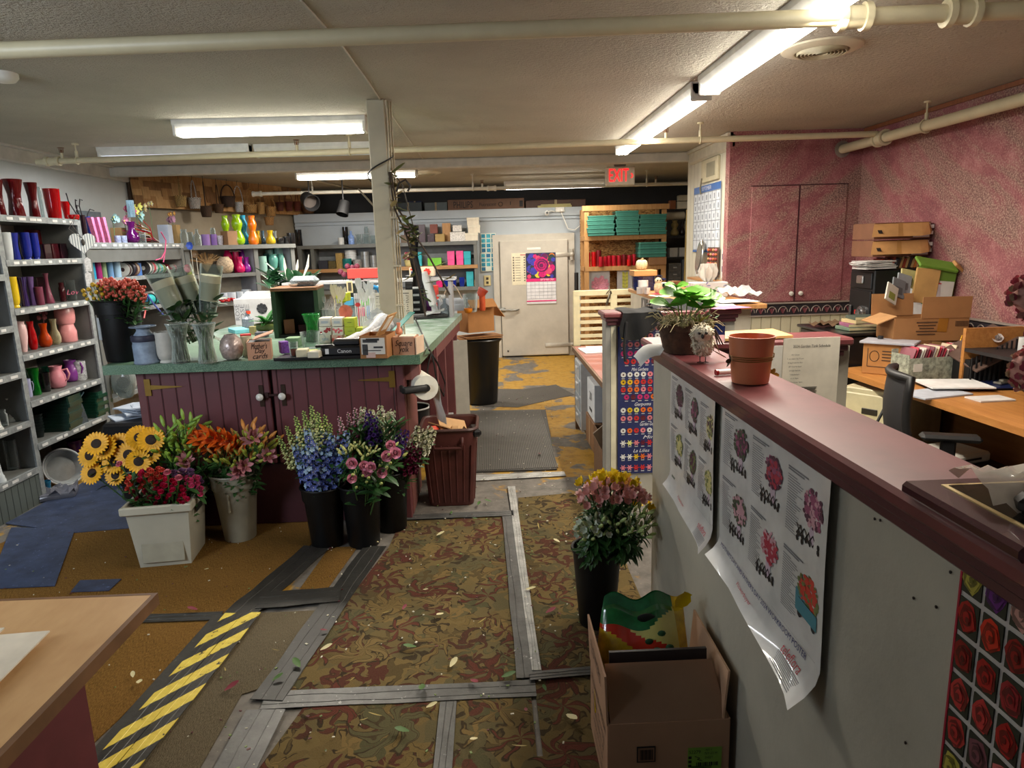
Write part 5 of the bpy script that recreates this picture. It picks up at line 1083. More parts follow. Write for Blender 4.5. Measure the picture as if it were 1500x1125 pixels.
    for k in range(6):
        r=.115-.017*k; b.lathe([(0,0),(r,0)],(0,0,0),9+k,1 if k%2==0 else 7,TR(w*.02+.006*math.sin(k*2),-.01-.0004*k,h*.76+.006*math.cos(k*2))@RX(PI/2)@RZ(k*.7))
    P(t,'flower_picture',b,pic,'bouquet photograph with big magenta rose')
    p0=WY(749,371,y+.01); p1=WY(773,417,y+.01); w=p1.x-p0.x; h=p0.z-p1.z
    b=B(); b.box((0,0,0),(w,.004,h)); b.box((.06,-.003,h*.44),(w*.4,.002,.012),2)
    for i in range(10):
        z_=h*.36-h*.8*i/10; b.box((-w*.38,-.003,z_),(.02,.002,.022),1); b.box((-w*.1,-.003,z_),(w*.32,.002,.006),1); b.box((w*.32,-.003,z_),(.02,.002,.02),1)
    TH('care_list','cream printed list taped behind the flower calendar','sheet',b,[M((222,214,186)),M((110,100,90)),M((190,80,90))],((p0.x+p1.x)/2,y+.01,(p0.z+p1.z)/2))
    # goods past the bench end: cartons, tall bin, clear crate, orange pots
    t=T('waste_bin','tall black waste bin standing at the far end of the workbench','bin',(-.12,7.15,0)); b=B(); b.lathe([(.13,0),(.16,.02),(.2,.66),(.22,.68),(.22,.7),(.19,.7),(.14,.05),(0,.05)],n=28,sq=.8,X=RZ(0)); P(t,'bin_body',b,M((22,22,23),.4)); P(t,'rim',B().tube([(.215*math.cos(a*PI/14),.172*math.sin(a*PI/14),.69) for a in range(28)],.012,6,closed=True),M((28,28,29),.35))
    t=T('open_carton','tan open carton balanced on the tall black waste bin','carton',(-.16,7.15,.78),.5); s=.24
    kraft=M((176,122,70),.75,var=.1); b=B(); b.box((0,0,.01),(.3,s,.008)); 
    for sx in (-1,1): b.box((sx*.15,0,.13),(.006,s,.25))
    for sy in (-1,1): b.box((0,sy*s/2,.13),(.3,.006,.25))
    P(t,'box_body',b,kraft); b=B(); b.box((.22,0,.22),(.2,s,.006),ry=.9); P(t,'flap',b,M((196,142,86),.75)); b=B(); b.box((0,-.16,.3),(.3,.12,.006),rx=.7); P(t,'flap',b,kraft)
    TH('flat_carton','flattened tan cardboard under the open carton on the bin','cardboard',B().box((0,0,0),(.46,.3,.008)).box((.02,0,.014),(.42,.26,.008),rz=.2),M((160,112,66),.75),(-.14,7.15,.72),.2)
wallshelf()
def racks():
    x0=(rx0+rx1)/2; y0=9.66
    gb=M((58,122,108),.5,var=.12); gl=M((68,136,120),.5,var=.12)
    def gstack(pxc,w,n,base,lab,z,hpx=5.6,y=9.72):
        zz=z; nm=['bottom','second','third','fourth','fifth','top']
        for i in range(n):
            pos='top' if i==n-1 else nm[i]
            o=BX(pxc+(.6*(-1)**i if n>3 else 0),base,w,hpx,.3,gb,'%s, %s box'%(lab,pos),('y',y,zz),'flower_box','box','green flower boxes',lid=gl); zz+=hpx*mpp(o.location)*1.02
    gstack(878,40,5,345,'green flower box in the stack next to the cooler',RZs[0]); gstack(916.5,34,6,344,'green flower box in the tallest middle stack',RZs[0]); gstack(953,40,5,342,'green flower box in the stack at the far upright',RZs[0])
    q=WY(960,384,9.72); w=26*mpp(q); t=BX(960,385,26,11,.28,(146,104,66),'brown carton with black print under the green boxes on the candle shelf',('y',9.72,RZs[1]),'carton')
    gstack(953,40,3,374,'green flower box in the short stack on the candle shelf',RZs[1]+11*mpp(q)*1.02,7)
    R1=M((206,14,20),.35,coat=.3); R2=M((176,14,36),.35,coat=.3); R3=M((110,10,20),.35,coat=.3)
    rows=[(862,6.5,20,R1,'tall scarlet pillar candle at the cooler end'),(869.5,7,21,R1,'tall scarlet pillar candle second from the cooler'),(877,8,23,R3,'tallest dark red pillar candle'),(880.5,7,14,R2,'red pillar candle before the tallest dark one'),(887,6,14,R2,'narrow crimson candle after the tallest dark one'),(892.5,6.5,15,R2,'crimson pillar candle, first of three alike'),(899.5,7.5,15,R2,'crimson pillar candle, second of three alike'),(907,7,15,R2,'crimson pillar candle, third of three alike'),(914.5,7.5,16,R3,'dark wine candle among crimson ones'),(922,7,15,R2,'crimson candle behind the shortest one'),(921.5,6.5,9,R1,'shortest red candle on the candle shelf'),(929,6,16,R2,'crimson candle next to the green boxes')]
    for i,(px,w,h,m,l) in enumerate(rows):
        V('cyl',px,386,w,h,m,l,('y',9.62 if i in (3,10) else 9.7,RZs[1]),'candle','candle','red pillar candles',n=14)
    # flower pictures
    for (a,b_,c,d,l,col,n) in ((859,893,393.5,424,'white picture with a big pink peony on the pine rack',(226,150,170),0),(904,927,395,423,'white picture with yellow blossoms on the pine rack',(206,206,90),1)):
        p0=WY(a,c,9.72); p1=WY(b_,d,9.72); w=p1.x-p0.x; h=p0.z-RZs[2]; t=T('flower_print',l,'picture',((p0.x+p1.x)/2,9.72,RZs[2])); P(t,'board',B().box((0,0,h/2),(w,.012,h)),M((206,206,208))); bb=B(); rg=random.Random(n)
        if n==0:
            for k in range(5):
                nn=9-k; rr=.1-.02*k
                for j in range(nn): a_=2*PI*j/nn+k*.4; bb.petal((.03*0+w*.08,-.01-.001*k,h*.32),(math.cos(a_),0,math.sin(a_)*.7),(0,-1,0),rr*1.25,rr*.8,.05,k%2,.6)
        else:
            for k in range(9): 
                z_=h*.15+h*.08*k
                for s in (-1,1): bb.petal((w*.0,-.009,z_),(s,0,.7),(0,-1,0),.05,.03,.05,k%2,.3)
        P(t,'printed_flower',bb,[M(col),M(tuple(min(255,v*1.12) for v in col))])
    # black rack goods
    A=lambda z,y=10.1:('y',y,z)
    V('gourd',988,349,13,22,M((176,158,104),.35,.2),'gold hobnail vase on the black rack',A(BRZ[0])); V('bulb',999,349,9,20,M((40,30,30),.3),'dark bronze vase beside the gold hobnail vase',A(BRZ[0])); V('urn',1005,349,9,20,M((150,140,120),.4),'pale stone vase at the edge of the black rack',A(BRZ[0]))
    p=where(988,325,A(1.98)); TH('cream_roll','cream cloth roll lying across the black rack','roll',B().tube([(-.14,0,0),(.14,.02,.01)],.055,14),M((190,180,156)),(p.x,p.y,2.0))
    for i,(px,w) in enumerate(((985,12),(998,10))): BX(px,373,w,13,.14,(214,212,204),['white box stacked on the middle board of the black rack','smaller white box beside its twin on the black rack'][i],A(BRZ[1]))
    t=T('drawer_unit','clear plastic drawer unit on the black rack','drawer unit',where(986,403,A(BRZ[2]))); 
    for k in range(3): d=P(t,'drawer',B().box((0,0,.05+.1*k),(.17,.2,.09),bev=.006),G((170,170,166),.5)); P(d,'handle',B().box((0,-.105,.05+.1*k),(.05,.01,.015)),M((210,210,206)))
    P(t,'frame',B().box((0,0,.155),(.18,.19,.31)),M((120,116,110)))
    BX(1002,400,9,36,.1,(110,120,130),'grey file box standing on the black rack',A(BRZ[2]))
    t=BX(999,317,18,10,.12,(206,198,176),'cream box on top of the black rack',A(2.1)); BX(1000,307,15,8,.12,(196,186,160),'yellowed box topping the cream box on the black rack',A(2.1+.11)); BX(984,318,9,12,.1,m_wood((120,70,40),(150,92,56)),'brown wooden box on top of the black rack',A(2.1))
racks()
# vine garland hanging on the column
def garland():
    b=B(); bl=B(); bg=B(); rg=random.Random(9)
    for s,(x1,y1) in enumerate(((.14,-.02),(.3,.02))):
        pts=[Vector((.06+.01*s,-.06,2.12)),Vector((.08+.02*s,-.07,1.9)),Vector((.1+x1*.3,-.07,1.75)),Vector((.08+x1*.7,-.07,1.58)),Vector((.1+x1,-.07+y1,1.35 if s else 1.22))]
        b.tube(pts,.006,5)
        for i in range(26):
            t=rg.random(); k=min(int(t*4),3); q=pts[k].lerp(pts[k+1],t*4-k); a=rg.uniform(0,6.28)
            (bl if rg.random()<.6 else bg).petal(q,(math.cos(a)*.7,math.sin(a)*.7,rg.uniform(-1,.2)),(0,0,1),rg.uniform(.05,.11),rg.uniform(.03,.055),.3,0,.05)
    t=T('vine_garland','dried twisted vine garland with leaves hanging on the column','garland',(CX,CY,0))
    P(t,'stem',b,M((66,52,40),.8)); P(t,'leaves',bl,M((82,92,44),.6)); P(t,'leaves',bg,M((150,132,84),.7))
    b=B(); b.tube([(.1,-.08,2.0),(.12,-.08,2.05),(.16,-.08,2.07),(.19,-.08,2.03),(.17,-.08,2.0)],.007,6); P(t,'curl',b,M((40,36,34)))
    t=T('dark_hanging','long black cloth strip hanging behind the vine garland','cloth',(CX+.17,CY+.12,1.3)); t2=B(); g=[[Vector((-.03+.06*i/5+.01*math.sin(j*1.1),.012*math.sin(i*1.5+j*.4),.1+.4*j/8)) for i in range(6)] for j in range(9)]; P(t,'strip',t2.sheet(g),M((26,23,26),.8)); P(t,'cord',B().tube([(0,0,.5),(-.05,-.03,.75),(-.11,-.1,.85)],.004,5),M((60,56,50)))
    b=B(); b.tube([WY(525,277,4.6)-Vector((0,0,0)),WY(557,312,4.5),WY(570,330,4.45),WY(572,300,4.45)],.006,5); TH('slack_cable','slack cable strung from the ceiling track to the column','cable',b,M((120,108,90)))
garland()
# ================================================================ ON THE WORKBENCH
Z=('z',ZI)
KR=M((186,140,112),.8,var=.08); KRD=M((158,108,62),.8,var=.08)
PROF['milkcan']=[(.92,0),(1,.03),(1,.06),(.94,.08),(.96,.5),(.9,.56),(.93,.6),(.86,.72),(.55,.86),(.5,.9),(.58,.97),(.58,1)]
def bench():
    t=V('milkcan',216,532,40,54,M((126,142,162),.55,var=.25,vs=20,bump=.5,bs=50),'blue grey crackled milk can vase on the green worktop',Z,rim=M((110,124,142))); 
    p=t.location; R=size(216,p,40,54)[0]/2; P(t,'dark_band',B().lathe([(R*.97,0),(R*1.0,.005),(R*1.0,.03),(R*.95,.035)],(0,0,.13),24),M((44,46,66)),'dark band')
    V('foot',247,530,33,44,M((196,192,182),.5,bump=.5,bs=20),'pale grey fluted pot behind the ribbed glass of dark stems',Z,'planter','pot',n=28,wob=-.03)
    rib=G((214,222,214),.8,.06,ribs=120)
    for (px,l,sc_) in ((266,'ribbed clear glass vase holding the two leaning rose sleeves',(70,58,40)),(305,'ribbed clear glass vase holding the upright rose sleeve',(88,112,50))):
        t=V('gather',px,531,35,57,rib,l,Z,n=30,wob=-.05,rim=CLR); R=size(px,t.location,35,57)[0]/2; b=B(); rg=random.Random(px)
        for i in range(14): 
            a=rg.uniform(0,6.3); r=rg.uniform(0,.6)*R; b.tube([(r*math.cos(a),r*math.sin(a),.015),(r*.5*math.cos(a+1),r*.5*math.sin(a+1),.2)],.004,5)
        P(t,'water',b,M(sc_,.4),'stems standing in water')
    # wrapped roses
    paper=M((206,192,164),.7,var=.06); film=G((214,222,218),1.1,.1); leaf=M((40,74,34),.5,var=.3); 
    def sleeve(bx,by,tx,ty,w,y,lab,seed):
        p=WY(bx,by,y); q=WY(tx,ty,y+.0); d=(q-p); L=d.length; W=w*mpp(p); X=d.normalized().to_track_quat('Z','Y')
        t=T('rose_bunch',lab,'flowers',p); t.rotation_mode='QUATERNION'; t.rotation_quaternion=X
        P(t,'clear_sleeve',B().lathe([(W*.36,.02),(W*.45,L*.4),(W*.5,L),(W*.48,L),(W*.43,L*.4),(W*.34,.02),(W*.36,.02)],n=16),film)
        P(t,'paper_wrap',B().lathe([(W*.405,L*.3),(W*.47,L*.8),(0,L*.8)],n=16),paper)
        rg=random.Random(seed); b=B(); s_=B()
        for i in range(26):
            a=rg.uniform(0,6.3); z=rg.uniform(-.12,.1); b.petal((W*.2*math.cos(a),W*.2*math.sin(a),z),(math.cos(a),math.sin(a),rg.uniform(-.8,.6)),(0,0,1),rg.uniform(.06,.1),rg.uniform(.035,.055),.3,0,.05)
        for i in range(7): a=rg.uniform(0,6.3); s_.tube([(W*.15*math.cos(a),W*.15*math.sin(a),-.14),(W*.2*math.cos(a),W*.2*math.sin(a),.2)],.004,5)
        P(t,'leaves',b,leaf); P(t,'stems',s_,M((60,84,44)))
    sleeve(266,470,229,397,34,4.06,'rose bunch in a kraft sleeve leaning most toward the ribbon shelf',1); sleeve(291,463,263,391,32,4.16,'rose bunch in a kraft sleeve leaning between the other two',2); sleeve(304,462,310,388,31,4.1,'rose bunch in an upright kraft sleeve',3)
    V('ball',341,527,36,37,M((176,158,152),.3,.3,var=.3,vs=60,bump=1,bs=45,coat=.4),'mercury glass globe vase with leaf relief on the worktop',Z,'globe_vase')
    V('cup',363,521,17,28,(206,204,180),'cream candle cup behind the kraft box of cards',Z,'candle_cup','candle holder')
    def kbox(px,base,w,h,d,lab,lines,rz,mat=KR,open_=True,name='kraft_box'):
        p=where(px,base,Z); W,Hh=size(px,p,w,h); t=T(name,lab,'box',p,rz); b=B(); b.box((0,d/2,.003),(W,d,.006))
        for sx in (-1,1): b.box((sx*W/2,d/2,Hh/2),(.004,d,Hh))
        for sy in (0,1): b.box((0,sy*d,Hh/2),(W,.004,Hh))
        P(t,'box_body',b,mat); b=B()
        for i,(s,sz,z,w_) in enumerate(lines): b.text(s,sz,TR(0,-.004,Hh*z)@FRONT,0,.35,W*w_)
        P(t,'lettering',b,M((24,18,22)),'black handwriting'); return t,W,Hh
    t,W,Hh=kbox(381,527,34,26,.16,'kraft box with black handwriting about cards at the worktop edge',[('Mother\'s',.05,.76,.7),('Day',.04,.5,.45),('cards',.045,.2,.65)],.25); b=B(); b.box((0,.08,Hh-.006),(W*.94,.15,.004)); P(t,'shade_sheet',b,M((20,18,18))); b=B(); b.box((W*.2,.08,Hh+.03),(W*.9,.16,.005),ry=-.3); P(t,'lid_flap',b,KR)  # black sheet under the rim stands in for the shaded inside of the box
    t,W,Hh=kbox(592,520,32,26,.13,'open kraft box with black handwriting at the corner of the worktop',[('Square',.05,.66,.8),('yolk',.05,.32,.5)],-.1); b=B(); b.box((W/2+.02,.06,Hh*.5),(.006,.13,Hh*.96),rz=-.15); b.box((W*.1,.07,Hh*.97),(W*.7,.08,.01),1); P(t,'paper_fill',b,[M((214,186,160)),M((230,218,196))])
    t,W,Hh=kbox(548,525,40,33,.2,'brown shipping box with big white address label on the worktop',[('2-1/2',.03,.4,.2)],-.12,KRD,name='shipping_box'); b=B(); b.box((0,-.005,Hh*.55),(W*.9,.003,Hh*.72)); 
    b2=B(); rg=random.Random(3); b2.box((-W*.1,-.008,Hh*.78),(W*.55,.002,.018)); b2.box((-W*.3,-.008,Hh*.5),(W*.2,.002,.035)); b2.box((W*.2,-.008,Hh*.5),(W*.35,.002,.01)); b2.box((0,-.008,Hh*.36),(W*.6,.002,.004)); b2.box((-W*.3,-.008,Hh*.28),(W*.2,.002,.03))
    for k in range(6): b2.box((0,-.008,Hh*(.88-.015*k)),(W*.5,.002,.002))
    P(t,'address_label',b,M((208,204,194))); P(t,'barcodes',b2,M((44,42,42))); b=B(); b.box((W*.35,.1,Hh+.05),(.005,.2,.15),ry=.6); b.box((W*.42,.09,Hh+.06),(.004,.1,.09),1,ry=.6); P(t,'flap',b,[M((190,140,84)),M((220,214,200))]); b=B(); b.box((-W*.1,-.006,.02),(W*.35,.004,.03)); P(t,'tape_label',b,M((200,170,160)))
    V('bulb',585,496,11,17,(226,150,120),'peach blossom head poking out of the open kraft box',('y',4.12,ZI+.1),'flower','flower') 
    b=B(); a_=WY(578,484,4.2); c_=WY(604,457,4.3); d=c_-a_; b.box((0,0,d.length/2),(.05,.004,d.length)); o=TH('teal_envelope','folded teal paper strip leaning up from the handwritten boxes','paper',b,M((60,150,140)),a_); o.rotation_mode='QUATERNION'; o.rotation_quaternion=d.to_track_quat('Z','Y')
    a_=WZ(466,527,ZI); TH('black_tray','flat black tray along the front edge of the worktop','tray',B().box((0,.1,.006),(.5,.22,.012),bev=.004).box((0,0,.012),(.5,.01,.012)),M((18,18,20),.35),a_)
    zt=ZI+.014; ZT=('z',zt)
    BX(417,517,13,17,.06,M((110,66,150),.9,var=.4,vs=70),'purple sparkling foam block on the black tray',ZT,'foam_block','foam',rz=.5)
    t=V('tumbler',431,521,14,20,CLR,'small clear glass of brown liquid on the black tray',ZT,'glass','glass'); R=size(431,t.location,14,20)[0]/2; 
    V('tumbler',431,521,10,10,(96,54,44),'brown liquid in the small clear glass',('z',zt+.002),'liquid','drink')
    BX(431,507,20,13,.1,M((118,146,116),.9,bump=.5,bs=90),'pale green foam brick behind the small glass',Z,'foam_brick','foam')
    t=V('tumbler',456,510,30,24,CLR,'large clear measuring jug on the worktop',Z,'measuring_jug','jug',handle=0,n=24)
    BX(454,519,22,6,.06,(222,214,100),'pale yellow sponge before the measuring jug',ZT,'sponge','sponge')
    BX(444,522,17,11,.08,M((196,188,160),.8),'block of cream cards on the black tray beside the glass',ZT,'card_block','cards',rz=.1); BX(463,523,18,9,.08,M((190,184,166),.8),'low block of cream cards beside the black case',ZT,'card_block','cards',rz=-.15)
    t=T('black_case','black camera case with white lettering on the black tray','case',where(500,522,ZT),-.05); P(t,'case_body',B().box((0,.05,.03),(.24,.1,.06),bev=.012).box((.03,.06,.075),(.16,.08,.04),bev=.012).box((-.1,.02,.06),(.1,.03,.015),bev=.005,rz=.3),M((20,20,22),.35)); P(t,'lettering',B().text('Canon',.03,TR(.02,-.003,.03)@FRONT,0,0,.08).box((-.08,-.001,.03),(.02,.002,.03)),M((216,216,216)))
    # plastic wrapped roll
    a_=WZ(488,514,ZI+.04); c_=WY(563,476,4.35); g=[]; d=c_-a_; t=T('wrapped_roll','white paper roll in crinkled plastic leaning on the shipping box','roll',a_); 
    P(t,'paper_roll',B().tube([(0,0,0),d*.75],.028,14),M((226,226,226),.6)); b=B(); rg=random.Random(5)
    b.tube([d*(k/11) for k in range(12)],[.034+rg.uniform(-.004,.006)+(.05 if k>8 else 0)*(k-8)/3 for k in range(12)],12)
    P(t,'plastic_wrap',b,M((214,216,218),.15,var=.2,vs=50,bump=1,bs=30,coat=.5)); b=B()
    for i in range(12): b.petal(d*.95,(rg.uniform(-.6,1),rg.uniform(-.5,.5),rg.uniform(-.7,.6)),(0,-1,0),.13,.09,.3,0,.5)
    P(t,'wrap_end',b,G((222,224,224),.5,.12))
    # papers
    def paper(px0,px1,y0,y1,y,lab,lines,rot=.15,seed=1,c=(220,216,204)):
        p0=WY(px0,y0,y); p1=WY(px1,y1,y); w=p1.x-p0.x; h=p0.z-p1.z; t=T('paper_sheet',lab,'paper',((p0.x+p1.x)/2,y,p1.z),0,None,(-rot,0,0)); P(t,'sheet',B().box((0,0,h/2),(w,.002,h)),M(c,.8)); b=B(); rg=random.Random(seed)
        b.box((0,-.002,h*.9),(w*.6,.001,h*.025))
        for i in range(lines): 
            z=h*.82-h*.75*i/lines; b.box((-w*.18,-.002,z),(w*rg.uniform(.3,.5),.001,h*.012)); b.box((w*.2,-.002,z),(w*rg.uniform(.08,.2),.001,h*.02),0,None,0,0,0,rg.uniform(-.5,.5))
        P(t,'print_lines',b,M((110,106,100))); return t
    paper(577,606,425,474,4.75,'printed checklist sheet standing beside the column foot',12); paper(548,560,430,472,4.7,'white sheet standing behind the column foot',6,seed=4)
    # green crate and what surrounds it
    p=where(437,494,Z); t=T('green_crate','dark green wooden crate standing on its side with a rough brown top edge','crate',p,.08); GCR=m_wood((26,50,34),(52,84,56),5,2,.7,6); m=mpp(p); W=60*m; Hh=70*m
    for sx in (-1,1): P(t,'side_panel',B().box((sx*W/2,.14,Hh/2),(.03,.3,Hh)),GCR)
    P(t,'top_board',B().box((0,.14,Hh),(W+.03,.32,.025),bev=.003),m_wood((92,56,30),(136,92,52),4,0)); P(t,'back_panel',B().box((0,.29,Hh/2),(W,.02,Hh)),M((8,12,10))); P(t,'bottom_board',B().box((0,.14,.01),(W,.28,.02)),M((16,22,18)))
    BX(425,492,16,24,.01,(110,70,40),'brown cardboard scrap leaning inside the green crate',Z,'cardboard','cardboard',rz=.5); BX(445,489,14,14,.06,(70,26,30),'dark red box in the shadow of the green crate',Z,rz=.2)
    zt=p.z+Hh+.016; b=B(); b.box((0,0,.035),(.2,.13,.07),0,None,.03); TH('glitter_cushion','grey glittering cushion on top of the green crate','cushion',b,M((126,138,146),.6,var=.6,vs=90,bump=1,bs=80),(p.x+.05,p.y+.12,zt),.1)
    V('bowl',430,421,14,4,(206,202,194),'flat white shell dish on top of the green crate',('y',p.y+.06,zt),'dish','dish'); 
    t=V('gather',459,500,27,40,G((14,140,46),.3,ribs=60),'emerald green ribbed vase before the green crate',Z,n=28,wob=-.05,rim=G((20,150,60),.3))
    # white carton
    p=where(376,476,Z); W,Hh=size(376,p,64,38); t=T('white_carton','white cardboard carton with outline lettering and a dark rose print','carton',p,.03); P(t,'box_body',B().box((0,.15,Hh/2),(W,.3,Hh),bev=.003),M((196,194,196),.7)); b=B(); b.box((.02,.1,Hh+.025),(W*.8,.2,.006),rx=.25); b.box((W*.2,.12,Hh+.03),(W*.55,.18,.006),rx=.2,ry=-.1); P(t,'lid_flaps',b,M((220,218,214),.7)); b=B(); 
    for k in range(3): b.text('ROSE'[k:],.05,TR(-W*(.42-.12*k),-.003,Hh*.5)@FRONT@RZ(PI/2),0,0,Hh*.6)
    for k in range(9): a=k*.8; b.petal((W*.17,-.003,Hh*.62),(math.cos(a),0,math.sin(a)),(0,-1,0),.045,.04,0,1,.5)
    P(t,'printed_lettering',b,[M((120,118,124)),M((50,50,54))])
    # fern in olive bowl
    t=T('potted_fern','small fern in a shallow olive bowl on the worktop','plant',where(392,485,Z)); P(t,'bowl',vessel('bowl',.1,.06,20),M((86,98,48),.35)); b=B(); rg=random.Random(4)
    for k in range(16):
        a=k*2.4; e=rg.uniform(.3,1.2); d=Vector((math.cos(a)*math.cos(e),math.sin(a)*math.cos(e),math.sin(e))); L=rg.uniform(.12,.2)
        for j in range(2,10):
            q=Vector((0,0,.05))+d*L*j/9+Vector((0,0,-.05*(j/9)**2)); sd=d.cross(Vector((0,0,1))).normalized()
            for s in (-1,1): b.petal(q,sd*s+d*.5,(0,0,1),.045*(1.15-j/10),.016,.1,0,.1)
    P(t,'fronds',b,M((52,120,52),.5,var=.3)); 
    V('bottle',364,480,18,22,G((200,208,216),.7),'clear bottle with an orange cap among the clutter',Z,'bottle','bottle'); V('cyl',364,461,7,4,(226,70,40),'orange cap on the clear bottle',('y',where(364,480,Z).y,ZI+.115),'stopper','cap')
    BX(378,472,8,9,.03,(216,190,90),'small yellow artificial rose by the fern bowl',('z',ZI+.02),'flower','flower'); BX(350,487,22,6,.2,(120,196,210),'pale cyan board lying behind the globe vase',Z,'board','board',rz=.6); BX(384,494,18,8,.06,M((84,86,96),.4,var=.6,vs=60),'pile of tangled dark wire picks behind the card box',Z,'wire_bundle','wire'); BX(360,494,16,5,.03,(176,30,36),'red ribbon bow lying beside the cream cup',Z,'red_bow','bow',rz=.3); BX(371,490,9,12,.04,(150,142,96),'olive candle stub beside the wire picks',Z,'candle','candle')
    # plant behind the crate
    t=T('leafy_plant','broad leaved green plant with white flower spikes behind the green crate','plant',where(428,470,Z)); b=B(); rg=random.Random(11)
    for k in range(44):
        a=rg.uniform(0,6.3); e=rg.uniform(.1,1.1); q=(rg.uniform(-.16,.16),rg.uniform(-.08,.08),rg.uniform(.26,.38)); b.petal(q,(math.cos(a)*math.cos(e),math.sin(a)*.7,math.sin(e)*.6),(0,0,1),rg.uniform(.12,.22),rg.uniform(.05,.08),rg.uniform(-.2,.4),0,.03)
    P(t,'leaves',b,M((44,92,56),.4,var=.5,vs=12,coat=.2)); b=B()
    for (x,z) in ((-.02,.56),(.1,.54),(.2,.58)): b.tube([(x*.6,0,.36),(x*.9,0,.48),(x,0,z)],[.004,.014,.003],6)
    P(t,'flower_spikes',b,M((226,226,214))); P(t,'pot',vessel('pot',.12,.28,20),M((60,58,56)))
    # card boxes, picks and little things by the column
    cols=[((214,208,196),(200,180,170))]
    nm=['white card box in the top row, nearer the green crate','white card box in the top row, beside the lime boxes','white card box with red blossom print in the second row, nearer the green crate','white card box with pink blossom print in the second row','cream card box in the bottom row, nearer the green crate','pink tinted card box in the bottom row']
    k=0
    for (px,base,w,h,pr) in ((478,478,17,12,0),(496,478,15,12,0),(478,491,18,12,1),(496,491,15,12,2),(477,503,16,12,0),(494,503,15,12,3)):
        p=where(px,503,Z); W,Hh=size(px,p,w,h); t=T('card_box',nm[k],'box',(p.x,p.y,ZI+(503-base)*mpp(p)),0,'small card boxes'); P(t,'box_body',B().box((0,.05,Hh/2),(W,.1,Hh),bev=.002),M((212,206,194) if pr<3 else (214,170,160)))
        b=B(); rg=random.Random(k)
        if pr: 
            for j in range(9): b.ball((rg.uniform(-W*.4,W*.4),0,Hh*rg.uniform(.3,.8)),(.008,.002,.008),6)
        else: b.box((0,-.002,Hh*.5),(W*.6,.002,Hh*.3))
        P(t,'front_print',b,M([(170,176,184),(150,40,44),(206,90,100),(196,80,70)][pr])); k+=1
    LM=M((178,186,24),.5); k=0
    for (px,dz,w,h) in ((513,0,16,10),(514,11,17,12),(514,23,16,13),(529,12,13,10),(497,44,10,12),(503,47,12,12)):
        p=where(px,502 if k<4 else 490,Z); W,Hh=size(px,p,w,h); TH('lime_box',['lime yellow card box at the bottom of its pile','lime yellow card box in the middle of its pile','topmost lime yellow card box in the pile','lime yellow card box beside the pile','lime yellow tag standing among the card forks','larger lime yellow tag above the peach blossom'][k],'box',B().box((0,.04,Hh/2),(W,.08,Hh),bev=.002).box((0,-.001,Hh*.5),(W*.4,.004,.004),1),[LM,M((120,126,20))],(p.x,p.y+(.1 if k>3 else 0),ZI+dz*mpp(p)),rng.uniform(-.15,.15)); k+=1
    fork=G((236,236,236),.6,.1)
    for i in range(16):
        px=472+3.6*(i%8)+(i//8)*1.5; t_=where(px,492,Z)+Vector((0,.06+.05*(i//8),.08+.02*(i%3)+.05*(i//8))); b=B(); b.tube([(0,0,-.12),(0,0,.06)],.003,5)
        for s in (-1,0,1): b.tube([(0,0,.06),(s*.012,0,.075),(s*.012,0,.11)],.0025,4)
        if i==0: f0=TH('card_fork','clear plastic card fork standing in a row beside the green crate','card fork',b,fork,t_,0,'clear card forks')
        else: dup(f0,t_,(0,0,.1*i))
    V('cup',490,491,40,14,G((214,216,214),.6,ribs=90),'low clear ribbed bowl holding the card forks',('y',where(490,492,Z).y+.1,ZI+.12),'bowl','bowl')
    def sm(px,base,w,h,c,lab,d=.05,name='card',cat='card',dy=.1,rz=0,kind=None):
        p=where(px,480,Z); p.y+=dy*0; q=WY(px,base,p.y); W,Hh=size(px,q,w,h); mm=M(c) if isinstance(c,tuple) else c
        b=vessel(kind,W/2,Hh) if kind else B().box((0,0,Hh/2),(W,d,Hh),bev=.002)
        return TH(name,lab,cat,b,mm,q,rz)
    sm(512,447,13,11,(70,150,190),'sky blue card box among the picks',name='card_box',cat='box'); sm(542,467,13,18,M((130,170,220),.3),'pale blue cup holder near the column foot',.06,'cup','cup',kind='cup'); sm(530,463,12,12,(220,20,110),'hot pink box near the pale blue holder',name='card_box',cat='box',rz=.3); sm(513,429,9,17,(204,190,150),'cream arched wooden ornament above the card box',.01,'ornament','ornament'); sm(513,426,5,12,(70,66,60),'dark figure panel within the cream arched ornament',.014,'ornament','ornament'); sm(548,447,10,17,M((190,170,164),.6,var=.6,vs=60),'small card with rose photographs by the column',.004); sm(535,447,12,12,(90,196,40),'bright green tag among white picks',.01,'tag','tag',rz=.5); sm(560,478,3,22,(170,110,60),'brown wooden brush handle beside the column foot',.01,'brush','brush')
    b=B(); rg=random.Random(2)
    for i in range(9): a=i*.7; b.petal((0,0,0),(math.cos(a),-.4,math.sin(a)),(0,-1,0),.06,.05,.3,0,.6)
    TH('peach_flower','peach pink artificial flower over the card boxes','flower',b,M((226,130,110)),WY(508,456,4.85))
    for i,(px,py,c,l) in enumerate(((527,421,(228,228,230),'white angel wing ornament'),(534,436,(232,232,232),'white pick bundle'),(524,441,(206,60,70),'tiny red heart pick'),(500,433,(226,216,190),'cream fringe pick'),(489,430,(222,210,176),'cream straw pick'),(540,425,(226,226,230),'white feather pick'))):
        b=B(); q=WY(px,py,4.95)
        for k in range(5): b.petal((0,0,-.04),(rng.uniform(-.4,.4),-.1,1),(0,-1,0),.11 if i!=2 else .03,.03,.1,0,.2)
        b.tube([(0,0,-.04),(0,0,-(q.z-ZI))],.003,4); TH('craft_pick',l+' standing among the card boxes near the column','pick',b,M(c),q)
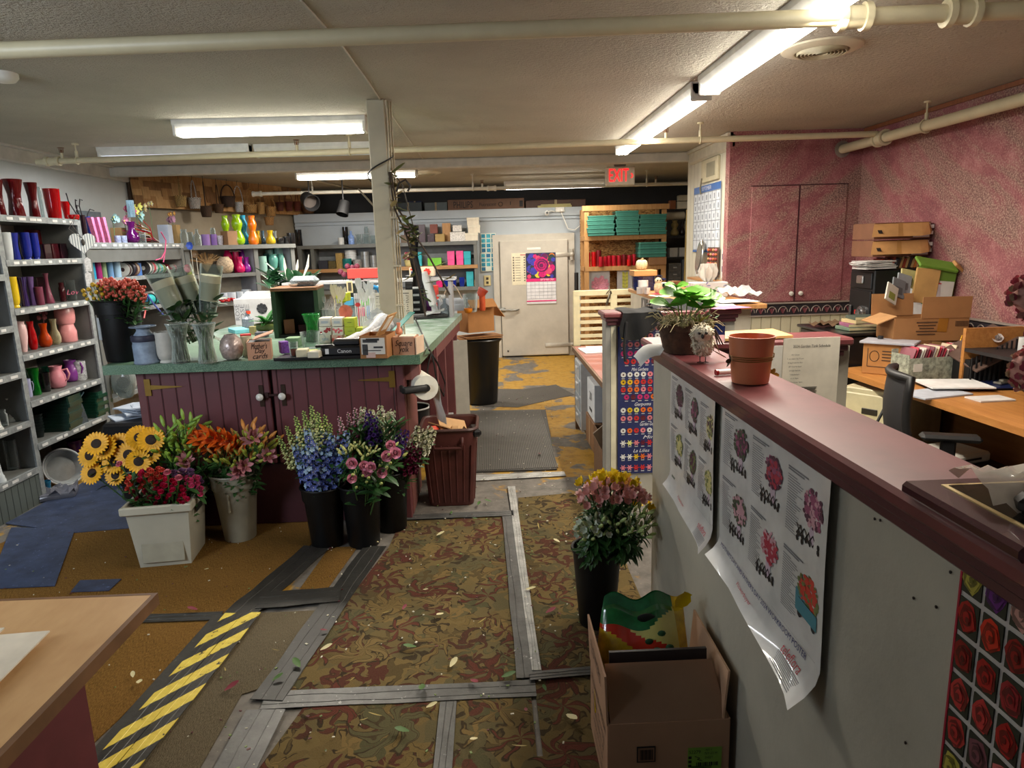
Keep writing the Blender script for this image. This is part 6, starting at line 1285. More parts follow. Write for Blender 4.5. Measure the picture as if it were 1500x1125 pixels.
    for i in range(14):
        q=WY(520+2.6*i,440-3*(i%3),5.0); b=B(); b.tube([(0,0,-(q.z-ZI)),(0,0,.02)],.004,5); b.box((0,0,.03),(.012,.004,.04))
        if i==0: w0=TH('white_pick','white plastic pick standing in the crowd before the column','pick',b,M((228,228,230)),q,0,'white plastic picks')
        else: dup(w0,(q.x,q.y,w0.location.z))
    # tape gun, grapes
    q=WY(545,420,5.05); t=T('tape_gun','blue and black tape gun lying on the clutter by the column','tape gun',q,.2); P(t,'frame',B().box((0,0,0),(.1,.05,.03),bev=.01,ry=.3).box((.05,0,-.03),(.03,.04,.08),bev=.01,ry=-.3),M((40,130,190),.35)); P(t,'tape_roll',B().lathe([(.02,-.02),(.04,-.02),(.04,.02),(.02,.02),(.02,-.02)],n=18,X=TR(-.05,0,.005)@RX(PI/2)),M((24,24,26))); P(t,'support',B().tube([(0,0,-.02),(0,0,-(q.z-ZI))],.02,8),M((210,210,210)))
    t=T('berry_arrangement','mauve ball berry stems standing in a clear vase','ornament',where(516,468,Z)+Vector((0,.1,0))); P(t,'vase',vessel('cyl',.05,.34),CLR); b=B(); s_=B()
    for (px,py) in ((499,398),(509,390),(504,402),(516,392),(519,403),(526,397),(533,398),(527,408),(529,411),(521,409),(512,400),(523,390)):
        q=WY(px,py,t.location.y)-t.location; b.ball(q,.026,10); s_.tube([(0,0,.1),q],.003,4)
    P(t,'balls',b,M((126,52,76),.5,bump=.4,bs=60)); P(t,'stems',s_,M((60,50,40)))
    # far part of the bench
    def far(px0,px1,y0,y1,yy,c,lab,name,cat,d=.2,rz=0,ry=0,rough=.5):
        p0=WY(px0,y0,yy); p1=WY(px1,y1,yy); w=p1.x-p0.x; h=p0.z-p1.z; return TH(name,lab,cat,B().box((0,d/2,h/2),(w,d,h),bev=.004,ry=ry),M(c,rough) if isinstance(c,tuple) else c,((p0.x+p1.x)/2,yy,p1.z),rz)
    yb=5.75; base=WZ(560,466,ZI)
    o=far(508,556,394,407,6.1,(214,70,62),'long coral red box on the far shelf behind the column','coral_box','box',.15); o=T('shelf_riser','low white riser shelf at the far side of the worktop','riser',(-1.05,6.18,ZI)); P(o,'board',B().box((0,0,.335),(1.5,.3,.02)),M((186,186,190))); 
    for sx in (-.7,.7): P(o,'leg',B().box((sx,0,.16),(.03,.28,.32)),M((150,150,154)))
    t=T('emblem_box','white box with a coral flower emblem behind the garland','box',WY(618,405,6.05)); p1=WY(638,391,6.05); w=(p1.x-t.location.x)*1.75; h=p1.z-t.location.z; P(t,'box_body',B().box((0,.08,h/2),(w,.16,h),bev=.003),M((224,206,180))); b=B(); 
    for k in range(7): a=k*.9; b.petal((w*.22,-.002,h*.5),(math.cos(a),0,math.sin(a)),(0,-1,0),h*.4,h*.3,0,0,.5)
    b.box((-w*.25,-.001,h*.8),(w*.4,.002,h*.2)); P(t,'coral_emblem',b,M((220,62,50))); b=B(); b.box((-w*.3,-.001,h*.4),(w*.25,.003,h*.4)); P(t,'blue_patch',b,M((30,44,110)))
    t=T('drawer_organizer','black drawer organizer with white labels behind the garland','organizer',WZ(607,462,ZI)+Vector((0,.15,0))); h=(t.location-WY(607,404,t.location.y)).length; m=mpp(t.location); P(t,'case',B().box((0,.1,h/2),(26*m,.24,h),bev=.004),M((22,22,24))); 
    for k in range(5): d=P(t,'drawer',B().box((0,-.022,h*(.1+.19*k)),(24*m,.012,h*.17),bev=.003),M((28,28,30))); P(d,'label_strip',B().box((2*m,-.03,h*(.12+.19*k)),(9*m,.003,.02)),M((226,226,226)))
    t=T('monitor','grey flat monitor seen edge on at the end of the worktop','monitor',WY(636,448,6.05),.0,None,(0,-.22,0)); P(t,'housing',B().box((0,0,.16),(.045,.36,.3),bev=.01),M((176,180,182),.4)); P(t,'screen',B().box((-.025,0,.16),(.004,.32,.26)),M((30,34,40),.2)); P(t,'stand',B().box((0,0,-.0),(.04,.1,.1)).box((0,0,-.05),(.16,.2,.012)),M((160,164,166)))
    g=[[Vector((-.11+.22*i/6,-.02*math.sin(i*1.2+j),.17*j/5-.02*math.sin(i*.9)*(j/5))) for i in range(7)] for j in range(6)]; b=B(); b.sheet(g); b.box((0,.05,.07),(.2,.09,.14),0,None,.02); TH('purple_bag','purple felt bag beside the monitor','bag',b,M((104,52,128),.9),WZ(616,456,ZI))
    t=T('red_bag','coral red gift bag with rope handles behind the purple bag','gift bag',WZ(631,450,ZI)+Vector((0,.1,0))); P(t,'bag_body',B().box((0,0,.11),(.16,.08,.22),bev=.004),M((206,66,54),.5,var=.35,vs=12)); P(t,'handle',B().tube([(-.03+.06*i/8,-.045,.2+.07*math.sin(i*PI/8)) for i in range(9)],.004,5),M((196,130,60)))
    t=T('keyboard','black computer keyboard lying on the far worktop','keyboard',WZ(628,466,ZI),.35); P(t,'keyboard_base',B().box((0,0,.012),(.32,.15,.02),bev=.004),M((30,30,32))); b=B()
    for i in range(14): 
        for j in range(5): b.box((-.145+.0223*i,-.058+.029*j,.026),(.018,.022,.008))
    P(t,'keys',b,M((62,62,64)))
    t=T('spray_bottle','clear spray bottle with white trigger on the far worktop','spray bottle',WZ(652,464,ZI)); P(t,'bottle_body',vessel('bottle',.04,.16),G((214,222,226),.8)); P(t,'trigger_head',B().box((-.01,0,.18),(.05,.025,.035),bev=.008).box((-.045,0,.19),(.04,.015,.018),bev=.004).box((-.03,0,.155),(.012,.014,.05),bev=.004,ry=-.4),M((232,232,232)))
    t=T('white_basket','pale grey slatted basket with arched handles at the far worktop end','basket',WZ(660,456,ZI)+Vector((.02,.08,0))); b=B(); 
    for k in range(2): b.box((0,-.07,.035+.055*k),(.28,.01,.05)); b.box((0,.07,.035+.055*k),(.28,.01,.05)); b.box((-.14,0,.035+.055*k),(.01,.15,.05)); b.box((.14,0,.035+.055*k),(.01,.15,.05))
    b.box((0,0,.006),(.28,.14,.01)); P(t,'slatted_body',b,M((184,190,200))); P(t,'handle',B().tube([(-.1+.2*i/10,-.06,.1+.16*math.sin(i*PI/10)) for i in range(11)],.006,6),M((160,140,120)))
    V('tumbler',690,457,22,26,CLR,'clear vase filled with mauve bits at the bench end',('z',ZI+.0),'vase'); V('bowl',686,459,13,7,M((206,120,20),.3),'amber bowl beside the clear vase of bits',('z',ZI),'bowl','bowl'); V('cup',707,457,9,26,M((196,80,40),.5),'tall orange pot standing over the carton',('y',6.6,ZI),'pot','pot')
    b=B(); b.tube([(.0,0,.3),(-.02,0,.33)],.03,14); TH('tipped_pot','dark orange flower pot tipped over the tall orange pot','pot',vessel('pot',.05,.08),M((160,56,34),.5),WY(703,434,6.6),0,None,(0,.5,0))
    # cables over the bench edge
    b=B(); q=[WZ(602,455,ZI+.01),WZ(612,475,ZI+.01),WZ(622,497,ZI+.012),WZ(629,513,ZI+.01),WY(632,517,4.3),WY(636,535,4.3),WY(640,560,4.35),WY(650,580,4.5),WY(652,560,4.55),WY(640,530,4.4),WY(631,517,4.3)]; b.tube(q,.006,6); b.tube([q[4],WY(628,530,4.25),WY(626,545,4.25),WY(634,560,4.3),WY(645,600,4.5)],.005,6)
    TH('power_cable','black power cable draped over the worktop edge above the towel roll','cable',b,M((22,22,23)))
    t=T('metal_pail','dark metal pail under the workbench end','pail',(-.62,4.95,.2)); P(t,'pail_body',vessel('tumbler',.14,.3,20),M((52,52,54),.35,.5)); P(t,'rim',B().tube([(.142*math.cos(a*PI/10),.142*math.sin(a*PI/10),.3) for a in range(20)],.007,6,closed=True),M((190,190,186),.3))
    BX(650,560,22,30,.2,(150,152,150),'grey plastic tub on the lower bench shelf',('y',5.2,.2),'tub','tub')
bench()
# ================================================================ FLOWERS IN BUCKETS
STEM=M((64,96,44),.5,var=.25); LEAF=M((46,84,38),.45,var=.35,vs=14); 
def U(a,e=0): return Vector((math.cos(a)*math.cos(e),math.sin(a)*math.cos(e),math.sin(e)))
L0=.42
def proto(name,label,cat,group,parts):
    t=T(name,label,cat,(0,0,0),0,group); t['_first']=1
    for (n,b,m) in parts:
        if b.v: P(t,n,b,m)
    return t
def stemleaf(rg,n=5,zl=(.12,.36),ll=(.06,.1),w=.25):
    s=B(); s.tube([(0,0,0),(.003,.002,L0*.5),(0,0,L0)],.0035,5); l=B()
    for i in range(n):
        a=rg.uniform(0,6.28); z=rg.uniform(*zl); k=rg.uniform(*ll); l.petal((0,0,z),U(a,rg.uniform(.2,.9)),(0,0,1),k,k*w*1.3,-.2,0,.03)
    return s,l
FN=Vector((0,-.8,.6)).normalized()   # blooms look toward the aisle and up
def basis(n):
    u=n.cross(Vector((0,0,1))).normalized(); return u,u.cross(n)*-1
def disc_petals(b,c,n,k,R,W,cup,m=0,ph=0,r0=0,lift=0):
    u,w=basis(n)
    for i in range(k):
        a=2*PI*i/k+ph; d=u*math.cos(a)+w*math.sin(a); b.petal(Vector(c)+d*r0,d+n*lift,n,R-r0,W,cup,m,.05)
def rose(b,c,n,R,m=0,layers=4,m2=None):
    for k in range(layers):
        r=R*(1-.2*k); disc_petals(b,Vector(c)+n*(R*.18*k),n,6-k//2,r,r*1.15,.4+.3*k,m if k%2==0 or m2 is None else m2,k*.6,0,.25+.3*k)
def make(kind,c1,c2=None,seed=1):
    rg=random.Random(seed); H1=(0,0,L0); s,l=stemleaf(rg); b=B(); b2=B(); up=Vector((0,0,1))
    m1=M(c1,.5,var=.2,vs=25) if isinstance(c1,tuple) else c1; m2=M(c2,.5,var=.2,vs=25) if c2 else m1
    nm1,nm2='bloom','buds'
    if kind=='sunflower':
        disc_petals(b,H1,FN,22,.07,.017,.12,0,0,.018); disc_petals(b,Vector(H1)-FN*.003,FN,21,.069,.018,.05,0,.2,.018); u,w=basis(FN)
        X=Matrix(((u.x,w.x,FN.x,0),(u.y,w.y,FN.y,0),(u.z,w.z,FN.z,L0),(0,0,0,1))); b2.lathe([(.027,-.004),(.027,.004),(.018,.009),(0,.007)],n=16,X=X); nm2='seed_disc'
    elif kind=='lilybud':
        for i in range(7):
            a=i*2.4; e=rg.uniform(.5,1.2); q=Vector((0,0,L0-.02*i)); d=U(a,e); p=q+d*.05; s.tube([q,p],.002,4)
            b.tube([p,p+d*.012,p+d*.035,p+d*.06,p+d*.072],[.004,.009,.011,.008,.002],7,rg.choice((0,0,1)))
    elif kind=='lily':
        for j in range(2):
            n=(FN+U(rg.uniform(0,6.3),0)*.5).normalized(); c=Vector(H1)+n*.02+Vector((.03*j,0,-.03*j)); disc_petals(b,c,n,6,.085,.034,.35,0,j*.5,.0,.55); 
            for i in range(5): a=i*1.25; b2.tube([c,c+n*.05+U(a,0)*.015],.0016,4,0)
        for i in range(3):
            d=U(i*2.2,.9); q=Vector((0,0,L0-.04)); b2.tube([q+d*.03,q+d*.05,q+d*.08,q+d*.1],[.004,.01,.009,.002],7,1)
        nm2='stamens_and_buds'
    elif kind=='carnation':
        for k in range(4): disc_petals(b,Vector(H1)+up*.004*k,(up*.6+FN*.4).normalized(),8,.024-.004*k,.02,.4+.3*k,rg.choice((0,0,1)),k*.7,0,.3+.45*k)
        s.tube([(0,0,L0-.025),(0,0,L0)],[.004,.008],6)
    elif kind=='spray':
        for j in range(4):
            c=Vector((rg.uniform(-.03,.03),rg.uniform(-.03,.03),L0-rg.uniform(0,.05))); s.tube([(0,0,L0-.1),c],.002,4)
            for k in range(3): disc_petals(b,c+up*.003*k,(up*.5+FN*.5).normalized(),7,.021-.004*k,.018,.5+.3*k,rg.choice((0,1)),k*.6,0,.3+.4*k)
    elif kind=='delph':
        for i in range(44):
            f=i/43; a=i*2.4; z=L0*.42+L0*.6*f; r=.032*(1-f*.6); c=Vector((0,0,z))+U(a)*r; n=(U(a)+up*.3).normalized(); disc_petals(b,c,n,5,.021*(1-.5*f)+.003,.017*(1-.4*f),.1,0 if f<.45 else (1 if rg.random()<.7 else 0),a,0,.2)
            b2.ball(c+n*.003,.003,5)
        nm2='centres'
    elif kind=='snap':
        for i in range(50):
            f=i/49; a=i*2.4; z=L0*.5+L0*.52*f; r=.024*(1-f*.75)+.002; q=.013*(1-f*.65)
            b.ball((r*math.cos(a),r*math.sin(a),z),(q,q,q*.8),6,0 if f<.6 else 1,wob=.25)
            if f<.6: b.petal((r*math.cos(a),r*math.sin(a),z),U(a,.2),(0,0,1),.02,.018,-.3,0,.4)
    elif kind=='stock':
        for i in range(26):
            f=i/25; a=i*2.4; z=L0*.62+L0*.4*f; r=.026*(1-f*.6); c=Vector((0,0,z))+U(a)*r
            for k in range(2): disc_petals(b,c,(U(a)+up*.5).normalized(),5,.02-.006*k-.008*f,.018-.006*f,.3+.4*k,rg.choice((0,0,1)),a+k,0,.3+.4*k)
    elif kind=='lisi':
        rose(b,H1,FN,.034,0,4,1)
        for i in range(2): d=U(rg.uniform(0,6.3),.9); q=Vector((0,0,L0-.1)); p=q+d*.09; s.tube([q,p],.002,4); b2.tube([p,p+d*.012,p+d*.03],[.004,.009,.003],7,0)
    elif kind=='alstro':
        for i in range(5):
            a=i*1.256; c=Vector((0,0,L0))+U(a,.2)*.03; n=(U(a,.5)+FN*.6).normalized(); s.tube([(0,0,L0-.07),c],.002,4); disc_petals(b,c,n,6,.036,.02,.3,rg.choice((0,0,1)),a,0,.9)
        for i in range(10): a=rg.uniform(0,6.3); l.petal((0,0,L0-rg.uniform(.05,.16)),U(a,rg.uniform(-.5,.4)),(0,0,1),.075,.02,-.2,0,.03)
    elif kind=='alsbud':
        for i in range(6): d=U(i*1.05,.9); q=Vector((0,0,L0-.05)); p=q+d*.045; s.tube([q,p],.002,4); b.tube([p,p+d*.012,p+d*.034,p+d*.042],[.003,.008,.008,.003],7,rg.choice((0,0,1)))
        for i in range(12): a=rg.uniform(0,6.3); l.petal((0,0,L0-rg.uniform(.05,.18)),U(a,rg.uniform(-.6,.4)),(0,0,1),.09,.022,-.2,0,.03)
    elif kind=='hyper':
        for i in range(10): d=U(i*2.4,rg.uniform(.3,1.3)); q=Vector((0,0,L0-.04)); p=q+d*rg.uniform(.03,.06); s.tube([q,p],.0015,4); b.ball(p,(.0105,.0105,.013),7)
        for i in range(5): a=rg.uniform(0,6.3); l.petal((0,0,L0-.05),U(a,.2),(0,0,1),.05,.02,-.1,0,.03)
    elif kind=='billy':
        b.ball(H1,.0155,10,wob=.06); l=B()
    elif kind=='foliage':
        for i in range(16): a=rg.uniform(0,6.3); l.petal((0,0,L0-rg.uniform(0,.2)),U(a,rg.uniform(0,1.2)),(0,0,1),rg.uniform(.07,.11),.02,.1,0,.03)
    return s,l,b,b2,m1,m2,nm1,nm2
ORD='first second third fourth fifth sixth seventh eighth ninth'.split()
def rowlabels(heads,label):
    n=len(heads); R=max(1,-(-n//7)); rn={1:['in line'],2:['upper row','lower row'],3:['upper row','middle row','lower row']}.get(R,['top row','upper row','middle row','lower row','bottom row'])
    ix=sorted(range(n),key=lambda i:heads[i][1]); out=[None]*n
    for r in range(R):
        for j,i in enumerate(sorted(ix[r*n//R:(r+1)*n//R],key=lambda i:heads[i][0])): out[i]='%s, %s %s from shelving'%(label,rn[r],ORD[j])
    return out
def bunch(kind,c1,c2,name,label,cat,group,heads,y,root,seed=1,sc_=(.92,1.1),dy=.05,root_r=.03,up=0):
    s,l,b,b2,m1,m2,n1,n2=make(kind,c1,c2,seed); rg=random.Random(seed*7+1); first=None
    b2m={'seed_disc':M((40,24,14),.8,var=.4,vs=80),'centres':M((226,226,214)),'stamens_and_buds':[M((120,60,30)),M((170,160,70),.5,var=.3)]}.get(n2,M((196,206,120),.5))
    lab=rowlabels(heads,label)
    for hi,(px,py) in enumerate(heads):
        yy=y+rg.uniform(-dy,dy); h=WY(px,py,yy); r=Vector(root)+Vector((rg.uniform(-root_r,root_r),rg.uniform(-root_r,root_r),0)); d=(h-r).normalized(); k=rg.uniform(*sc_)
        if (h-r).length<L0*k: k=(h-r).length/L0*.98
        if kind!='sunflower' and kind!='billy': k=min(k,(h-r).length/L0)
        yv=Vector((rg.uniform(-.35,.35)+(-.15 if h.x<-.2 else 0),1,0)); xv=yv.cross(d).normalized(); yv=d.cross(xv)
        q=Matrix((xv,yv,d)).transposed().to_quaternion(); loc=h-d*L0*k
        if first is None:
            first=T(name,lab[hi],cat,loc,0,group); P(first,'stem',s,STEM)
            if l.v: P(first,'leaves',l,LEAF)
            if b.v: P(first,n1,b,[m1,m2])
            if b2.v: P(first,n2,b2,b2m)
            first.rotation_mode='QUATERNION'; first.rotation_quaternion=q; first.scale=(k,)*3
        else: dup(first,loc,None,lab[hi],k,q)
    return first
BKM_=M((11,11,12),.45,spec=.3)
def bucket(label,base,r0,r1,h,mat,band=True,water=True,name='flower_bucket',tab=False):
    t=T(name,label,'bucket',base)
    o=[(0,.001),(r0,.001),(r0+.004,.01)]; rb=r0+(r1-r0)*.8
    if band: o+=[(rb-.006,h*.78),(rb+.003,h*.785),(r1,h-.012)]
    else: o+=[(r1,h-.012)]
    o+=[(r1+.006,h-.01),(r1+.006,h),(r1-.004,h),(rb-.008,h*.7),(r0-.004,.012),(0,.012)]
    P(t,'bucket_body',B().lathe(o,n=36),mat)
    P(t,'rim',B().tube([(r1*1.02*math.cos(a*PI/18),r1*1.02*math.sin(a*PI/18),h-.003) for a in range(36)],.006,6,closed=True),mat)
    if water: P(t,'water',B().lathe([(0,h*.45),(r0+(r1-r0)*.42,h*.45)],n=24),M((26,34,24),.1))
    if tab: P(t,'side_tab',B().box((.0,-(r0+(r1-r0)*.6)-.005,h*.62),(.014,.016,.11),bev=.005),mat)
    return t
# ---- bucket one: blue delphiniums and pale snapdragons
def bpos(px,py,off): p=WZ(px,py,0); p.y+=off; return p
b1=bpos(475,807,.09); h1=WY(475,714,b1.y-.05).z; bucket('black bucket of blue delphiniums in front of the burgundy cabinet',b1,.085,.122,h1,BKM_)
b2_=bpos(530,806,.09); h2=WY(530,712,b2_.y-.05).z; bucket('black bucket of pink lisianthus standing between two other black buckets',b2_,.085,.118,h2,BKM_)
b3=bpos(573,782,.08); h3=WY(573,690,b3.y-.03).z; bucket('black bucket of burgundy and white stock next to the brown bin',b3,.08,.112,h3,BKM_)
bg=bpos(345,797,.09); h4=WY(342,690,bg.y).z; bucket('tall pale grey banded bucket of orange lilies',bg,.085,.135,h4,M((150,146,128),.45,var=.15,vs=4),tab=True)
bs=Vector((bg.x-.33,bg.y+.0,0)); bucket('black bucket of green lily buds tucked behind the square tub',bs,.09,.12,.4,BKM_)
bf=Vector((bg.x-.52,bg.y+.02,0)); bucket('black bucket of sunflowers behind the square tub',bf,.09,.12,.38,BKM_)
# square translucent tub
pa=WZ(200,834,0); pb=WZ(262,832,0); t=T('square_tub','square milky plastic tub full of carnations','tub',((pa.x+pb.x)/2+.02,pa.y+.15,0),.12); tubm=M((182,178,160),.35,var=.08,vs=5); th=.36; w0,w1,d0,d1=.26,.32,.26,.32
def frus(b,w0,d0,w1,d1,z0,z1,m=0): b.add([(-w0/2,-d0/2,z0),(w0/2,-d0/2,z0),(w0/2,d0/2,z0),(-w0/2,d0/2,z0),(-w1/2,-d1/2,z1),(w1/2,-d1/2,z1),(w1/2,d1/2,z1),(-w1/2,d1/2,z1)],[(0,1,5,4),(1,2,6,5),(2,3,7,6),(3,0,4,7)],m)
b=B(); frus(b,w0,d0,w1,d1,0.001,th); b.box((0,0,.005),(w0,d0,.008)); frus(b,w0-.01,d0-.01,w1-.012,d1-.012,.01,th); P(t,'tub_body',b,tubm)
b=B(); 
for s in (-1,1): b.box((0,s*(d1/2+.006),th-.02),(w1+.04,.025,.045),bev=.006); b.box((s*(w1/2+.006),0,th-.02),(.025,d1+.02,.045),bev=.006)
P(t,'rim',b,tubm); b=B(); b.box((w1/2+.005,0,th-.075),(.006,.11,.035),0,None,.01); P(t,'hand_hole',b,M((26,30,22))); b=B(); b.box((0,-d0/2-.012,.115),(w0*.82,.004,.16),0,None,.01,rx=-.08); P(t,'front_panel',b,M((160,156,138),.35))
TB=Vector((t.location.x,t.location.y,.06))
yb=b1.y
bunch('delph',(76,90,156),(150,178,206),'delphinium','blue delphinium spike before the burgundy cabinet','flower','delphiniums',[(438,640),(450,632),(462,634),(474,632),(486,640),(498,640),(508,636),(432,655),(446,660),(460,652),(474,662),(490,660),(444,682),(470,686),(496,680)],yb-.05,b1+Vector((0,0,.08)),3,(.75,.95),.09)
bunch('snap',(214,214,150),(176,196,110),'snapdragon','cream green snapdragon spike above the delphiniums','flower','pale snapdragons',[(408,640),(420,626),(433,612),(445,604),(456,596),(466,606),(476,610),(484,622),(452,618),(438,628),(472,626)],yb+.05,b1+Vector((0,0,.08)),4,(.9,1.1),.07)
yb=b2_.y
bunch('lisi',(226,150,172),(236,180,190),'lisianthus','dusty pink lisianthus in the middle black bucket','flower','pink lisianthus',[(517,678),(534,682),(544,684),(559,692),(515,700),(572,652),(566,668),(580,664),(538,692)],yb-.19,b2_+Vector((0,-.03,.12)),5,(.9,1.1),.02)
bunch('snap',(150,70,92),(196,150,160),'snapdragon','rose pink snapdragon in the middle black bucket','flower','pink snapdragons',[(497,612),(510,606),(520,600),(530,604)],yb+.06,b2_+Vector((0,0,.1)),6,(.9,1.1),.04)
bunch('stock',(216,214,190),(196,200,150),'stock','white stock spike in the middle bucket','flower','white stock',[(532,600),(545,604),(558,598),(566,606),(538,618),(575,604)],yb+.03,b2_+Vector((0,0,.1)),7,(.9,1.1),.05)
bunch('stock',(70,40,110),(96,60,140),'stock','violet stock spike among the white ones','flower','violet stock',[(549,614),(556,630),(553,640),(540,606),(585,632),(596,634)],yb-.02,b2_+Vector((0,0,.1)),8,(.85,1.0),.04)
bunch('foliage',(90,120,60),None,'greenery_sprig','green leafy stem in the middle black bucket','foliage','leafy stems in the middle bucket',[(528,630),(540,640),(520,645),(548,650),(534,655),(560,640),(575,625),(510,640),(583,618),(566,622)],yb-.05,b2_+Vector((0,0,.1)),9,(.8,1.0),.05)
bunch('alsbud',(206,206,130),(186,196,130),'lisianthus_bud','pale yellow bud stem over pink lisianthus','flower','lisianthus bud stems',[(512,655),(524,652),(535,662),(546,658),(505,660)],yb-.1,b2_+Vector((0,0,.1)),10,(.75,.9),.02)
yb=b3.y
bunch('stock',(104,20,56),(130,36,74),'stock','burgundy stock spike by the brown bin','flower','burgundy stock',[(585,650),(596,655),(606,652),(615,660),(592,666),(604,668),(618,668),(581,662)],yb-.08,b3+Vector((0,0,.12)),11,(.75,.95),.04)
bunch('stock',(222,220,200),(206,206,170),'stock','white stock spike by the brown bin','flower','white stock by the bin',[(612,628),(622,632),(630,628),(636,634),(616,640),(586,640),(574,690),(568,706),(628,642)],yb-.05,b3+Vector((0,0,.12)),12,(.8,1.0),.05)
bunch('foliage',(90,120,60),None,'greenery_sprig','green leafy stem by the brown bin','foliage','leafy stems by the bin',[(576,700),(590,690),(600,680),(584,676),(572,672)],yb-.08,b3+Vector((0,0,.1)),13,(.6,.8),.03)
# lilies
yb=bg.y; R4=bg+Vector((0,0,.1))
bunch('lily',(226,102,24),(236,130,40),'orange_lily','open orange lily in the pale grey bucket','flower','orange lilies',[(296,640),(312,636),(322,642),(334,640),(330,662),(345,650),(300,650)],yb-.04,R4,14,(.85,1.0),.06)
bunch('lilybud',(150,160,60),(196,130,60),'lily_bud','striped lily buds in the pale grey bucket','flower','lily buds in the grey bucket',[(362,636),(375,640),(386,650),(360,660),(345,672),(330,672),(318,668),(372,662),(395,655),(352,648),(278,655)],yb-.06,R4,15,(.85,1.0),.06)
bunch('lily',(186,124,130),(206,150,150),'pink_lily','dusty pink lily in the pale grey bucket','flower','pink lilies',[(346,690),(355,682),(366,640),(390,668),(272,680)],yb-.1,R4,16,(.7,.9),.03)
bunch('foliage',(70,100,50),None,'greenery_sprig','dark green lily foliage in the pale grey bucket','foliage','lily foliage',[(300,672),(315,680),(330,690),(345,700),(320,665),(305,690),(360,690),(290,680)],yb-.08,R4,17,(.6,.85),.05)
bunch('lilybud',(136,170,60),(120,156,54),'green_lily','tight green lily buds behind the square tub','flower','green lily buds',[(240,640),(252,648),(262,634),(272,622),(282,630),(248,662),(258,668),(270,655),(236,655),(225,672),(266,675),(244,632)],bs.y-.04,bs+Vector((0,0,.1)),18,(.9,1.1),.06)
# sunflowers
SFH=[(153,655),(175,651),(204,641),(221,644),(149,678),(161,663),(168,676),(188,666),(217,663),(203,676),(169,696),(135,693),(131,667),(141,650),(190,650)]
bunch('sunflower',(236,172,14),None,'sunflower','yellow sunflower behind the square tub','flower','sunflowers',SFH,bf.y-.12,bf+Vector((0,0,.1)),19,(.95,1.08),.05)
# carnations in the square tub
bunch('carnation',(216,120,140),(230,150,160),'carnation','pale pink carnation standing above the square tub','flower','pale pink carnations',[(177,682),(246,694),(262,702)],TB.y-.12,TB,20,(.95,1.05),.03)
bunch('spray',(206,70,60),(220,100,80),'carnation','coral spray carnation in the square tub','flower','coral carnations',[(186,704),(204,700),(216,694),(230,692),(206,712),(186,714),(222,702)],TB.y-.1,TB,21,(.9,1.0),.05)
bunch('spray',(190,24,70),(214,40,90),'carnation','crimson spray carnation in the square tub','flower','crimson carnations',[(208,692),(240,710),(252,716),(235,718),(262,722),(246,728),(268,716),(272,728),(230,706),(256,706),(243,700),(266,736)],TB.y-.08,TB,22,(.85,1.0),.06)
bunch('spray',(226,90,140),(236,120,160),'carnation','bright pink spray carnation along the tub edge','flower','bright pink carnations',[(276,700),(284,706),(292,712),(286,696),(270,696)],TB.y-.05,TB,23,(.9,1.0),.05)
bunch('spray',(100,14,30),(120,20,40),'carnation','dark wine carnation low in the square tub','flower','wine carnations',[(214,722),(224,730),(208,730),(236,736),(220,738),(250,738),(196,724)],TB.y-.1,TB,24,(.75,.9),.04)
bunch('spray',(150,110,150),(130,90,130),'carnation','mauve spray carnation behind the crimson ones','flower','mauve carnations',[(256,692),(268,690),(280,690),(290,700)],TB.y+.02,TB,25,(.9,1.0),.04)
bunch('foliage',(60,90,40),None,'greenery_sprig','carnation foliage in the square tub','foliage','carnation foliage',[(190,720),(200,735),(230,725),(255,730),(215,735),(240,740)],TB.y-.08,TB,26,(.6,.85),.05)
# berry bucket on the worktop
bb_=WZ(167,533,ZI); bb_.y+=.13; mB=mpp(bb_); hb=.36; t=bucket('black bucket of berries and yellow balls at the end of the green worktop',bb_,.095,.128,hb,BKM_,water=False); P(t,'label_sticker',B().box((-.085,-.075,.2),(.004,.035,.13),rz=.85),M((180,184,186)))
RB=bb_+Vector((0,0,.1))
rg=random.Random(31); hy=[(152+rg.uniform(0,58),408+rg.uniform(0,28)) for _ in range(34)]
bunch('hyper',(196,88,70),None,'hypericum','coral berry stem in the worktop bucket','flower','hypericum berries',hy,bb_.y-.02,RB,32,(.9,1.05),.1)
bunch('billy',(190,150,20),None,'billy_button','yellow ball flower in the worktop bucket','flower','yellow ball flowers',[(124,432),(130,424),(136,417),(143,418),(148,424),(134,430),(141,428),(150,431),(128,438),(138,437),(146,438),(122,426),(152,418)],bb_.y-.05,RB,33,(.95,1.05),.06)
bunch('foliage',(50,80,36),None,'greenery_sprig','dark green leaf stem among coral berries','foliage','hypericum foliage',[(160,438),(175,442),(190,440),(205,436),(168,432),(198,430),(183,436)],bb_.y-.08,RB,34,(.75,.9),.04)
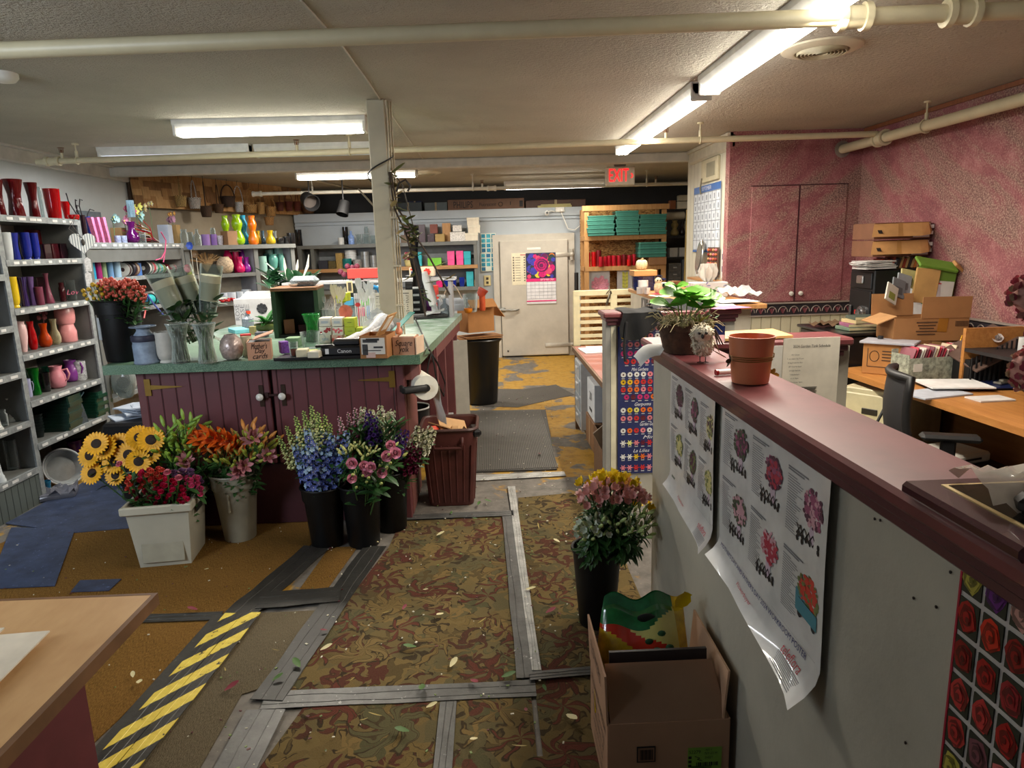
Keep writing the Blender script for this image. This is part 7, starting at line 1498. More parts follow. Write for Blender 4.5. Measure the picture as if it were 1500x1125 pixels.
# alstroemeria bucket by the half wall
ba=WZ(880,930,0); ba.y+=.1; ha=WY(876,800,ba.y).z; bucket('tall black bucket of alstroemeria against the half wall',ba,.075,.105,ha,BKM_,band=False)
RA=ba+Vector((0,0,.15))
bunch('alstro',(222,166,158),(232,190,184),'alstroemeria','pink alstroemeria in the tall black bucket','flower','pink alstroemeria',[(862,730),(872,722),(884,716),(895,718),(908,720),(918,716),(926,724),(900,728),(866,738),(886,730),(914,730),(934,728)],ba.y-.03,RA,41,(.9,1.05),.07)
bunch('alstro',(226,196,30),(236,214,60),'alstroemeria','yellow alstroemeria in the tall black bucket','flower','yellow alstroemeria',[(861,711),(884,704),(894,702),(906,706),(916,708),(922,738),(956,752),(900,712)],ba.y+.03,RA,42,(.95,1.05),.06)
bunch('alsbud',(150,156,110),(170,190,120),'alstroemeria_bud','green budded alstroemeria in the tall black bucket','flower','alstroemeria bud stems',[(856,770),(870,765),(885,758),(900,760),(915,755),(930,750),(945,745),(952,762),(862,782),(878,776),(895,778),(912,775),(930,770),(945,778),(905,790),(925,792)],ba.y-.06,RA,43,(.75,.95),.06)
bunch('alstro',(206,214,196),(220,224,210),'alstroemeria','white alstroemeria in the tall black bucket','flower','white alstroemeria',[(862,772),(874,766),(855,780),(882,778)],ba.y-.1,RA,44,(.75,.9),.02)
# brown rubbish bin with kraft paper
pL=WZ(612,745,0); pR=WZ(688,745,0); bx=(pL.x+pR.x)/2+.02; by=pL.y+.17; hB=WY(650,620,by).z; t=T('rubbish_bin','ribbed red brown rubbish bin with kraft paper at the workbench corner','bin',(bx+.03,by,0)); bx+=.03
BR=M((84,42,38),.5,var=.3,vs=7,bump=.3,bs=25); b=B()
def rrect(w,d,r,n=5):
    o=[]
    for (sx,sy,a0_) in ((1,1,0),(-1,1,PI/2),(-1,-1,PI),(1,-1,3*PI/2)):
        for i in range(n): a=a0_+PI/2*i/(n-1); o.append((sx*(w/2-r)+r*math.cos(a),sy*(d/2-r)+r*math.sin(a)))
    return o
def loft(b,sections,m=0):
    vs=[];n=len(sections[0][0])
    for (o,z) in sections: vs+=[(p[0],p[1],z) for p in o]
    fs=[(k*n+i,k*n+(i+1)%n,(k+1)*n+(i+1)%n,(k+1)*n+i) for k in range(len(sections)-1) for i in range(n)]
    b.add(vs,fs,m,True)
wB=.36; loft(b,[(rrect(wB*.8,.3,.05),0.003),(rrect(wB*.82,.31,.05),.02),(rrect(wB*.98,.37,.06),hB-.09),(rrect(wB*1.0,.38,.06),hB),(rrect(wB*.96,.35,.05),hB),(rrect(wB*.92,.33,.05),hB-.09),(rrect(wB*.76,.27,.04),.02)]); b.poly([(p[0],p[1],.02) for p in rrect(wB*.76,.27,.04)]); P(t,'bin_body',b,BR)
b=B()
for i in range(7): x=(-.42+.14*i)*wB; b.tube([(x*.8,-.155,.03),(x*.97,-.186,hB-.1)],.006,6)
for i in range(6): y=-.12+.05*i; b.tube([(wB*.41,y*.85,.03),(wB*.49,y,hB-.1)],.006,6)
P(t,'ribs',b,BR); P(t,'rim',B().tube([(p[0],p[1],hB) for p in rrect(wB*1.02,.39,.06)],.011,6,closed=True),M((74,48,44),.45)); 
P(t,'handle',B().tube([(-.09,-.195,hB-.05),(-.09,-.22,hB-.07),(-.085,-.22,hB-.11),(.085,-.22,hB-.11),(.09,-.22,hB-.07),(.09,-.195,hB-.05)],.011,8),BR)
P(t,'liner_edge',B().box((wB*.47,-.1,hB-.03),(.06,.16,.05),bev=.015,rz=.2),M((26,26,28),.35))
g=[[Vector((-.14+.28*i/7,-.12+.22*j/6,hB-.08+.05*math.sin(i*1.3+j*.8)+.04*math.cos(j*1.7-i))) for i in range(8)] for j in range(7)]; b=B(); b.sheet(g); b.box((.02,.04,hB-.03),(.2,.15,.006),0,None,0,.4,.5,.3); b.box((-.05,0,hB-.02),(.16,.1,.006),0,None,0,-.4,-.4,.2); TH('kraft_paper','crumpled kraft paper stuffed in the red brown rubbish bin','paper',b,M((186,146,100),.8),(bx,by,.0)); TH('orange_scrap','orange red scrap beside the kraft paper in the bin','scrap',B().box((0,0,0),(.07,.05,.05),bev=.02,rz=.4),M((214,70,40),.5),(bx-.1,by-.04,hB-.03))
# petals and leaf litter on the floor
rg=random.Random(77); n=0
lit=[((206,196,150),'cream fallen petal scrap'),((70,104,46),'green fallen leaf'),((120,34,50),'burgundy fallen petal'),((160,140,70),'straw bit')]
pts=[(207,1003,0),(196,1000,0),(330,985,3),(400,1005,1),(560,1057,3),(540,1060,3),(650,905,0),(690,1003,2),(735,1000,1),(660,985,0),(610,955,1),(590,900,2),(640,790,0),(700,765,1),(660,758,1),(700,745,1),(720,740,1),(800,905,2),(770,870,0),(620,1010,1),(700,920,3),(470,960,0),(480,930,2),(555,800,0),(700,640,1),(735,585,1),(720,600,1),(790,668,2),(860,640,0),(290,900,2),(275,835,1),(300,840,0),(410,960,3),(440,985,1),(330,1020,2),(120,1040,3),(625,1045,0),(520,1000,3),(800,1020,1),(830,1055,0),(750,1100,3),(700,1090,0),(600,1080,1),(770,1045,2),(560,905,3),(620,870,0),(820,800,0),(840,850,1),(790,780,3)]
firsts={}
for (px,py,k) in pts:
    p=WZ(px,py,0); b=B(); b.petal((0,0,0),(1,0,.05),(0,0,1),.045 if k<3 else .05,.022 if k<3 else .006,.2,0,.1)
    if k not in firsts: firsts[k]=TH('fallen_leaf' if k==1 else 'fallen_petal',lit[k][1]+' lying on the aisle floor','leaf' if k==1 else 'petal',b,M(lit[k][0]),(p.x,p.y,.024),rg.uniform(0,6.3),lit[k][1]+' litter')
    else: dup(firsts[k],(p.x,p.y,.024),(0,0,rg.uniform(0,6.3)),None,rg.uniform(.6,1.3))
b=B()
for i in range(520):
    x=rg.uniform(-1.0,.62); y=rg.uniform(1.9,7.4); 
    if x<-.55 and y>4: continue
    s=rg.uniform(.004,.013); b.box((x,y,.016),(s,s*rg.uniform(.3,.8),.003),rg.choice((0,0,1,2)),None,0,rg.uniform(0,3))
for i in range(160): s=rg.uniform(.004,.01); b.box((rg.uniform(-3.0,-.9),rg.uniform(2.0,4.0),.012),(s,s*.6,.003),rg.choice((0,0,1,2)),None,0,rg.uniform(0,3))
o=TH('debris','tiny stem clippings and paper crumbs scattered over the whole aisle floor','debris',b,[M((206,200,180)),M((110,130,70)),M((90,40,44))]); o['kind']='stuff'
# ================================================================ OFFICE SIDE AND HALF WALL
def office():
    CZ=1.252
    # ---- on the half wall
    p=WZ(1000,519,CZ); p.y+=.06; p.x+=.02; t=T('hanging_basket_planter','coir basket planter with strawberry plant and moss at the end of the half wall','plant',p)
    P(t,'coir_bowl',vessel('pot',.095,.105,24,wob=.02),M((74,48,32),.9,var=.4,vs=30,bump=1,bs=60)); rg=random.Random(3); b=B()
    for i in range(150):
        a=rg.uniform(0,6.3); r=rg.uniform(.02,.1); q=Vector((r*math.cos(a),r*math.sin(a),.1+rg.uniform(0,.03))); k=Vector((rg.uniform(-.04,.04)+.03*math.cos(a),rg.uniform(-.04,.04)+.03*math.sin(a),rg.uniform(-.03,.03))); b.tube([q,q+k*.6+Vector((0,0,.012)),q+k],.0013,4)
    P(t,'moss',b,M((172,158,120),.9,var=.3)); b=B()
    for i in range(26): a=rg.uniform(0,6.3); r=rg.uniform(.0,.09); b.ball((r*math.cos(a),r*math.sin(a),.105),(.02,.02,.014),6,wob=.3)
    P(t,'moss_bed',b,M((110,104,64),.9,var=.4)); b=B(); st=B()
    for (x,y,z,s) in ((-.02,-.02,.2,1),(.03,-.03,.19,1.1),(-.06,-.02,.17,.9),(.07,-.0,.175,1.1),(.02,.03,.2,1),(-.03,.0,.235,.55),(.05,-.05,.16,.8)):
        st.tube([(x*.3,y*.3,.1),(x*.7,y*.7,.15),(x,y,z)],.0025,5)
        for k in range(3): a=-PI/2+(k-1)*1.5+x*5; b.petal((x,y,z),U(a,.3),(0,-.5,1),.078*s,.07*s,-.1,0,.35)
    P(t,'strawberry_leaf',b,M((112,176,56),.45,var=.25,vs=16)); b=B()
    for k in range(14): a=rg.uniform(-1,.6); b.petal((.085+.02*math.cos(k),-.02+.01*math.sin(k*2),.12+.008*k),U(k*2.4,.4),(0,0,1),.018,.017,.1,0,.6)
    st.tube([(.07,-.02,.1),(.09,-.02,.16),(.088,-.02,.23)],.002,5)
    P(t,'succulent_sprig',b,M((120,150,120),.5)); b=B()
    for k in range(5): a=k*1.25; b.petal((.03,-.07,.11),U(a,.5),(0,0,1),.05,.012,.1,0,.02)
    P(t,'grassy_leaf',b,M((150,170,70),.5)); P(t,'stems',st,M((110,140,60)))
    b=B(); 
    for k in range(3): b.tube([(.08,-.03,.1),(.1,-.05,.06+.01*k),(.105+.01*k,-.06,.03)],.003,5)
    P(t,'dry_stalk',b,M((70,50,40)))
    # owl
    p=WZ(1024,531,CZ); p.x+=.012; t=T('owl_ornament','fluffy white owl ornament on wire legs beside the coir basket','ornament',p,-.25); b=B(); b.ball((0,0,.062),(.036,.033,.038),14); b.ball((-.004,-.012,.098),(.036,.031,.03),14); P(t,'body',b,M((206,198,176),.95,var=.2,vs=60,bump=1,bs=120)); rg=random.Random(5); b=B()
    for i in range(900):
        a=rg.uniform(0,6.3); e=rg.uniform(-1.2,1.4); d=U(a,e); hd=rg.random()<.5
        if hd and d.y<-.55 and abs(d.x)<.75 and d.z<.75: continue
        c=Vector((-.004,-.012,.098)) if hd else Vector((0,0,.062)); q=c+Vector((d.x*.031,d.y*.029,d.z*(.025 if hd else .033))); b.petal(q,(d+Vector((rg.uniform(-.5,.5),rg.uniform(-.5,.5),rg.uniform(-.9,.1)))),d,.013,.0045,-.5,rg.choice((0,0,1)),.02)
    P(t,'feathers',b,[M((222,214,192),.9),M((176,164,138),.9)]); b=B()
    for s in (-1,1): b.ball((s*.011-.004,-.043,.103),.0055,8)
    b.ball((-.004,-.046,.093),(.006,.007,.009),8); P(t,'face',b,M((30,24,20),.3)); b=B()
    for k in range(9): b.petal((.028,-.006+.003*k,.075),(.55,.1,-.8),(1,0,0),.05,.018,-.1,k%2,.1)
    P(t,'wing',b,[M((122,98,60),.9),M((90,70,46),.9)]); b=B()
    for k in range(6): b.petal((.03,.012,.04),(.7,.25+.05*k,-.55),(0,0,1),.06,.012,.1,k%2,.2)
    P(t,'tail',b,[M((206,196,170),.9),M((70,58,40),.9)]); b=B()
    for s in (-1,1):
        b.tube([(s*.009,0,.03),(s*.009,0,.003)],.0016,5)
        for k in (-1,0,1): b.tube([(s*.009,0,.0025),(s*.009+k*.009,-.014,.002)],.0013,4)
    P(t,'leg',b,M((60,40,30)))
    # terracotta pot, marker, papers
    p=WZ(1100,566,CZ); p.y+=.06; p.x+=.02; m=mpp(p); t=T('terracotta_pot','terracotta coloured metal pot with gold wire bands on the half wall','pot',p); R=.062; Hh=.132
    P(t,'pot_body',B().lathe([(0,.001),(R*.8,.001),(R*.82,.006),(R*.93,Hh*.6),(R*.935,Hh*.62),(R*1.0,Hh*.985),(R*1.06,Hh*.99),(R*1.06,Hh),(R*.98,Hh),(R*.9,Hh*.6),(R*.78,.01),(0,.01)],n=36),M((206,122,82),.4,var=.06,coat=.15)); b=B()
    for z in (.5,.54,.58): b.tube([(R*(.905+.05*(z-.5))*1.02*math.cos(a*PI/16),R*(.905+.05*(z-.5))*1.02*math.sin(a*PI/16),Hh*z) for a in range(32)],.0016,5,closed=True)
    b.tube([(R*.95,0,Hh*.5),(R*1.05,0,Hh*.53),(R*1.06,0,Hh*.6),(R*.96,0,Hh*.62)],.002,5); P(t,'wire_band',b,M((150,112,62),.35,.7)); b=B()
    for k in range(12): b.petal((-R*.95,-R*.15,Hh*(.5+.02*math.sin(k*2))),(-.5+.2*math.sin(k),-.5,math.sin(k*1.05)*1.4),(-1,-.3,0),.022,.011,.2,0,.4)
    P(t,'ornament_flower',b,M((120,112,100),.35,.7))
    p=WZ(1060,549,CZ); t=T('marker_pen','white marker pen with red cap lying beside the terracotta pot','pen',p); X=TR(0,0,.0085)@RZ(.12)@RY(PI/2); P(t,'barrel',B().cyl((0,0,-.02),.0085,.1,0,14,X),M((226,224,220),.35)); P(t,'cap',B().cyl((0,0,-.026),.0092,.008,0,14,X),M((160,30,36),.35))
    g=[]
    for j in range(7):
        v=j/6; g.append([Vector((-.12+.24*i/8, -.02+.12*v-.0, .003+.03*math.sin(i/8*PI)*(.4+v*.3)-(.045*(1-v)**2 if i<5 else .0)-(.05*((3-i)/3)**2 if i<3 else 0))) for i in range(9)])
    q=WZ(968,516,CZ+.004); TH('curled_paper','curling white sheet hanging over the end of the half wall','paper',B().sheet(g),M((226,226,222),.8),(q.x+.0,q.y+.03,CZ+.008),.15).scale=(.62,.62,.62)
    b=B(); a_=[WZ(1062,488,1.256),WZ(1132,484,1.256),WZ(1162,494,1.256),WZ(1062,499,1.256)]; b.prism([(v.x,v.y) for v in a_],1.254,1.264); TH('plywood_board','pale tan board lying on the return cap behind the terracotta pot','board',b,m_wood((196,152,92),(218,176,116),4,0))
    # sheets hung on the return
    y=2.648; p0=WY(1148,496,y); p1=WY(1224,597,y); w=p1.x-p0.x; h=p0.z-p1.z; t=T('schedule_sheet','printed schedule sheet hung on the return wall below its burgundy cap','paper',((p0.x+p1.x)/2,y,p1.z)); P(t,'sheet',B().box((0,0,h/2),(w,.003,h)),M((216,210,194),.8)); b=B(); b.text('2024 Garden Tank Schedule',h*.055,TR(.0,-.003,h*.885)@FRONT,0,0,w*.66)
    for i,s in enumerate(('IN Close','1 to start by 9 am','IN bag & inspection 8am','off 1 hour for lunch','ask manager about breaks','1 o clock & end report','out 4 30pm','last day close 5pm')): b.text(s,h*.026,TR(-w*.28,-.003,h*(.77-.055*i))@FRONT,0,0,w*(.14+.03*((i*5)%6)))
    for i in range(6): b.box((-w*.12,-.003,h*(.31-.019*i)),(w*(.5-.03*(i%3)),.001,h*.007))
    P(t,'lettering',b,M((40,38,36)),'black printed lettering')
    p0=WY(1112,505,y); t2=B(); t2.box((0,0,.15),(.13,.003,.3)); TH('plain_sheet','plain paper sheet partly behind the printed schedule','paper',t2,M((210,208,200),.8),(p0.x+.06,y+.003,.93)); b=B()
    for k in range(5): b.petal((0,0,0),(.6*math.cos(k),-.1,math.sin(k*1.3)),(0,-1,0),.03,.02,.3,0,.3)
    TH('dried_leaf','crumpled yellow dried leaf behind the terracotta pot','leaf',b,M((190,130,50),.7),WY(1129,549,2.62))
    # plaque with plastic bag
    t=T('wooden_plaque','dark wooden plaque with gold trimmed black plate lying on the near half wall','plaque',(.76,.87,CZ)); P(t,'plaque_board',B().box((.02,0,.011),(.3,.25,.022),bev=.006),M((72,34,42),.25,coat=.6)); P(t,'gold_trim',B().box((.035,.005,.0225),(.24,.18,.002)),M((226,196,130),.35)); P(t,'black_plate',B().box((.035,.005,.0235),(.226,.166,.002)),M((40,36,32),.15,coat=.6)); P(t,'engraving',B().text('In Memory',.02,TR(.06,-.05,.025),0,0,.1),M((96,90,80),.3,.5))
    g=[]; rg=random.Random(6)
    for j in range(9): g.append([Vector((-.07+.15*i/10,-.065+.15*j/8,.012+.03*math.sin(j/8*PI)+.006*math.sin(i*2.3+j*1.9)+.005*rg.uniform(-1,1))) for i in range(11)])
    t=T('plastic_bag','clear crinkled plastic bag with a black object on the wooden plaque','bag',(.745,.885,CZ+.024),-.25); P(t,'bag_film',B().sheet(g),G((222,216,206),.45,.12)); b=B()
    b.box((.015,-.055,.016),(.11,.035,.03),0,None,.01); b.box((.05,-.06,.018),(.06,.03,.03),0,None,.012,rz=.3); P(t,'black_object',b,M((20,20,21),.35))
    # dried hydrangea in a slim vase
    t=T('dried_hydrangea','dusty pink dried hydrangea head leaning over the half wall by the plaque','flowers',(.865,.93,CZ)); P(t,'vase',vessel('gather',.03,.13,18),M((150,150,146),.3)); rg=random.Random(8); b=B()
    for (cx,cy,cz,n) in ((-.09,.01,.31,70),(-.07,0,.25,80),(-.075,.01,.2,60),(-.05,0,.36,40),(-.072,0,.165,14)):
        b.ball((cx,cy,cz),.034 if n>20 else .02,10,1,wob=.2)
        for i in range(n):
            d=U(rg.uniform(0,6.3),rg.uniform(-1.4,1.4)); c=Vector((cx,cy,cz))+d*.034
            for k in range(3): a=k*2.1; b.petal(c,d*.6+Vector((math.cos(a),math.sin(a),.3*math.sin(a*2)))*.7,d,.01,.011,.1,rg.choice((0,0,1,2)),.6)
    P(t,'petals',b,[M((190,96,116),.9),M((214,160,150),.9),M((176,160,128),.9)]); P(t,'stem',B().tube([(0,0,.05),(-.02,0,.15),(-.06,0,.28)],.003,5),M((100,80,60)))
    # ---- posters on the half wall face
    def poster(y0,y1,z0,z1,label,cols,title,seed,logo,curl=.06,gray=0):
        W=y0-y1; Hh=z1-z0; X0=.675; t=T('workroom_poster',label,'poster',(X0,y0,z1)); NI,NJ=14,22
        def off(s,v): return -.003-curl*max(0,(v-.86)/.14)**2*(.5+.8*abs(s-.3))-.012*max(0,s-.9)/.1-.004*math.sin(s*7+v*5)*v
        def at(s,v,e=0): return Vector((off(s,v)-e,-W*s,-Hh*v-.07*Hh*max(0,v-.8)/.2*(s-.35)))
        P(t,'sheet',B().sheet([[at(i/NI,j/NJ) for i in range(NI+1)] for j in range(NJ+1)]),M((206,206,204),.3,coat=.3))
        rg=random.Random(seed); b=B(); dk=B(); bq=B(); vs_=B()
        def line(bb,s0,s1,v,hh,e=.0012): bb.add([at(s0,v+hh,e),at(s1,v+hh,e),at(s1,v,e),at(s0,v,e)],[(0,1,2,3)])
        for c in range(3):
            for r in range(2):
                s0=.04+c*.32; v0=.05+r*.39+c*.02
                for k in range(2): line(b,s0,s0+.15-.03*k,v0+.012*k,.008)
                for k in range(22): line(b,s0,s0+rg.uniform(.06,.12),v0+.04+.0125*k,.004)
                cx=s0+.2; cv=v0+.12; pal=cols[r*3+c]
                for k in range(150):
                    a=rg.uniform(0,6.3); q=math.sqrt(rg.random()); s=cx+q*.075*math.cos(a); v=cv+q*.085*math.sin(a); rr=rg.uniform(.004,.011)*(1.25-q*.5); i=2 if q>.86 and rg.random()<.7 else rg.choice((0,0,1,1,2)); cpt=at(s,v,.0016+.0002*(k%5)); bq.add([cpt+Vector((0,-rr*math.cos(j*PI/3.5)*W/.66,rr*math.sin(j*PI/3.5)*.8)) for j in range(7)],[tuple(reversed(range(7)))],pal[i])
                if pal[3] is not None:
                    for k in range(10): vs_.add([at(cx-.022,cv+.08+.008*k,.0014),at(cx+.022,cv+.08+.008*k,.0014),at(cx+.02,cv+.088+.008*k,.0014),at(cx-.02,cv+.088+.008*k,.0014)],[(3,2,1,0)])
                else:
                    vs_.add([at(cx-.09,cv+.06,.0018),at(cx+.07,cv+.06,.0018),at(cx+.07,cv+.13,.0018),at(cx-.09,cv+.13,.0018)],[(3,2,1,0)],1)
                    vs_.add([at(cx-.09,cv+.02,.0018),at(cx-.03,cv+.02,.0018),at(cx-.01,cv+.06,.0018),at(cx-.09,cv+.06,.0018)],[(3,2,1,0)],1)
                    for k in (-.06,.04): cpt=at(cx+k,cv+.135,.002); vs_.add([cpt+Vector((0,-.011*math.cos(j*.785),.011*math.sin(j*.785))) for j in range(8)],[tuple(reversed(range(8)))],2)
                for k in range(14):
                    s=s0+.1+.03*(k%6)+rg.uniform(-.004,.004); v=cv+.14+.022*(k//6); 
                    if pal[3] is None: continue
                    cpt=at(s,v,.0016); rr=.006
                    if k<5: dk.add([cpt+Vector((0,q[0]*.012,q[1]*.014)) for q in ((-1,-.8),(-.8,-1),(1,.8),(.8,1))],[(0,1,2,3)]); dk.add([cpt+Vector((0,q[0]*.012,q[1]*.014)) for q in ((-1,.8),(-.8,1),(1,-.8),(.8,-1))],[(0,1,2,3)])
                    else: dk.add([cpt+Vector((0,-rr*math.cos(j*.9),rr*1.2*math.sin(j*.9))) for j in range(7)],[tuple(reversed(range(7)))])
        P(t,'fine_lettering',b,M((120,120,124))); P(t,'bouquet_pattern',bq,[M((90,50,70)),M((150,80,110)),M((70,80,60)),M((170,50,70)),M((196,150,160)),M((206,196,130)),M((110,120,70)),M((200,66,50))]); P(t,'vase_pattern',vs_,[M((190,170,186)),M((70,130,144)),M((30,30,34))]); P(t,'pen_marks',dk,M((24,20,22)))
        lt=B(); 
        def warp(s,size,sc,vc,w):
            vs,fs=textdata(s,0); ww=max(v.x for v in vs)-min(v.x for v in vs); lt.add([at(sc+v.x/ww*w,vc-v.y*size,.005) for v in vs],fs)
        if title: warp(title,.035,.47,.885,.84)
        else: line(lt,.06,.9,.875,.02); 
        P(t,'title',lt,M((40,44,110) if not gray else (120,130,120))); lt=B(); warp('teleflora',.045,.83,.935,.14); warp('Flowerbuyer',.025,.4,.945,.16); P(t,'red_logo',lt,M((190,40,60))); lt=B()
        for k in range(8): line(lt,.75,.93,.955+.005*k,.0025)
        line(lt,.3,.95,.86,.0012); P(t,'small_print',lt,M((150,150,154)))
        return t
    C_=[(0,1,2,1),(3,1,0,1),(1,4,0,1),(4,4,2,1),(3,3,4,1),(7,7,6,None)]
    poster(1.935,1.262,.69,1.185,'larger glossy bouquet poster with a blue truck print on the half wall',C_,'MOTHER\'S DAY AND FATHER\'S DAY 2024 WORKROOM POSTER',1,1)
    poster(2.515,1.965,.71,1.18,'further back bouquet poster with yellow and purple arrangements on the half wall',[(0,0,2,1),(0,1,2,1),(6,0,5,1),(5,5,6,1),(0,6,2,1),(5,5,6,1)],'',2,1,.04,1)
    # rose grid poster
    t=T('rose_poster','poster grid of red rose photographs with red border on the near half wall','poster',(.674,.9,1.2)); W,Hh=.36,.62; P(t,'sheet',B().box((0,-W/2,-Hh/2),(.003,W,Hh)),M((196,192,190),.35,coat=.3)); b=B()
    b.box((-.0025,-.0035,-Hh/2),(.002,.004,Hh)); b.box((-.0025,-W/2,-.003),(.002,W,.004)); P(t,'red_border',b,M((170,20,50))); rg=random.Random(4); pal=[(176,166,70),(96,30,120),(200,150,140),(170,24,24),(206,44,20),(140,14,16),(186,50,50),(150,30,40),(210,110,110),(120,70,80)]; lay=[[0,1,2,0,1,2,0],[3,4,5,3,4,5,3],[5,3,7,5,3,7,4],[6,6,3,6,5,3,6],[6,9,8,6,8,7,6],[0,8,6,8,0,6,8],[2,8,0,2,6,0,8],[3,5,7,3,4,5,3],[6,3,8,1,0,8,3]]; b=B()
    for r in range(9):
        for c in range(7):
            y=-.027-.0465*c; z=-.033-.062*r; b.box((-.0028,y,z),(.002,.039,.053),10)
            k=lay[r][c]
            for q in range(6):
                rr=.0195*(1-.155*q); nn=9; ph=q*1.1+r; ce=Vector((-.0042-.0005*q,y+.002*math.sin(q*2+r),z+.002*math.cos(q*1.7+c))); vs=[ce+Vector((0,-rr*(1+.12*math.sin(3*j+q))*math.cos(j*2*PI/nn+ph),rr*1.25*(1+.12*math.sin(3*j+q))*math.sin(j*2*PI/nn+ph))) for j in range(nn)]; b.add(vs,[tuple(reversed(range(nn)))],k if q%2==0 else 11+k)
    P(t,'rose_prints',b,[M(c,.4) for c in pal]+[M((40,44,30))]+[M(tuple(v*.62 for v in c),.4) for c in pal])
    b=B()
    for (px,py) in ((1281,760),(1289,762),(1338,876),(1371,889),(1326,1088),(1392,838)): q=WX(px,py,.678); b.ball((q.x,q.y,q.z),(.002,.0025,.003),6)
    TH('nail_mark','small dark nail holes on the half wall beside the rose poster','nail hole',b,M((50,40,36)),(0,0,0))['kind']='stuff'
    # ---- gerbera chart on the screen
    x0,x1=WY(905,480,4.0).x,WY(1062,480,4.0).x; zt,zb=1.16,.25; t=T('flower_chart','dark blue gerbera and lily chart on the short screen wall','poster',(x0,4.0,zb)); W=x1-x0; P(t,'sheet',B().box((W/2,0,(zt-zb)/2),(W,.004,zt-zb)),M((34,44,92),.3,coat=.3))
    Wc,Yl,Or,Rd,Pk,Mg,Dk=0,1,2,3,4,5,6; rows=[(481,[0,0,4,0]),(493,[1,1,2,1]),(505,[4,4,4,5]),(518,[5,5,5,5]),(530,[3,3,3,4]),(549,[0,0,0,0]),(560,[1,1,2,3]),(571,[3,2,2,4]),(582,[5,6,5,5]),(601,[0,1,7,2]),(613,[4,4,3,6]),(631,[0,2,3,4]),(649,[0,7,4,6]),(669,[0,0,1,2]),(685,[4,4,3,3])]; b=B(); ct=B(); rg=random.Random(3)
    for (py,cs) in rows:
        z=WY(912,py,4.0).z-zb; star=py>640
        for c in range(14):
            x=.033+.0405*c+(.02 if py in (530,582) else 0); 
            if x>W-.02: continue
            k=cs[c%4] if c<4 else rg.choice((0,1,2,3,4,5,6)); R_=.0165
            if py<486 and c==13: k=1
            for j in range(10 if not star else 6): a=j*2*PI/(10 if not star else 6); b.petal((x,-.0035,z),(math.cos(a),-.03,math.sin(a)),(0,-1,0),R_*(1 if not star else 1.15),.0105 if not star else .008,0,k,.5)
            if not star: ct.lathe([(0,0),(.0055,0)],(0,0,0),8,0,TR(x,-.0055,z)@RX(PI/2))
            b.box((x,-.003,z-.024),(.02,.001,.003),0)
    P(t,'flower_prints',b,[M((222,222,216)),M((226,186,20)),M((226,110,30)),M((196,40,40)),M((222,130,140)),M((196,40,110)),M((100,16,40)),M((226,222,130))]); P(t,'flower_centres',ct,M((90,50,30))); b=B()
    for (s,px,py) in (('Mini Gerbera',932,541),('Gerpoms',936,592),('Garden Gems',944,621),('Minis',948,640),('La Lilies',934,660)): q=WY(px,py,4.0); b.text(s,.03,TR(q.x-x0+.02,-.0035,q.z-zb)@FRONT,0,.35,.1)
    P(t,'lettering',b,M((230,230,230)),'white script headings')
    # apron over the screen cap
    g=[]
    for j in range(13):
        v=j/12; row=[]
        for i in range(13):
            u=i/12; x=.75+.24*u+.012*math.sin(v*6+u*3); fold=.016*math.sin(u*13+v*1.5)*min(1,v*2)
            if v<.3: y=4.16-.24*v/.3; z=1.257+.006*math.sin(u*9)
            else: y=3.925-fold-.01; z=1.257-(v-.3)/.7*(.12+.05*math.sin(u*4+.5))
            row.append(Vector((x,y,z)))
        g.append(row)
    t=T('black_apron','black cloth apron draped over the cap of the flower chart screen','apron',(0,0,0)); P(t,'cloth',B().sheet(g),M((17,17,18),.9,var=.2)); 
    g=[[Vector((.95+.3*u/6,3.96+.22*v/5,1.262+.028*math.sin(u*1.1+v)*.6+.03*(v/5))) for u in range(7)] for v in range(6)]; P(t,'gathered_cloth',B().sheet(g),M((20,20,22),.9)); b=B(); b.tube([(.78,3.9,1.2),(.765,3.9,1.05),(.772,3.895,.97)],.009,6); P(t,'strap',b,M((28,28,30),.9))
    # ---- raised counter goods
    A=lambda z=1.252:('z',z)
    def cb(px,base,w,h,d,c,lab,name='box',cat='box',rz=0,z=1.252,kind=None,y=None):
        at=('z',z) if y is None else ('y',y,z)
        return V(kind,px,base,w,h,c,lab,at,name,cat) if kind else BX(px,base,w,h,d,c if not isinstance(c,tuple) else M(c),lab,at,name,cat,None,rz)
    p=where(947,418,('y',5.75,1.252)); m=mpp(p); t=T('roaster_pan','blue speckled enamel roaster pan on the raised counter','pan',p); R=22*m; P(t,'pan_body',B().lathe([(0,.002),(R*.85,.002),(R*.97,.03),(R,20*m),(R*1.04,20*m+.004),(R*.96,20*m+.006)],n=28,sq=.7),M((24,34,80),.25,var=.9,vs=120,coat=.5)); P(t,'handle',B().tube([(R,-.05,14*m),(R*1.18,-.04,15*m),(R*1.18,.04,15*m),(R,.05,14*m)],.008,6),M((22,30,70),.3)); zt=1.252+21*m
    BX(942,398,34,8,.2,m_wood((176,122,66),(206,156,98),4,0),'flat honey wood box on the blue speckled roaster',('y',5.75,zt),'wooden_box'); zt+=8*m
    t=T('pumpkin','cream pumpkin on the flat honey wood box','pumpkin',where(940,391,('y',5.75,zt+.002))); b=B(); R=8.5*m
    for k in range(9): a=k*2*PI/9; b.ball((R*.55*math.cos(a),R*.55*math.sin(a),R*.85),(R*.5,R*.5,R*.85),8)
    P(t,'pumpkin_body',b,M((206,190,150),.6)); P(t,'stem',B().tube([(0,0,R*1.6),(.01,0,R*2)],[.012,.007],6),M((150,130,90)))
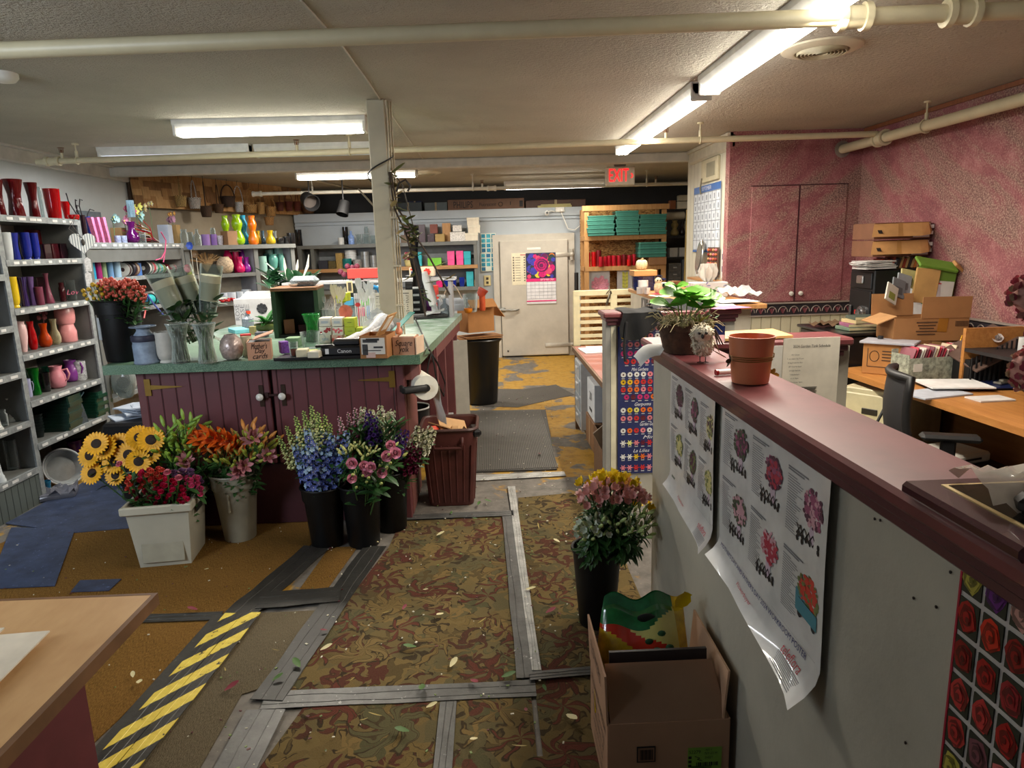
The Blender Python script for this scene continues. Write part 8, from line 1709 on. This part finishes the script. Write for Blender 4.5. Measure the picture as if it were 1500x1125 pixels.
    for i,(px,base,w,z) in enumerate(((938,423,11,0),(948,423,9,0),(942,412,15,.06))): V('cyl',px,423,w,9,M((214,208,200),.5),['white tape roll standing on the counter, nearer the edge','white tape roll standing on the counter beside the little owl','white tape roll stacked on two others'][i],('y',5.35-.05*i,1.252+z),'tape_roll','tape roll')
    p=where(964,427,('y',5.2,1.252)); t=T('small_owl','small cream speckled owl figurine on the raised counter','ornament',p); m=mpp(p); P(t,'body',B().ball((0,0,10*m),(6.5*m,6*m,10*m),12).ball((0,0,20*m),(5.5*m,5*m,5*m),12),M((196,176,140),.8,var=.3,vs=60)); b=B(); 
    for s in (-1,1): b.ball((s*2*m,-5*m,21*m),1.2*m,6); b.petal((s*4*m,0,23*m),(s*.3,0,1),(0,-1,0),5*m,3*m,0,0,.1)
    P(t,'eyes_and_ears',b,M((50,40,30)))
    V('bowl',980,421,20,10,M((14,52,36),.2,coat=.6),'dark green glazed bowl on the raised counter',('y',5.6,1.252),'bowl','bowl'); cb(975,412,14,8,.1,(216,214,208),'small white box behind the dark green bowl',y=5.9); cb(988,413,14,10,.08,(120,84,54),'small brown card box behind the dark green bowl',rz=.4,y=5.9)
    p=WZ(1040,437,1.252); t=T('tissue_box','white tissue box printed with lavender sprigs on the raised counter','tissue box',(1.55,4.85,1.252),-.05); W,Hh=.25,.105; P(t,'box_body',B().box((0,0,Hh/2),(W,.13,Hh),bev=.004),M((186,184,182),.6)); b=B(); rg=random.Random(2)
    for i in range(16): x=rg.uniform(-W*.45,W*.45); z=rg.uniform(.015,Hh-.015); a=rg.uniform(-1,1); b.petal((x,-.067,z),(math.cos(a),0,math.sin(a)),(0,-1,0),.03,.008,0,i%2,.1)
    P(t,'sprig_print',b,[M((110,110,160)),M((140,140,120))]); b=B()
    for k in range(9): a=k*.7; b.petal((.02*math.cos(a),.02*math.sin(a),Hh),(.35*math.cos(a),.35*math.sin(a),1),(math.cos(a),math.sin(a),0),.13,.09,-.15,0,.5)
    P(t,'tissue',b,M((196,192,184),.9))
    for i,(px,py,w,d,c,rz,l) in enumerate(((985,433,.3,.2,(222,218,206),.2,'white paper sheet spread on the counter beside the small owl'),(1030,447,.36,.24,(224,218,212),-.2,'white paper sheet before the tissue box'),(1065,452,.22,.16,(206,120,160),.3,'pink paper sheet at the end of the counter'),(1000,448,.2,.14,(220,190,200),-.4,'pale pink sheet near the apron'),(975,432,.2,.12,(160,36,60),.1,'crimson folder under the papers on the counter'),(1075,444,.25,.2,(216,220,222),.1,'loose white sheet before the rose cabinet wall'))):
        q=WZ(px,py,1.252); q.x=min(max(q.x,1.3),1.66); TH('paper_sheet' if i!=4 else 'folder',l,'paper',B().box((0,0,.001),(w,d,.002)),M(c,.8),(q.x,q.y,1.2525+.0025*i),rz)
    g=[[Vector((-.12+.24*i/7,-.1+.2*j/6,.02+.04*(j/6)+.015*math.sin(i*1.9+j*1.4))) for i in range(8)] for j in range(7)]; TH('plastic_sheet','crumpled clear plastic sheet beside the tissue box','film',B().sheet(g),G((214,216,220),.55,.12),(1.66,4.55,1.27),.2)
    TH('tan_shelf_strip','tan wooden strip shelf on the office wall behind the tissue box','shelf',B().box((0,0,0),(.1,.9,.022)),WOODC,(2.07,6.55,1.275)); 
    b=B(); rg=random.Random(7)
    for i in range(10): b.tube([(0,0,0),(rg.uniform(-.02,.02),rg.uniform(-.04,.04),.06),(rg.uniform(-.03,.0),rg.uniform(-.08,.08),.11)],.004,5)
    TH('pen_bunch','bunch of grey pens and scissors standing behind the tissue box','pens',b,M((90,92,98),.4,.4),(2.05,6.2,1.287))
    # ---- white office wall
    X0=2.125
    def wp(px,py): return WX(px,py,X0)
    a_=wp(1018,276); c_=wp(1057,370); W=a_.y-wp(1057,276).y; Hh=a_.z-c_.z; t=T('wall_planner','large blue and white month planner on the white office wall','calendar',(X0-.004,a_.y,c_.z)); P(t,'sheet',B().box((0,-W/2,Hh/2),(.004,W,Hh)),M((206,212,220),.6)); BLM=M((50,100,170),.5); P(t,'blue_header',B().box((-.003,-W/2,Hh*.95),(.003,W,Hh*.1)),BLM); P(t,'blue_footer',B().box((-.003,-W/2,Hh*.015),(.003,W,Hh*.03)),BLM); b=B()
    for i in range(8): b.box((-.003,-W*i/7*.98-.005,Hh*.47),(.002,.005,Hh*.86))
    for j in range(7): b.box((-.003,-W/2,Hh*(.04+.142*j)),(.002,W,.005))
    rg=random.Random(3)
    for i in range(7):
        for j in range(5): b.box((-.003,-W*(i+.5)/7,Hh*(.25+.142*j)),(.002,.02,.03+.02*rg.random()))
    P(t,'grid_lines',b,M((120,128,140))); P(t,'lettering',B().text('SEPTEMBER',.05,TR(-.006,-W*.5,Hh*.95)@FACEL,0,0,W*.35),M((220,226,236)))
    a_=wp(1031,236); c_=wp(1054,262); t=T('wall_speaker','painted over square vent box on the white office wall','vent',(X0-.01,(a_.y+c_.y)/2,c_.z)); w=a_.y-c_.y; h=a_.z-c_.z; P(t,'frame',B().box((0,0,h/2),(.03,w,h),bev=.006),M((196,188,160))); P(t,'panel',B().box((-.016,-w*.12,h*.5),(.006,w*.5,h*.6)),M((150,146,126))); b=B(); b.tube([(-.02,w*.4,h*.2),(-.02,w*.5,-.05),(-.02,w*.45,-.1)],.008,5); P(t,'loose_wire',b,M((120,114,96)))
    q=wp(1033,395); t=T('oval_tray','oval silver tray standing against the office wall','tray',(X0-.06,q.y,1.29)); P(t,'tray_rim',B().lathe([(.16,-.012),(.17,0),(.15,.01),(.0,.004)],n=28,X=TR(0,0,.2)@RY(-PI/2+.12),sq=.62),M((190,186,178),.2,.9)); P(t,'tray_base',B().lathe([(0,.012),(.13,.012)],n=28,X=TR(0,0,.2)@RY(-PI/2+.12),sq=.6),M((160,156,148),.25,.9))
    t=T('nail_colour_card','wooden card of rows of orange pink and brown colour samples on the office wall','colour card',(X0-.02,wp(1047,400).y,wp(1047,404).z)); P(t,'board',B().box((0,0,.13),(.012,.3,.27)),M((90,60,46))); b=B()
    for i in range(4):
        for j in range(6): b.ball((-.012,-.11+.073*i,.03+.042*j),(.012,.025,.014),6,(i+j)%4)
    P(t,'sample',b,[M((206,110,70)),M((214,120,130)),M((196,150,100)),M((150,60,50))])
    TH('paper_note','small white note hung below the month planner','paper',B().box((0,0,0),(.003,.2,.16)),M((214,212,206)),(X0-.003,wp(1023,393).y,wp(1023,393).z)); TH('narrow_card','narrow white card with small pictures beside the colour samples','paper',B().box((0,0,0),(.003,.1,.26)).box((-.002,0,.06),(.002,.06,.05),1).box((-.002,0,-.05),(.002,.06,.05),1),[M((214,212,210)),M((90,80,110))],(X0-.003,wp(1060,386).y,wp(1060,386).z))
    # rose wallpaper cupboard doors
    for i,(x_0,x_1,kx) in enumerate(((2.3,2.715,2.68),(2.727,3.14,2.765))):
        d=B().box(((x_0+x_1)/2,6.064,1.59),(x_1-x_0,.014,1.0),bev=.003); o=ST('door_%d'%(2+i),d,MAT_WALLPAPER); kb=B(); kb.lathe([(.01,0),(.01,.012),(.02,.018),(.02,.028),(0,.036)],n=12,X=TR(kx,6.056,1.16)@RX(PI/2)); P(o,'knob',kb,M((226,222,212),.2,coat=.5),'white porcelain knob')
    b=B(); b.box((2.72,6.06,1.59),(.006,.012,1.0)); b.box((2.72,6.06,2.095),(.86,.01,.006)); ST('trim_11',b,M((70,34,40)))
    # ---- boxes by the safe
    SZ=1.402
    def pt(px,py,y): return WY(px,py,y)
    for i,(py0,py1,l) in enumerate(((328,352,'upper long carton with open tan flap stacked over the safe'),(354,378,'lower long carton with open tan flap stacked over the safe'))):
        z0=1.49+.125*(1-i); t=T('long_carton',l,'carton',(2.98,5.12,z0)); P(t,'box_body',B().box((.04,.03,.06),(.42,.3,.118),bev=.003),M((120,80,56))); P(t,'flap',B().add([(-.24,-.22,.04-.02),(.13,-.22,.02),(.17,-.13,.115),(-.18,-.13,.11)],[(0,1,2,3),(3,2,1,0)]),M((196,148,92),.75)); P(t,'end_flap',B().add([(.13,-.22,.02),(.2,-.2,.03),(.235,-.16,.06),(.225,-.13,.115),(.17,-.13,.115)],[(0,1,2,3,4),(4,3,2,1,0)]),M((190,140,86),.75)); b=B(); b.box((.18,-.122,.06),(.12,.003,.1)); b.box((.235,-.122,.085),(.07,.004,.025)); b.box((.232,-.122,.04),(.07,.004,.025)); P(t,'shipping_label',b,M((206,202,198))); b=B()
        for k in range(6): b.box((.15+.01*(k%2),-.1245,.025+.014*k),(.05,.002,.006))
        b.box((-.17,-.2,.055),(.03,.002,.03),rx=-.7); P(t,'black_print',b,M((40,36,34))); P(t,'tape',B().add([(-.05,-.2205,.02),(-.01,-.2205,.02),(.03,-.1305,.115),(-.0,-.1305,.115)],[(0,1,2,3)]),M((176,130,76),.3))
    b=B(); rg=random.Random(4); o=None
    for i in range(16):
        x=2.9+.021*i; hgt=rg.uniform(.065,.085); c=rg.choice(((150,60,40),(60,50,46),(176,140,90),(96,40,40),(70,74,84),(190,110,50)))
        TH('thin_book','slim %s book standing in the row on the safe'%(('worn','dark','plain','faded')[i%4]),'book',B().box((0,0,hgt/2),(.017,.12,hgt),ry=.25),M(c),(x,5.08,SZ+.003),0,'slim books on the safe')
    b=B()
    for i in range(8): b.box((rg.uniform(-.02,.02),rg.uniform(-.02,.02),.004+.0075*i),(.22,.2,.004),0,None,0,rg.uniform(-.15,.15),0,rg.uniform(-.02,.02))
    TH('paper_pile','untidy pile of white papers on the front of the safe','paper',b,M((214,212,208),.8),(2.83,5.02,SZ+.004))
    t=T('green_file_box','green and tan open file box leaning beside the safe','file box',(3.06,4.72,1.16),.25,None,(.0,.1,-.1)); P(t,'green_case',B().box((.06,.05,.13),(.2,.14,.26),bev=.004),M((96,132,44))); P(t,'tan_front',B().box((-.04,-.03,.13),(.16,.02,.24),bev=.003),M((190,150,90),.7)); P(t,'white_label',B().box((.1,-.025,.1),(.1,.004,.14)),M((204,202,194))); P(t,'open_lid',B().box((.02,.0,.28),(.26,.12,.02),0,None,.003,0,.5,.1),M((104,146,48))); P(t,'tan_flap',B().box((.17,-.02,.27),(.12,.06,.02),0,None,.003,.3,.6,.5),M((190,140,84)))
    for i,(px,py,c,l,rz,ry) in enumerate(((1300,420,(206,204,190),'white spiral booklet leaning by the safe',.3,.5),(1310,412,(110,116,120),'grey photo leaflet leaning by the safe',.2,.35),(1318,405,(140,146,150),'pale leaflet behind the grey photo leaflet',.1,.3),(1324,398,(200,190,130),'yellowed card behind the leaflets',.1,.2))):
        q=pt(px+6,py+10,4.6+.05*i); TH('leaflet',l,'leaflet',B().box((0,0,0),(.11,.012,.13),bev=.002).box((0,-.007,-.02),(.06,.002,.05),1),[M(c,.6),M((130,140,60) if i==0 else tuple(v*.7 for v in c))],q,0,None,(-.3,ry,rz))
    TH('green_tray','green and white printed tray beside the safe dial','tray',B().box((0,0,.04),(.16,.12,.08),bev=.004).box((0,-.062,.04),(.12,.003,.03),1),[M((20,70,54)),M((206,214,206))],(2.85,4.76,.982),.1)
    for i in range(4): TH('flat_book','%s paperback lying in the pile on the black cabinet'%(('lowest','second','third','topmost')[i]),'book',B().box((0,0,.012),(.24-.02*i,.17,.024),bev=.002).box((0,-.0,.012),(.236-.02*i,.174,.018),1),[M([(110,130,110),(150,90,120),(196,176,130),(80,90,80)][i]),M((206,192,150))],(2.66+.012*i,4.86,.982+.0245*i),.1*(-1)**i,'paperbacks on the black cabinet')
    g=[[Vector((-.13+.26*i/6,-.08+.16*j/5,.02+.018*math.sin(i*2.2+j*1.5))) for i in range(7)] for j in range(6)]; TH('brown_wrapping','crumpled brown wrapping on the end of the black cabinet','wrapping',B().sheet(g),M((120,98,76),.35,.2),(2.56,5.08,.985),.3)
    # ---- on the desk
    DZ=.7515
    t=T('kraft_desk_box','small kraft printed box with a grey lid at the end of the desk','box',(2.6,4.36,DZ),-.75); P(t,'box_body',B().box((0,0,.1),(.26,.15,.2),bev=.003),M((180,124,66),.75)); P(t,'grey_lid',B().box((0.01,.0,.21),(.32,.2,.016),bev=.003),M((176,176,184),.5)); b=B()
    for s_ in (-1,1): b.box((s_*.1,-.077,.11),(.004,.002,.12))
    b.box((0,-.077,.05),(.2,.002,.004)); b.tube([(-.06+.028*math.cos(a*PI/8),-.077,.12+.035*math.sin(a*PI/8)) for a in range(16)],.0022,4,closed=True)
    for k in range(4): b.box((.03,-.077,.155-.02*k),(.09,.002,.006))
    P(t,'black_print',b,M((70,50,34))); P(t,'knob',B().cyl((-.06,.05,.218),.018,.02,0,10),M((30,30,32)))
    t=T('card_file','patterned card file box full of greeting cards on the desk','box',(2.82,4.2,DZ),.12); PT=M((150,156,140),.6,var=.55,vs=40); b=B(); b.box((0,0,.004),(.5,.16,.008)); b.box((0,-.08,.07),(.5,.006,.14)); b.box((0,.08,.09),(.5,.006,.18)); 
    for s_ in (-1,1): b.box((s_*.25,0,.08),(.006,.16,.16))
    P(t,'patterned_box',b,PT); P(t,'label_plate',B().box((-.19,-.084,.08),(.06,.003,.05)),M((214,210,200))); rg=random.Random(9); t0=None
    for i in range(26):
        x=-.22+.0175*i; c=rg.choice(((206,190,180),(190,60,80),(226,222,214),(150,90,100),(110,60,70),(220,200,170))); hgt=rg.uniform(.17,.2); q=Vector((2.82,4.2,DZ+.012))+RZ(.12).to_3x3()@Vector((x,0,0)); TH('greeting_card','%s greeting card standing in the patterned card file'%({(206,190,180):'pale pink',(190,60,80):'rose red',(226,222,214):'white',(150,90,100):'mauve',(110,60,70):'plum',(220,200,170):'cream'}[c]),'card',B().box((0,0,hgt/2),(.004,.13,hgt),ry=.3),M(c),q,.12+rg.uniform(-.05,.05),'greeting cards in the card file')
    TH('yellow_envelope','bright yellow envelope sticking up out of the card file','envelope',B().box((0,0,.12),(.1,.004,.2),0,None,0,.3,0,.4).box((.03,-.01,.13),(.09,.004,.18),0,None,0,.2,0,.2),M((236,176,20),.6),(2.98,4.2,DZ+.03),.2)
    TH('support_carton','plain brown carton on the desk carrying the big open carton','carton',B().box((0,0,.1),(.5,.26,.2),bev=.003).box((0,-.131,.1),(.06,.002,.2),1),[M((140,98,60)),M((170,130,84))],(2.93,4.5,DZ))
    t=T('big_carton','big open cardboard carton with raised flaps on the desk','carton',(2.9,4.5,.955),-.12); kf=M((156,110,66),.75,var=.08); b=B(); W,D,Hh=.46,.26,.15; b.box((0,0,.004),(W,D,.008))
    for s_ in (-1,1): b.box((s_*W/2,0,Hh/2),(.006,D,Hh))
    for s_ in (-1,1): b.box((0,s_*D/2,Hh/2),(W,.006,Hh))
    P(t,'box_body',b,kf); P(t,'flap',B().box((.08,-D/2-.01,Hh+.07),(W*.66,.006,.14),0,None,0,0,.06),kf); P(t,'flap',B().box((-.14,D/2,Hh+.07),(W*.6,.006,.15),0,None,0,0,-.1),kf); P(t,'flap',B().box((-W/2-.05,0,Hh-.01),(.13,D,.006),0,None,0,0,0,-.4),M((186,140,92),.75)); b=B()
    for k in range(5): b.box((-.03,-D/2-.005,Hh*(.82-.13*k)),(.13-.02*(k%3),.003,.008))
    for k in range(9): b.box((.15+.009*k,-D/2-.005,Hh*.75),(.004,.003,.035))
    P(t,'black_print',b,M((80,56,38))); P(t,'tape_patch',B().box((.07,-D/2-.005,Hh*.8),(.06,.003,.12),ry=.1),M((150,100,40),.25))
    t=T('white_roll','fat white paper roll with a red rim standing against the rose wall','roll',(3.1,4.81,.982)); P(t,'roll_body',B().lathe([(0,0),(.125,0),(.13,.02),(.13,.32),(.0,.32)],n=32),M((206,204,204),.6)); P(t,'red_rim',B().tube([(.126*math.cos(a*PI/16),.126*math.sin(a*PI/16),.322) for a in range(32)],.006,6,closed=True),M((190,50,66)))
    for i,(px,py,w,d,c,rz,l) in enumerate(((1368,577,.34,.2,(176,180,190),.25,'grey folder under the lined sheets on the desk'),(1395,568,.34,.26,(222,220,218),-.15,'white handwritten sheets on the blue clipboard'),(1450,585,.2,.12,(206,200,196),.05,'white pad at the front of the desk'))):
        q=WZ(px,py,DZ); t=TH('paper_sheet',l,'paper',B().box((0,0,.004),(w,d,.008)),M(c,.8),(q.x,q.y,DZ+.02*(i==1)),rz)
    q=WZ(1440,565,DZ); t=T('clipboard','dark blue clipboard with a metal clip lying open on the desk','clipboard',(q.x-.05,q.y,DZ+.009),-.1); P(t,'board',B().box((-.05,0,.003),(.5,.26,.006),bev=.002),M((24,32,70),.35)); P(t,'clip',B().box((.14,-.02,.014),(.1,.05,.015),bev=.005,rz=.5).box((.16,.0,.024),(.05,.03,.012),bev=.004,rz=.5),M((170,166,156),.3,.9)); 
    for s_ in range(3): P(t,'print_line',B().box((-.14,-.06+.05*s_,.0075),(.1,.004,.001)),M((40,50,90)))
    t=T('brown_cushion','dark brown slanting lid of the black mesh basket on the desk','lid',(3.03,4.06,DZ)); P(t,'slanted_lid',B().box((0,0,.2),(.36,.3,.014),0,None,.003,0,.35,-.45),M((96,74,64),.8)); b=B()
    for i in range(12): b.box((-.16+.029*i,-.12,.08+.006*i),(.008,.008,.16+.012*i))
    P(t,'mesh_basket',b,M((22,22,24))); P(t,'basket_core',B().box((0,.02,.07),(.3,.22,.14)),M((16,16,18))); t=T('white_rose','white artificial rose resting on the slanting brown lid','flower',(3.07,4.02,DZ+.245)); b=B(); rose(b,(0,0,.01),Vector((-.4,-.7,.5)).normalized(),.035); P(t,'bloom',b,M((214,204,200))); P(t,'stem',B().tube([(0,0,.01),(.06,0,.02)],.003,5),M((90,70,60)))
    t=T('brush_cup','white cup with a black brush on the dark hutch shelf','cup',(3.0,3.72,DZ+.21)); P(t,'cup',vessel('cup',.028,.1,18),M((206,206,204),.4)); b=B(); b.tube([(0,0,.02),(.005,0,.12)],.006,6); b.box((.006,0,.15),(.03,.012,.09),0,None,.005); P(t,'brush',b,M((24,24,26)))
    # under the desk
    t=T('white_printer','white flat machine with cables under the desk','machine',(2.62,3.72,.36),.3); P(t,'machine_body',B().box((0,0,.03),(.36,.26,.06),bev=.012),M((206,204,194),.4)); P(t,'paper_slot',B().box((0,-.131,.03),(.2,.004,.012)),M((40,40,42))); TH('printer_stand','dark shelf box under the desk carrying the white machine','stand',B().box((0,0,.18),(.5,.4,.355),bev=.006).box((0,-.202,.3),(.2,.004,.02),1),[M((34,32,32)),M((190,190,186))],(2.62,3.74,0))
    b=B(); 
    for i in range(5): b.tube([(2.3+.03*i,3.9-.05*i,.44),(2.36,3.75+.03*i,.45+.01*i),(2.45+.02*i,3.8,.44)],.006,5)
    TH('cable_tangle','tangle of black cables on the white machine under the desk','cable',b,M((22,22,24)))
    for i,(x,y,rz) in enumerate(((2.2,4.2,.3),(2.26,4.08,-.2))): TH('cream_folder',['cream paper folder on top of the heap beside the beige file cabinet','second cream folder lower in the heap beside the beige file cabinet'][i],'folder',B().box((0,0,0),(.3,.22,.006),0,None,0,0,0,.12),M((214,200,156),.8),(x,y,.5-.03*i),rz)
    TH('paper_heap_box','low grey box under the cream folders by the file cabinet','box',B().box((0,0,.22),(.3,.36,.44),bev=.005).box((0,-.182,.3),(.1,.004,.03),1),[M((110,106,98)),M((190,186,176))],(2.23,4.14,0))
    # ---- packing table: under and on
    t=T('drawer_tower','white plastic drawer tower under the red brown table','drawer unit',(.83,5.6,.135)); P(t,'frame',B().box((0,0,.28),(.24,.34,.56),bev=.004),M((206,210,214),.4))
    for k in range(4): d=P(t,'drawer',B().box((-.122,0,.08+.135*k),(.008,.3,.12),bev=.003),M((150,166,180),.3)); P(d,'handle',B().box((-.13,0,.1+.135*k),(.01,.1,.015)),M((226,226,226)))
    t=T('white_carton','white carton printed with a big number on the table shelf','carton',(.9,5.0,.36)); P(t,'box_body',B().box((0,0,.14),(.34,.36,.28),bev=.003),M((196,200,204),.7)); b=B(); b.text('500',.08,TR(.06,-.182,.2)@FRONT,0,0,.13); b.text('24',.07,TR(-.03,-.182,.07)@FRONT,0,0,.08); b.text('200',.09,TR(-.172,.0,.16)@FACEL,0,0,.12); b.box((-.172,0,.06),(.002,.12,.02)); P(t,'lettering',b,M((34,36,40)),'black printed numbers')
    TH('carton_support','brown carton on the table shelf beneath the white numbered carton','carton',B().box((0,0,.11),(.36,.4,.22),bev=.003).box((-.181,0,.11),(.002,.06,.2),1),[M((128,92,62)),M((160,130,96))],(.9,5.0,.135))
    t=T('tall_carton','open brown carton standing beside the short screen wall','carton',(.83,4.45,.001),.0); kf=M((112,82,58),.75); b=B(); b.box((0,0,.004),(.26,.36,.008)); 
    for s_ in (-1,1): b.box((s_*.13,0,.2),(.006,.36,.4)); b.box((0,s_*.18,.2),(.26,.006,.4))
    P(t,'box_body',b,kf); P(t,'flap',B().box((.02,-.2,.5),(.2,.006,.24),0,None,0,0,.2,.5),M((86,66,54),.75)); P(t,'flap',B().box((-.1,-.16,.42),(.16,.006,.2),0,None,0,.3,.4,-.6),M((176,156,136),.75)); P(t,'yellow_label',B().box((.06,-.184,.22),(.06,.003,.09)),M((206,190,30)))
    TH('newspaper_sheets','white paper sheets at the far end of the red brown table','paper',B().box((0,0,.004),(.44,.3,.008),rz=.1).box((.03,.02,.011),(.4,.26,.006),rz=-.1),M((214,214,212),.8),(.98,5.75,.7515)); b=B(); b.ball((0,0,.03),(.06,.04,.03),8,wob=.1); TH('black_shoe','small black object on the floor before the pine rack','shoe',b.box((.03,.0,.02),(.12,.06,.04),0,None,.015),M((24,24,26)),(1.3,9.3,.001))
    TH('cactus_ornament','pale mint cactus ornament on the corner of the raised counter','ornament',B().tube([(0,0,0),(0,0,.12),(.01,0,.16)],[.03,.032,.02],10).tube([(.03,0,.06),(.05,0,.08),(.05,0,.12)],.012,8),M((190,206,180),.6,bump=.8,bs=60),(1.26,5.93,1.252))
    b=B(); b.box((0,0,.12),(.02,.02,.25),0,None,0,.05); TH('black_tube','black rod standing between the cooler wall and the pine rack','rod',B().tube([(0,0,.0),(.01,0,1.25)],.03,10).box((0,0,.6),(.05,.05,.02)),M((24,24,26)),(1.22,9.75,0))
    # ---- foreground carton with plant food bag
    kf=M((168,130,102),.8,var=.08,vs=4); ki=M((192,154,124),.8,var=.05); y0,y1,xl,xr,hb=1.74,2.08,.3,.655,.27; cx,cy=(xl+xr)/2,(y0+y1)/2; W,D=xr-xl,y1-y0; t=T('open_carton','open brown shipping carton with green label at the foot of the half wall','carton',(cx,cy,.008)); b=B(); b.box((0,0,.004),(W,D,.008))
    for s_ in (-1,1): b.box((s_*W/2,0,hb/2),(.006,D,hb)); b.box((0,s_*D/2,hb/2),(W,.006,hb))
    P(t,'box_body',b,kf); P(t,'flap',B().box((-W/2-.006,0,hb+.075),(.006,D,.16),0,None,0,0,0,-.04),kf,'flap standing up on the aisle side'); P(t,'flap',B().box((W/2-.012,0.0,hb+.075),(.006,D,.16),0,None,0,0,0,.08),ki); P(t,'flap',B().add([(-W/2+.005,-D/2,hb),(W/2-.005,-D/2,hb),(W/2-.035,-D/2+.07,hb+.15),(-W/2+.0,-D/2+.07,hb+.15)],[(0,1,2,3),(3,2,1,0)]),ki); P(t,'shade_strip',B().box((-.01,-D/2+.1,hb+.1),(W-.06,.012,.13),0,None,0,0,-.1),M((44,34,32)))  # the dark strip behind the front flap stands in for shade inside the carton
    b=B(); b.box((-W*.19,-D/2-.004,hb*.62),(.055,.003,.052)); b.box((-W*.19,-D/2-.005,hb*.62),(.048,.003,.044),1)
    for k in range(11): b.box((-W*.19-.018+.0036*k,-D/2-.0065,hb*.62),(.0014+.0008*(k%3),.001,.034))
    P(t,'barcode',b,[M((24,20,18)),M((122,92,72),.8)]); b=B(); b.box((W*.3,-D/2-.004,hb*.53),(.1,.002,.075)); P(t,'green_label',b,M((120,160,60),.6)); b=B(); lx=W*.3; lz=hb*.53; b.text('S2279',.016,TR(lx-.03,-D/2-.0055,lz+.024)@FRONT,0,0,.034); b.text('NY-1',.01,TR(lx+.012,-D/2-.0055,lz+.03)@FRONT,0,0,.018); b.text('NY-03 M',.013,TR(lx+.018,-D/2-.0055,lz+.018)@FRONT,0,0,.036); b.text('SHEET',.012,TR(lx+.012,-D/2-.0055,lz+.004)@FRONT,0,0,.024); 
    for k in range(12): b.box((lx-.024+.0055*k,-D/2-.0055,lz-.017),(.0016+.0012*(k%3),.001,.012))
    b.tube([(lx-.03,-D/2-.006,lz+.01),(lx-.015,-D/2-.006,lz+.004),(lx-.022,-D/2-.006,lz),(lx-.008,-D/2-.006,lz-.006)],.0012,4)
    for k in range(3): b.box((lx-.044,-D/2-.0055,lz+.006-.014*k),(.009,.001,.008)); b.box((lx-.01,-D/2-.0055,lz-.03+.003*k),(.06,.001,.001))
    P(t,'label_lettering',b,M((28,30,20)),'black label lettering'); b=B()
    for k,(s,z,sz) in enumerate((('FLOWER FRESH',.22,.04),('KEEP COOL',.17,.028),('THIS SIDE UP',.13,.028),('PRODUCT OF USA',.09,.026),('HANDLE WITH CARE',.045,.022))): b.text(s,sz,TR(-W/2-.0045,0,z)@FACEL,0,0,D*(.8-.08*k))
    b.text('FLOWERS.',.05,TR(-W/2-.0125,0,hb+.09)@FACEL,0,0,D*.6); P(t,'side_lettering',b,M((52,38,30)),'dark printed side lettering')
    t=T('plant_food_bag','yellow green and red plant food bag leaning out of the open carton','bag',(cx-.03,cy+.05,.15)); rg=random.Random(3); vs=[]; NI,NJ=52,56
    def bagp(u,v,s_): 
        w=.155*(1-.18*v**3); x=(u*2-1)*w; th=.075*math.sin(PI*min(1,v*1.0+.0)*.92+.1)*(1-(u*2-1)**2)**.5*(1 if v<.9 else .4); return Vector((x+.02*v,.09*v+s_*th*-1+.008*math.sin(9*u+7*v),.36*v+.012*math.sin(u*12)*v))
    def zone(v): return 2 if v>.76 else (3 if .62<v<=.76 else (1 if .44<v<=.5 else 0))
    for s_,nm in ((1,'bag_front'),(-1,'bag_back')):
        b=B(); gr=[[bagp(i/NI,j/NJ,s_) for i in range(NI+1)] for j in range(NJ+1)]
        for j in range(NJ):
            for i in range(NI): 
                v=(j+.5)/NJ; u=(i+.5)/NI; vv=v+.32*(u-.5)
                k=2 if v>.78+.35*max(0,u-.5) else (3 if vv>.72 else (1 if vv>.6 else 0)); k=0 if u>.86 and v>.55 else k
                q=[gr[j][i],gr[j][i+1],gr[j+1][i+1],gr[j+1][i]]; b.add(q if s_>0 else q[::-1],[(0,1,2,3)],k,True)
        P(t,nm,b,[M((206,170,24),.2,coat=.6,var=.25,vs=30),M((190,50,30),.2,coat=.6),M((24,100,50),.2,coat=.6,var=.3,vs=20),M((206,196,110),.2,coat=.6)])
    b=B(); 
    for (u,v) in ((.52,.7),(.6,.62),(.74,.64),(.66,.74)): c=bagp(u,v,1)+Vector((0,-.004,0)); b.ball(c,(.014,.004,.011),8)
    P(t,'printed_fruit',b,M((40,84,50))); b=B(); c=bagp(.3,.34,1)+Vector((0,-.005,0))
    for k in range(7): a=PI*k/6; b.petal(c,(math.cos(a),-.05,math.sin(a)),(0,-1,0),.06,.022,0,0,.05)
    P(t,'printed_leaf',b,M((150,40,40))); b=B(); c=bagp(.5,.88,1)+Vector((0,-.006,0)); b.ball(c,(.03,.004,.016),10); P(t,'dark_emblem',b,M((26,30,24)))
    # stray twist in bag top
    P(t,'bag_ear',B().petal(bagp(.92,.9,1),(.5,0,1),(0,-1,0),.07,.05,.2,0,.6),M((206,170,24),.2,coat=.6))
office()
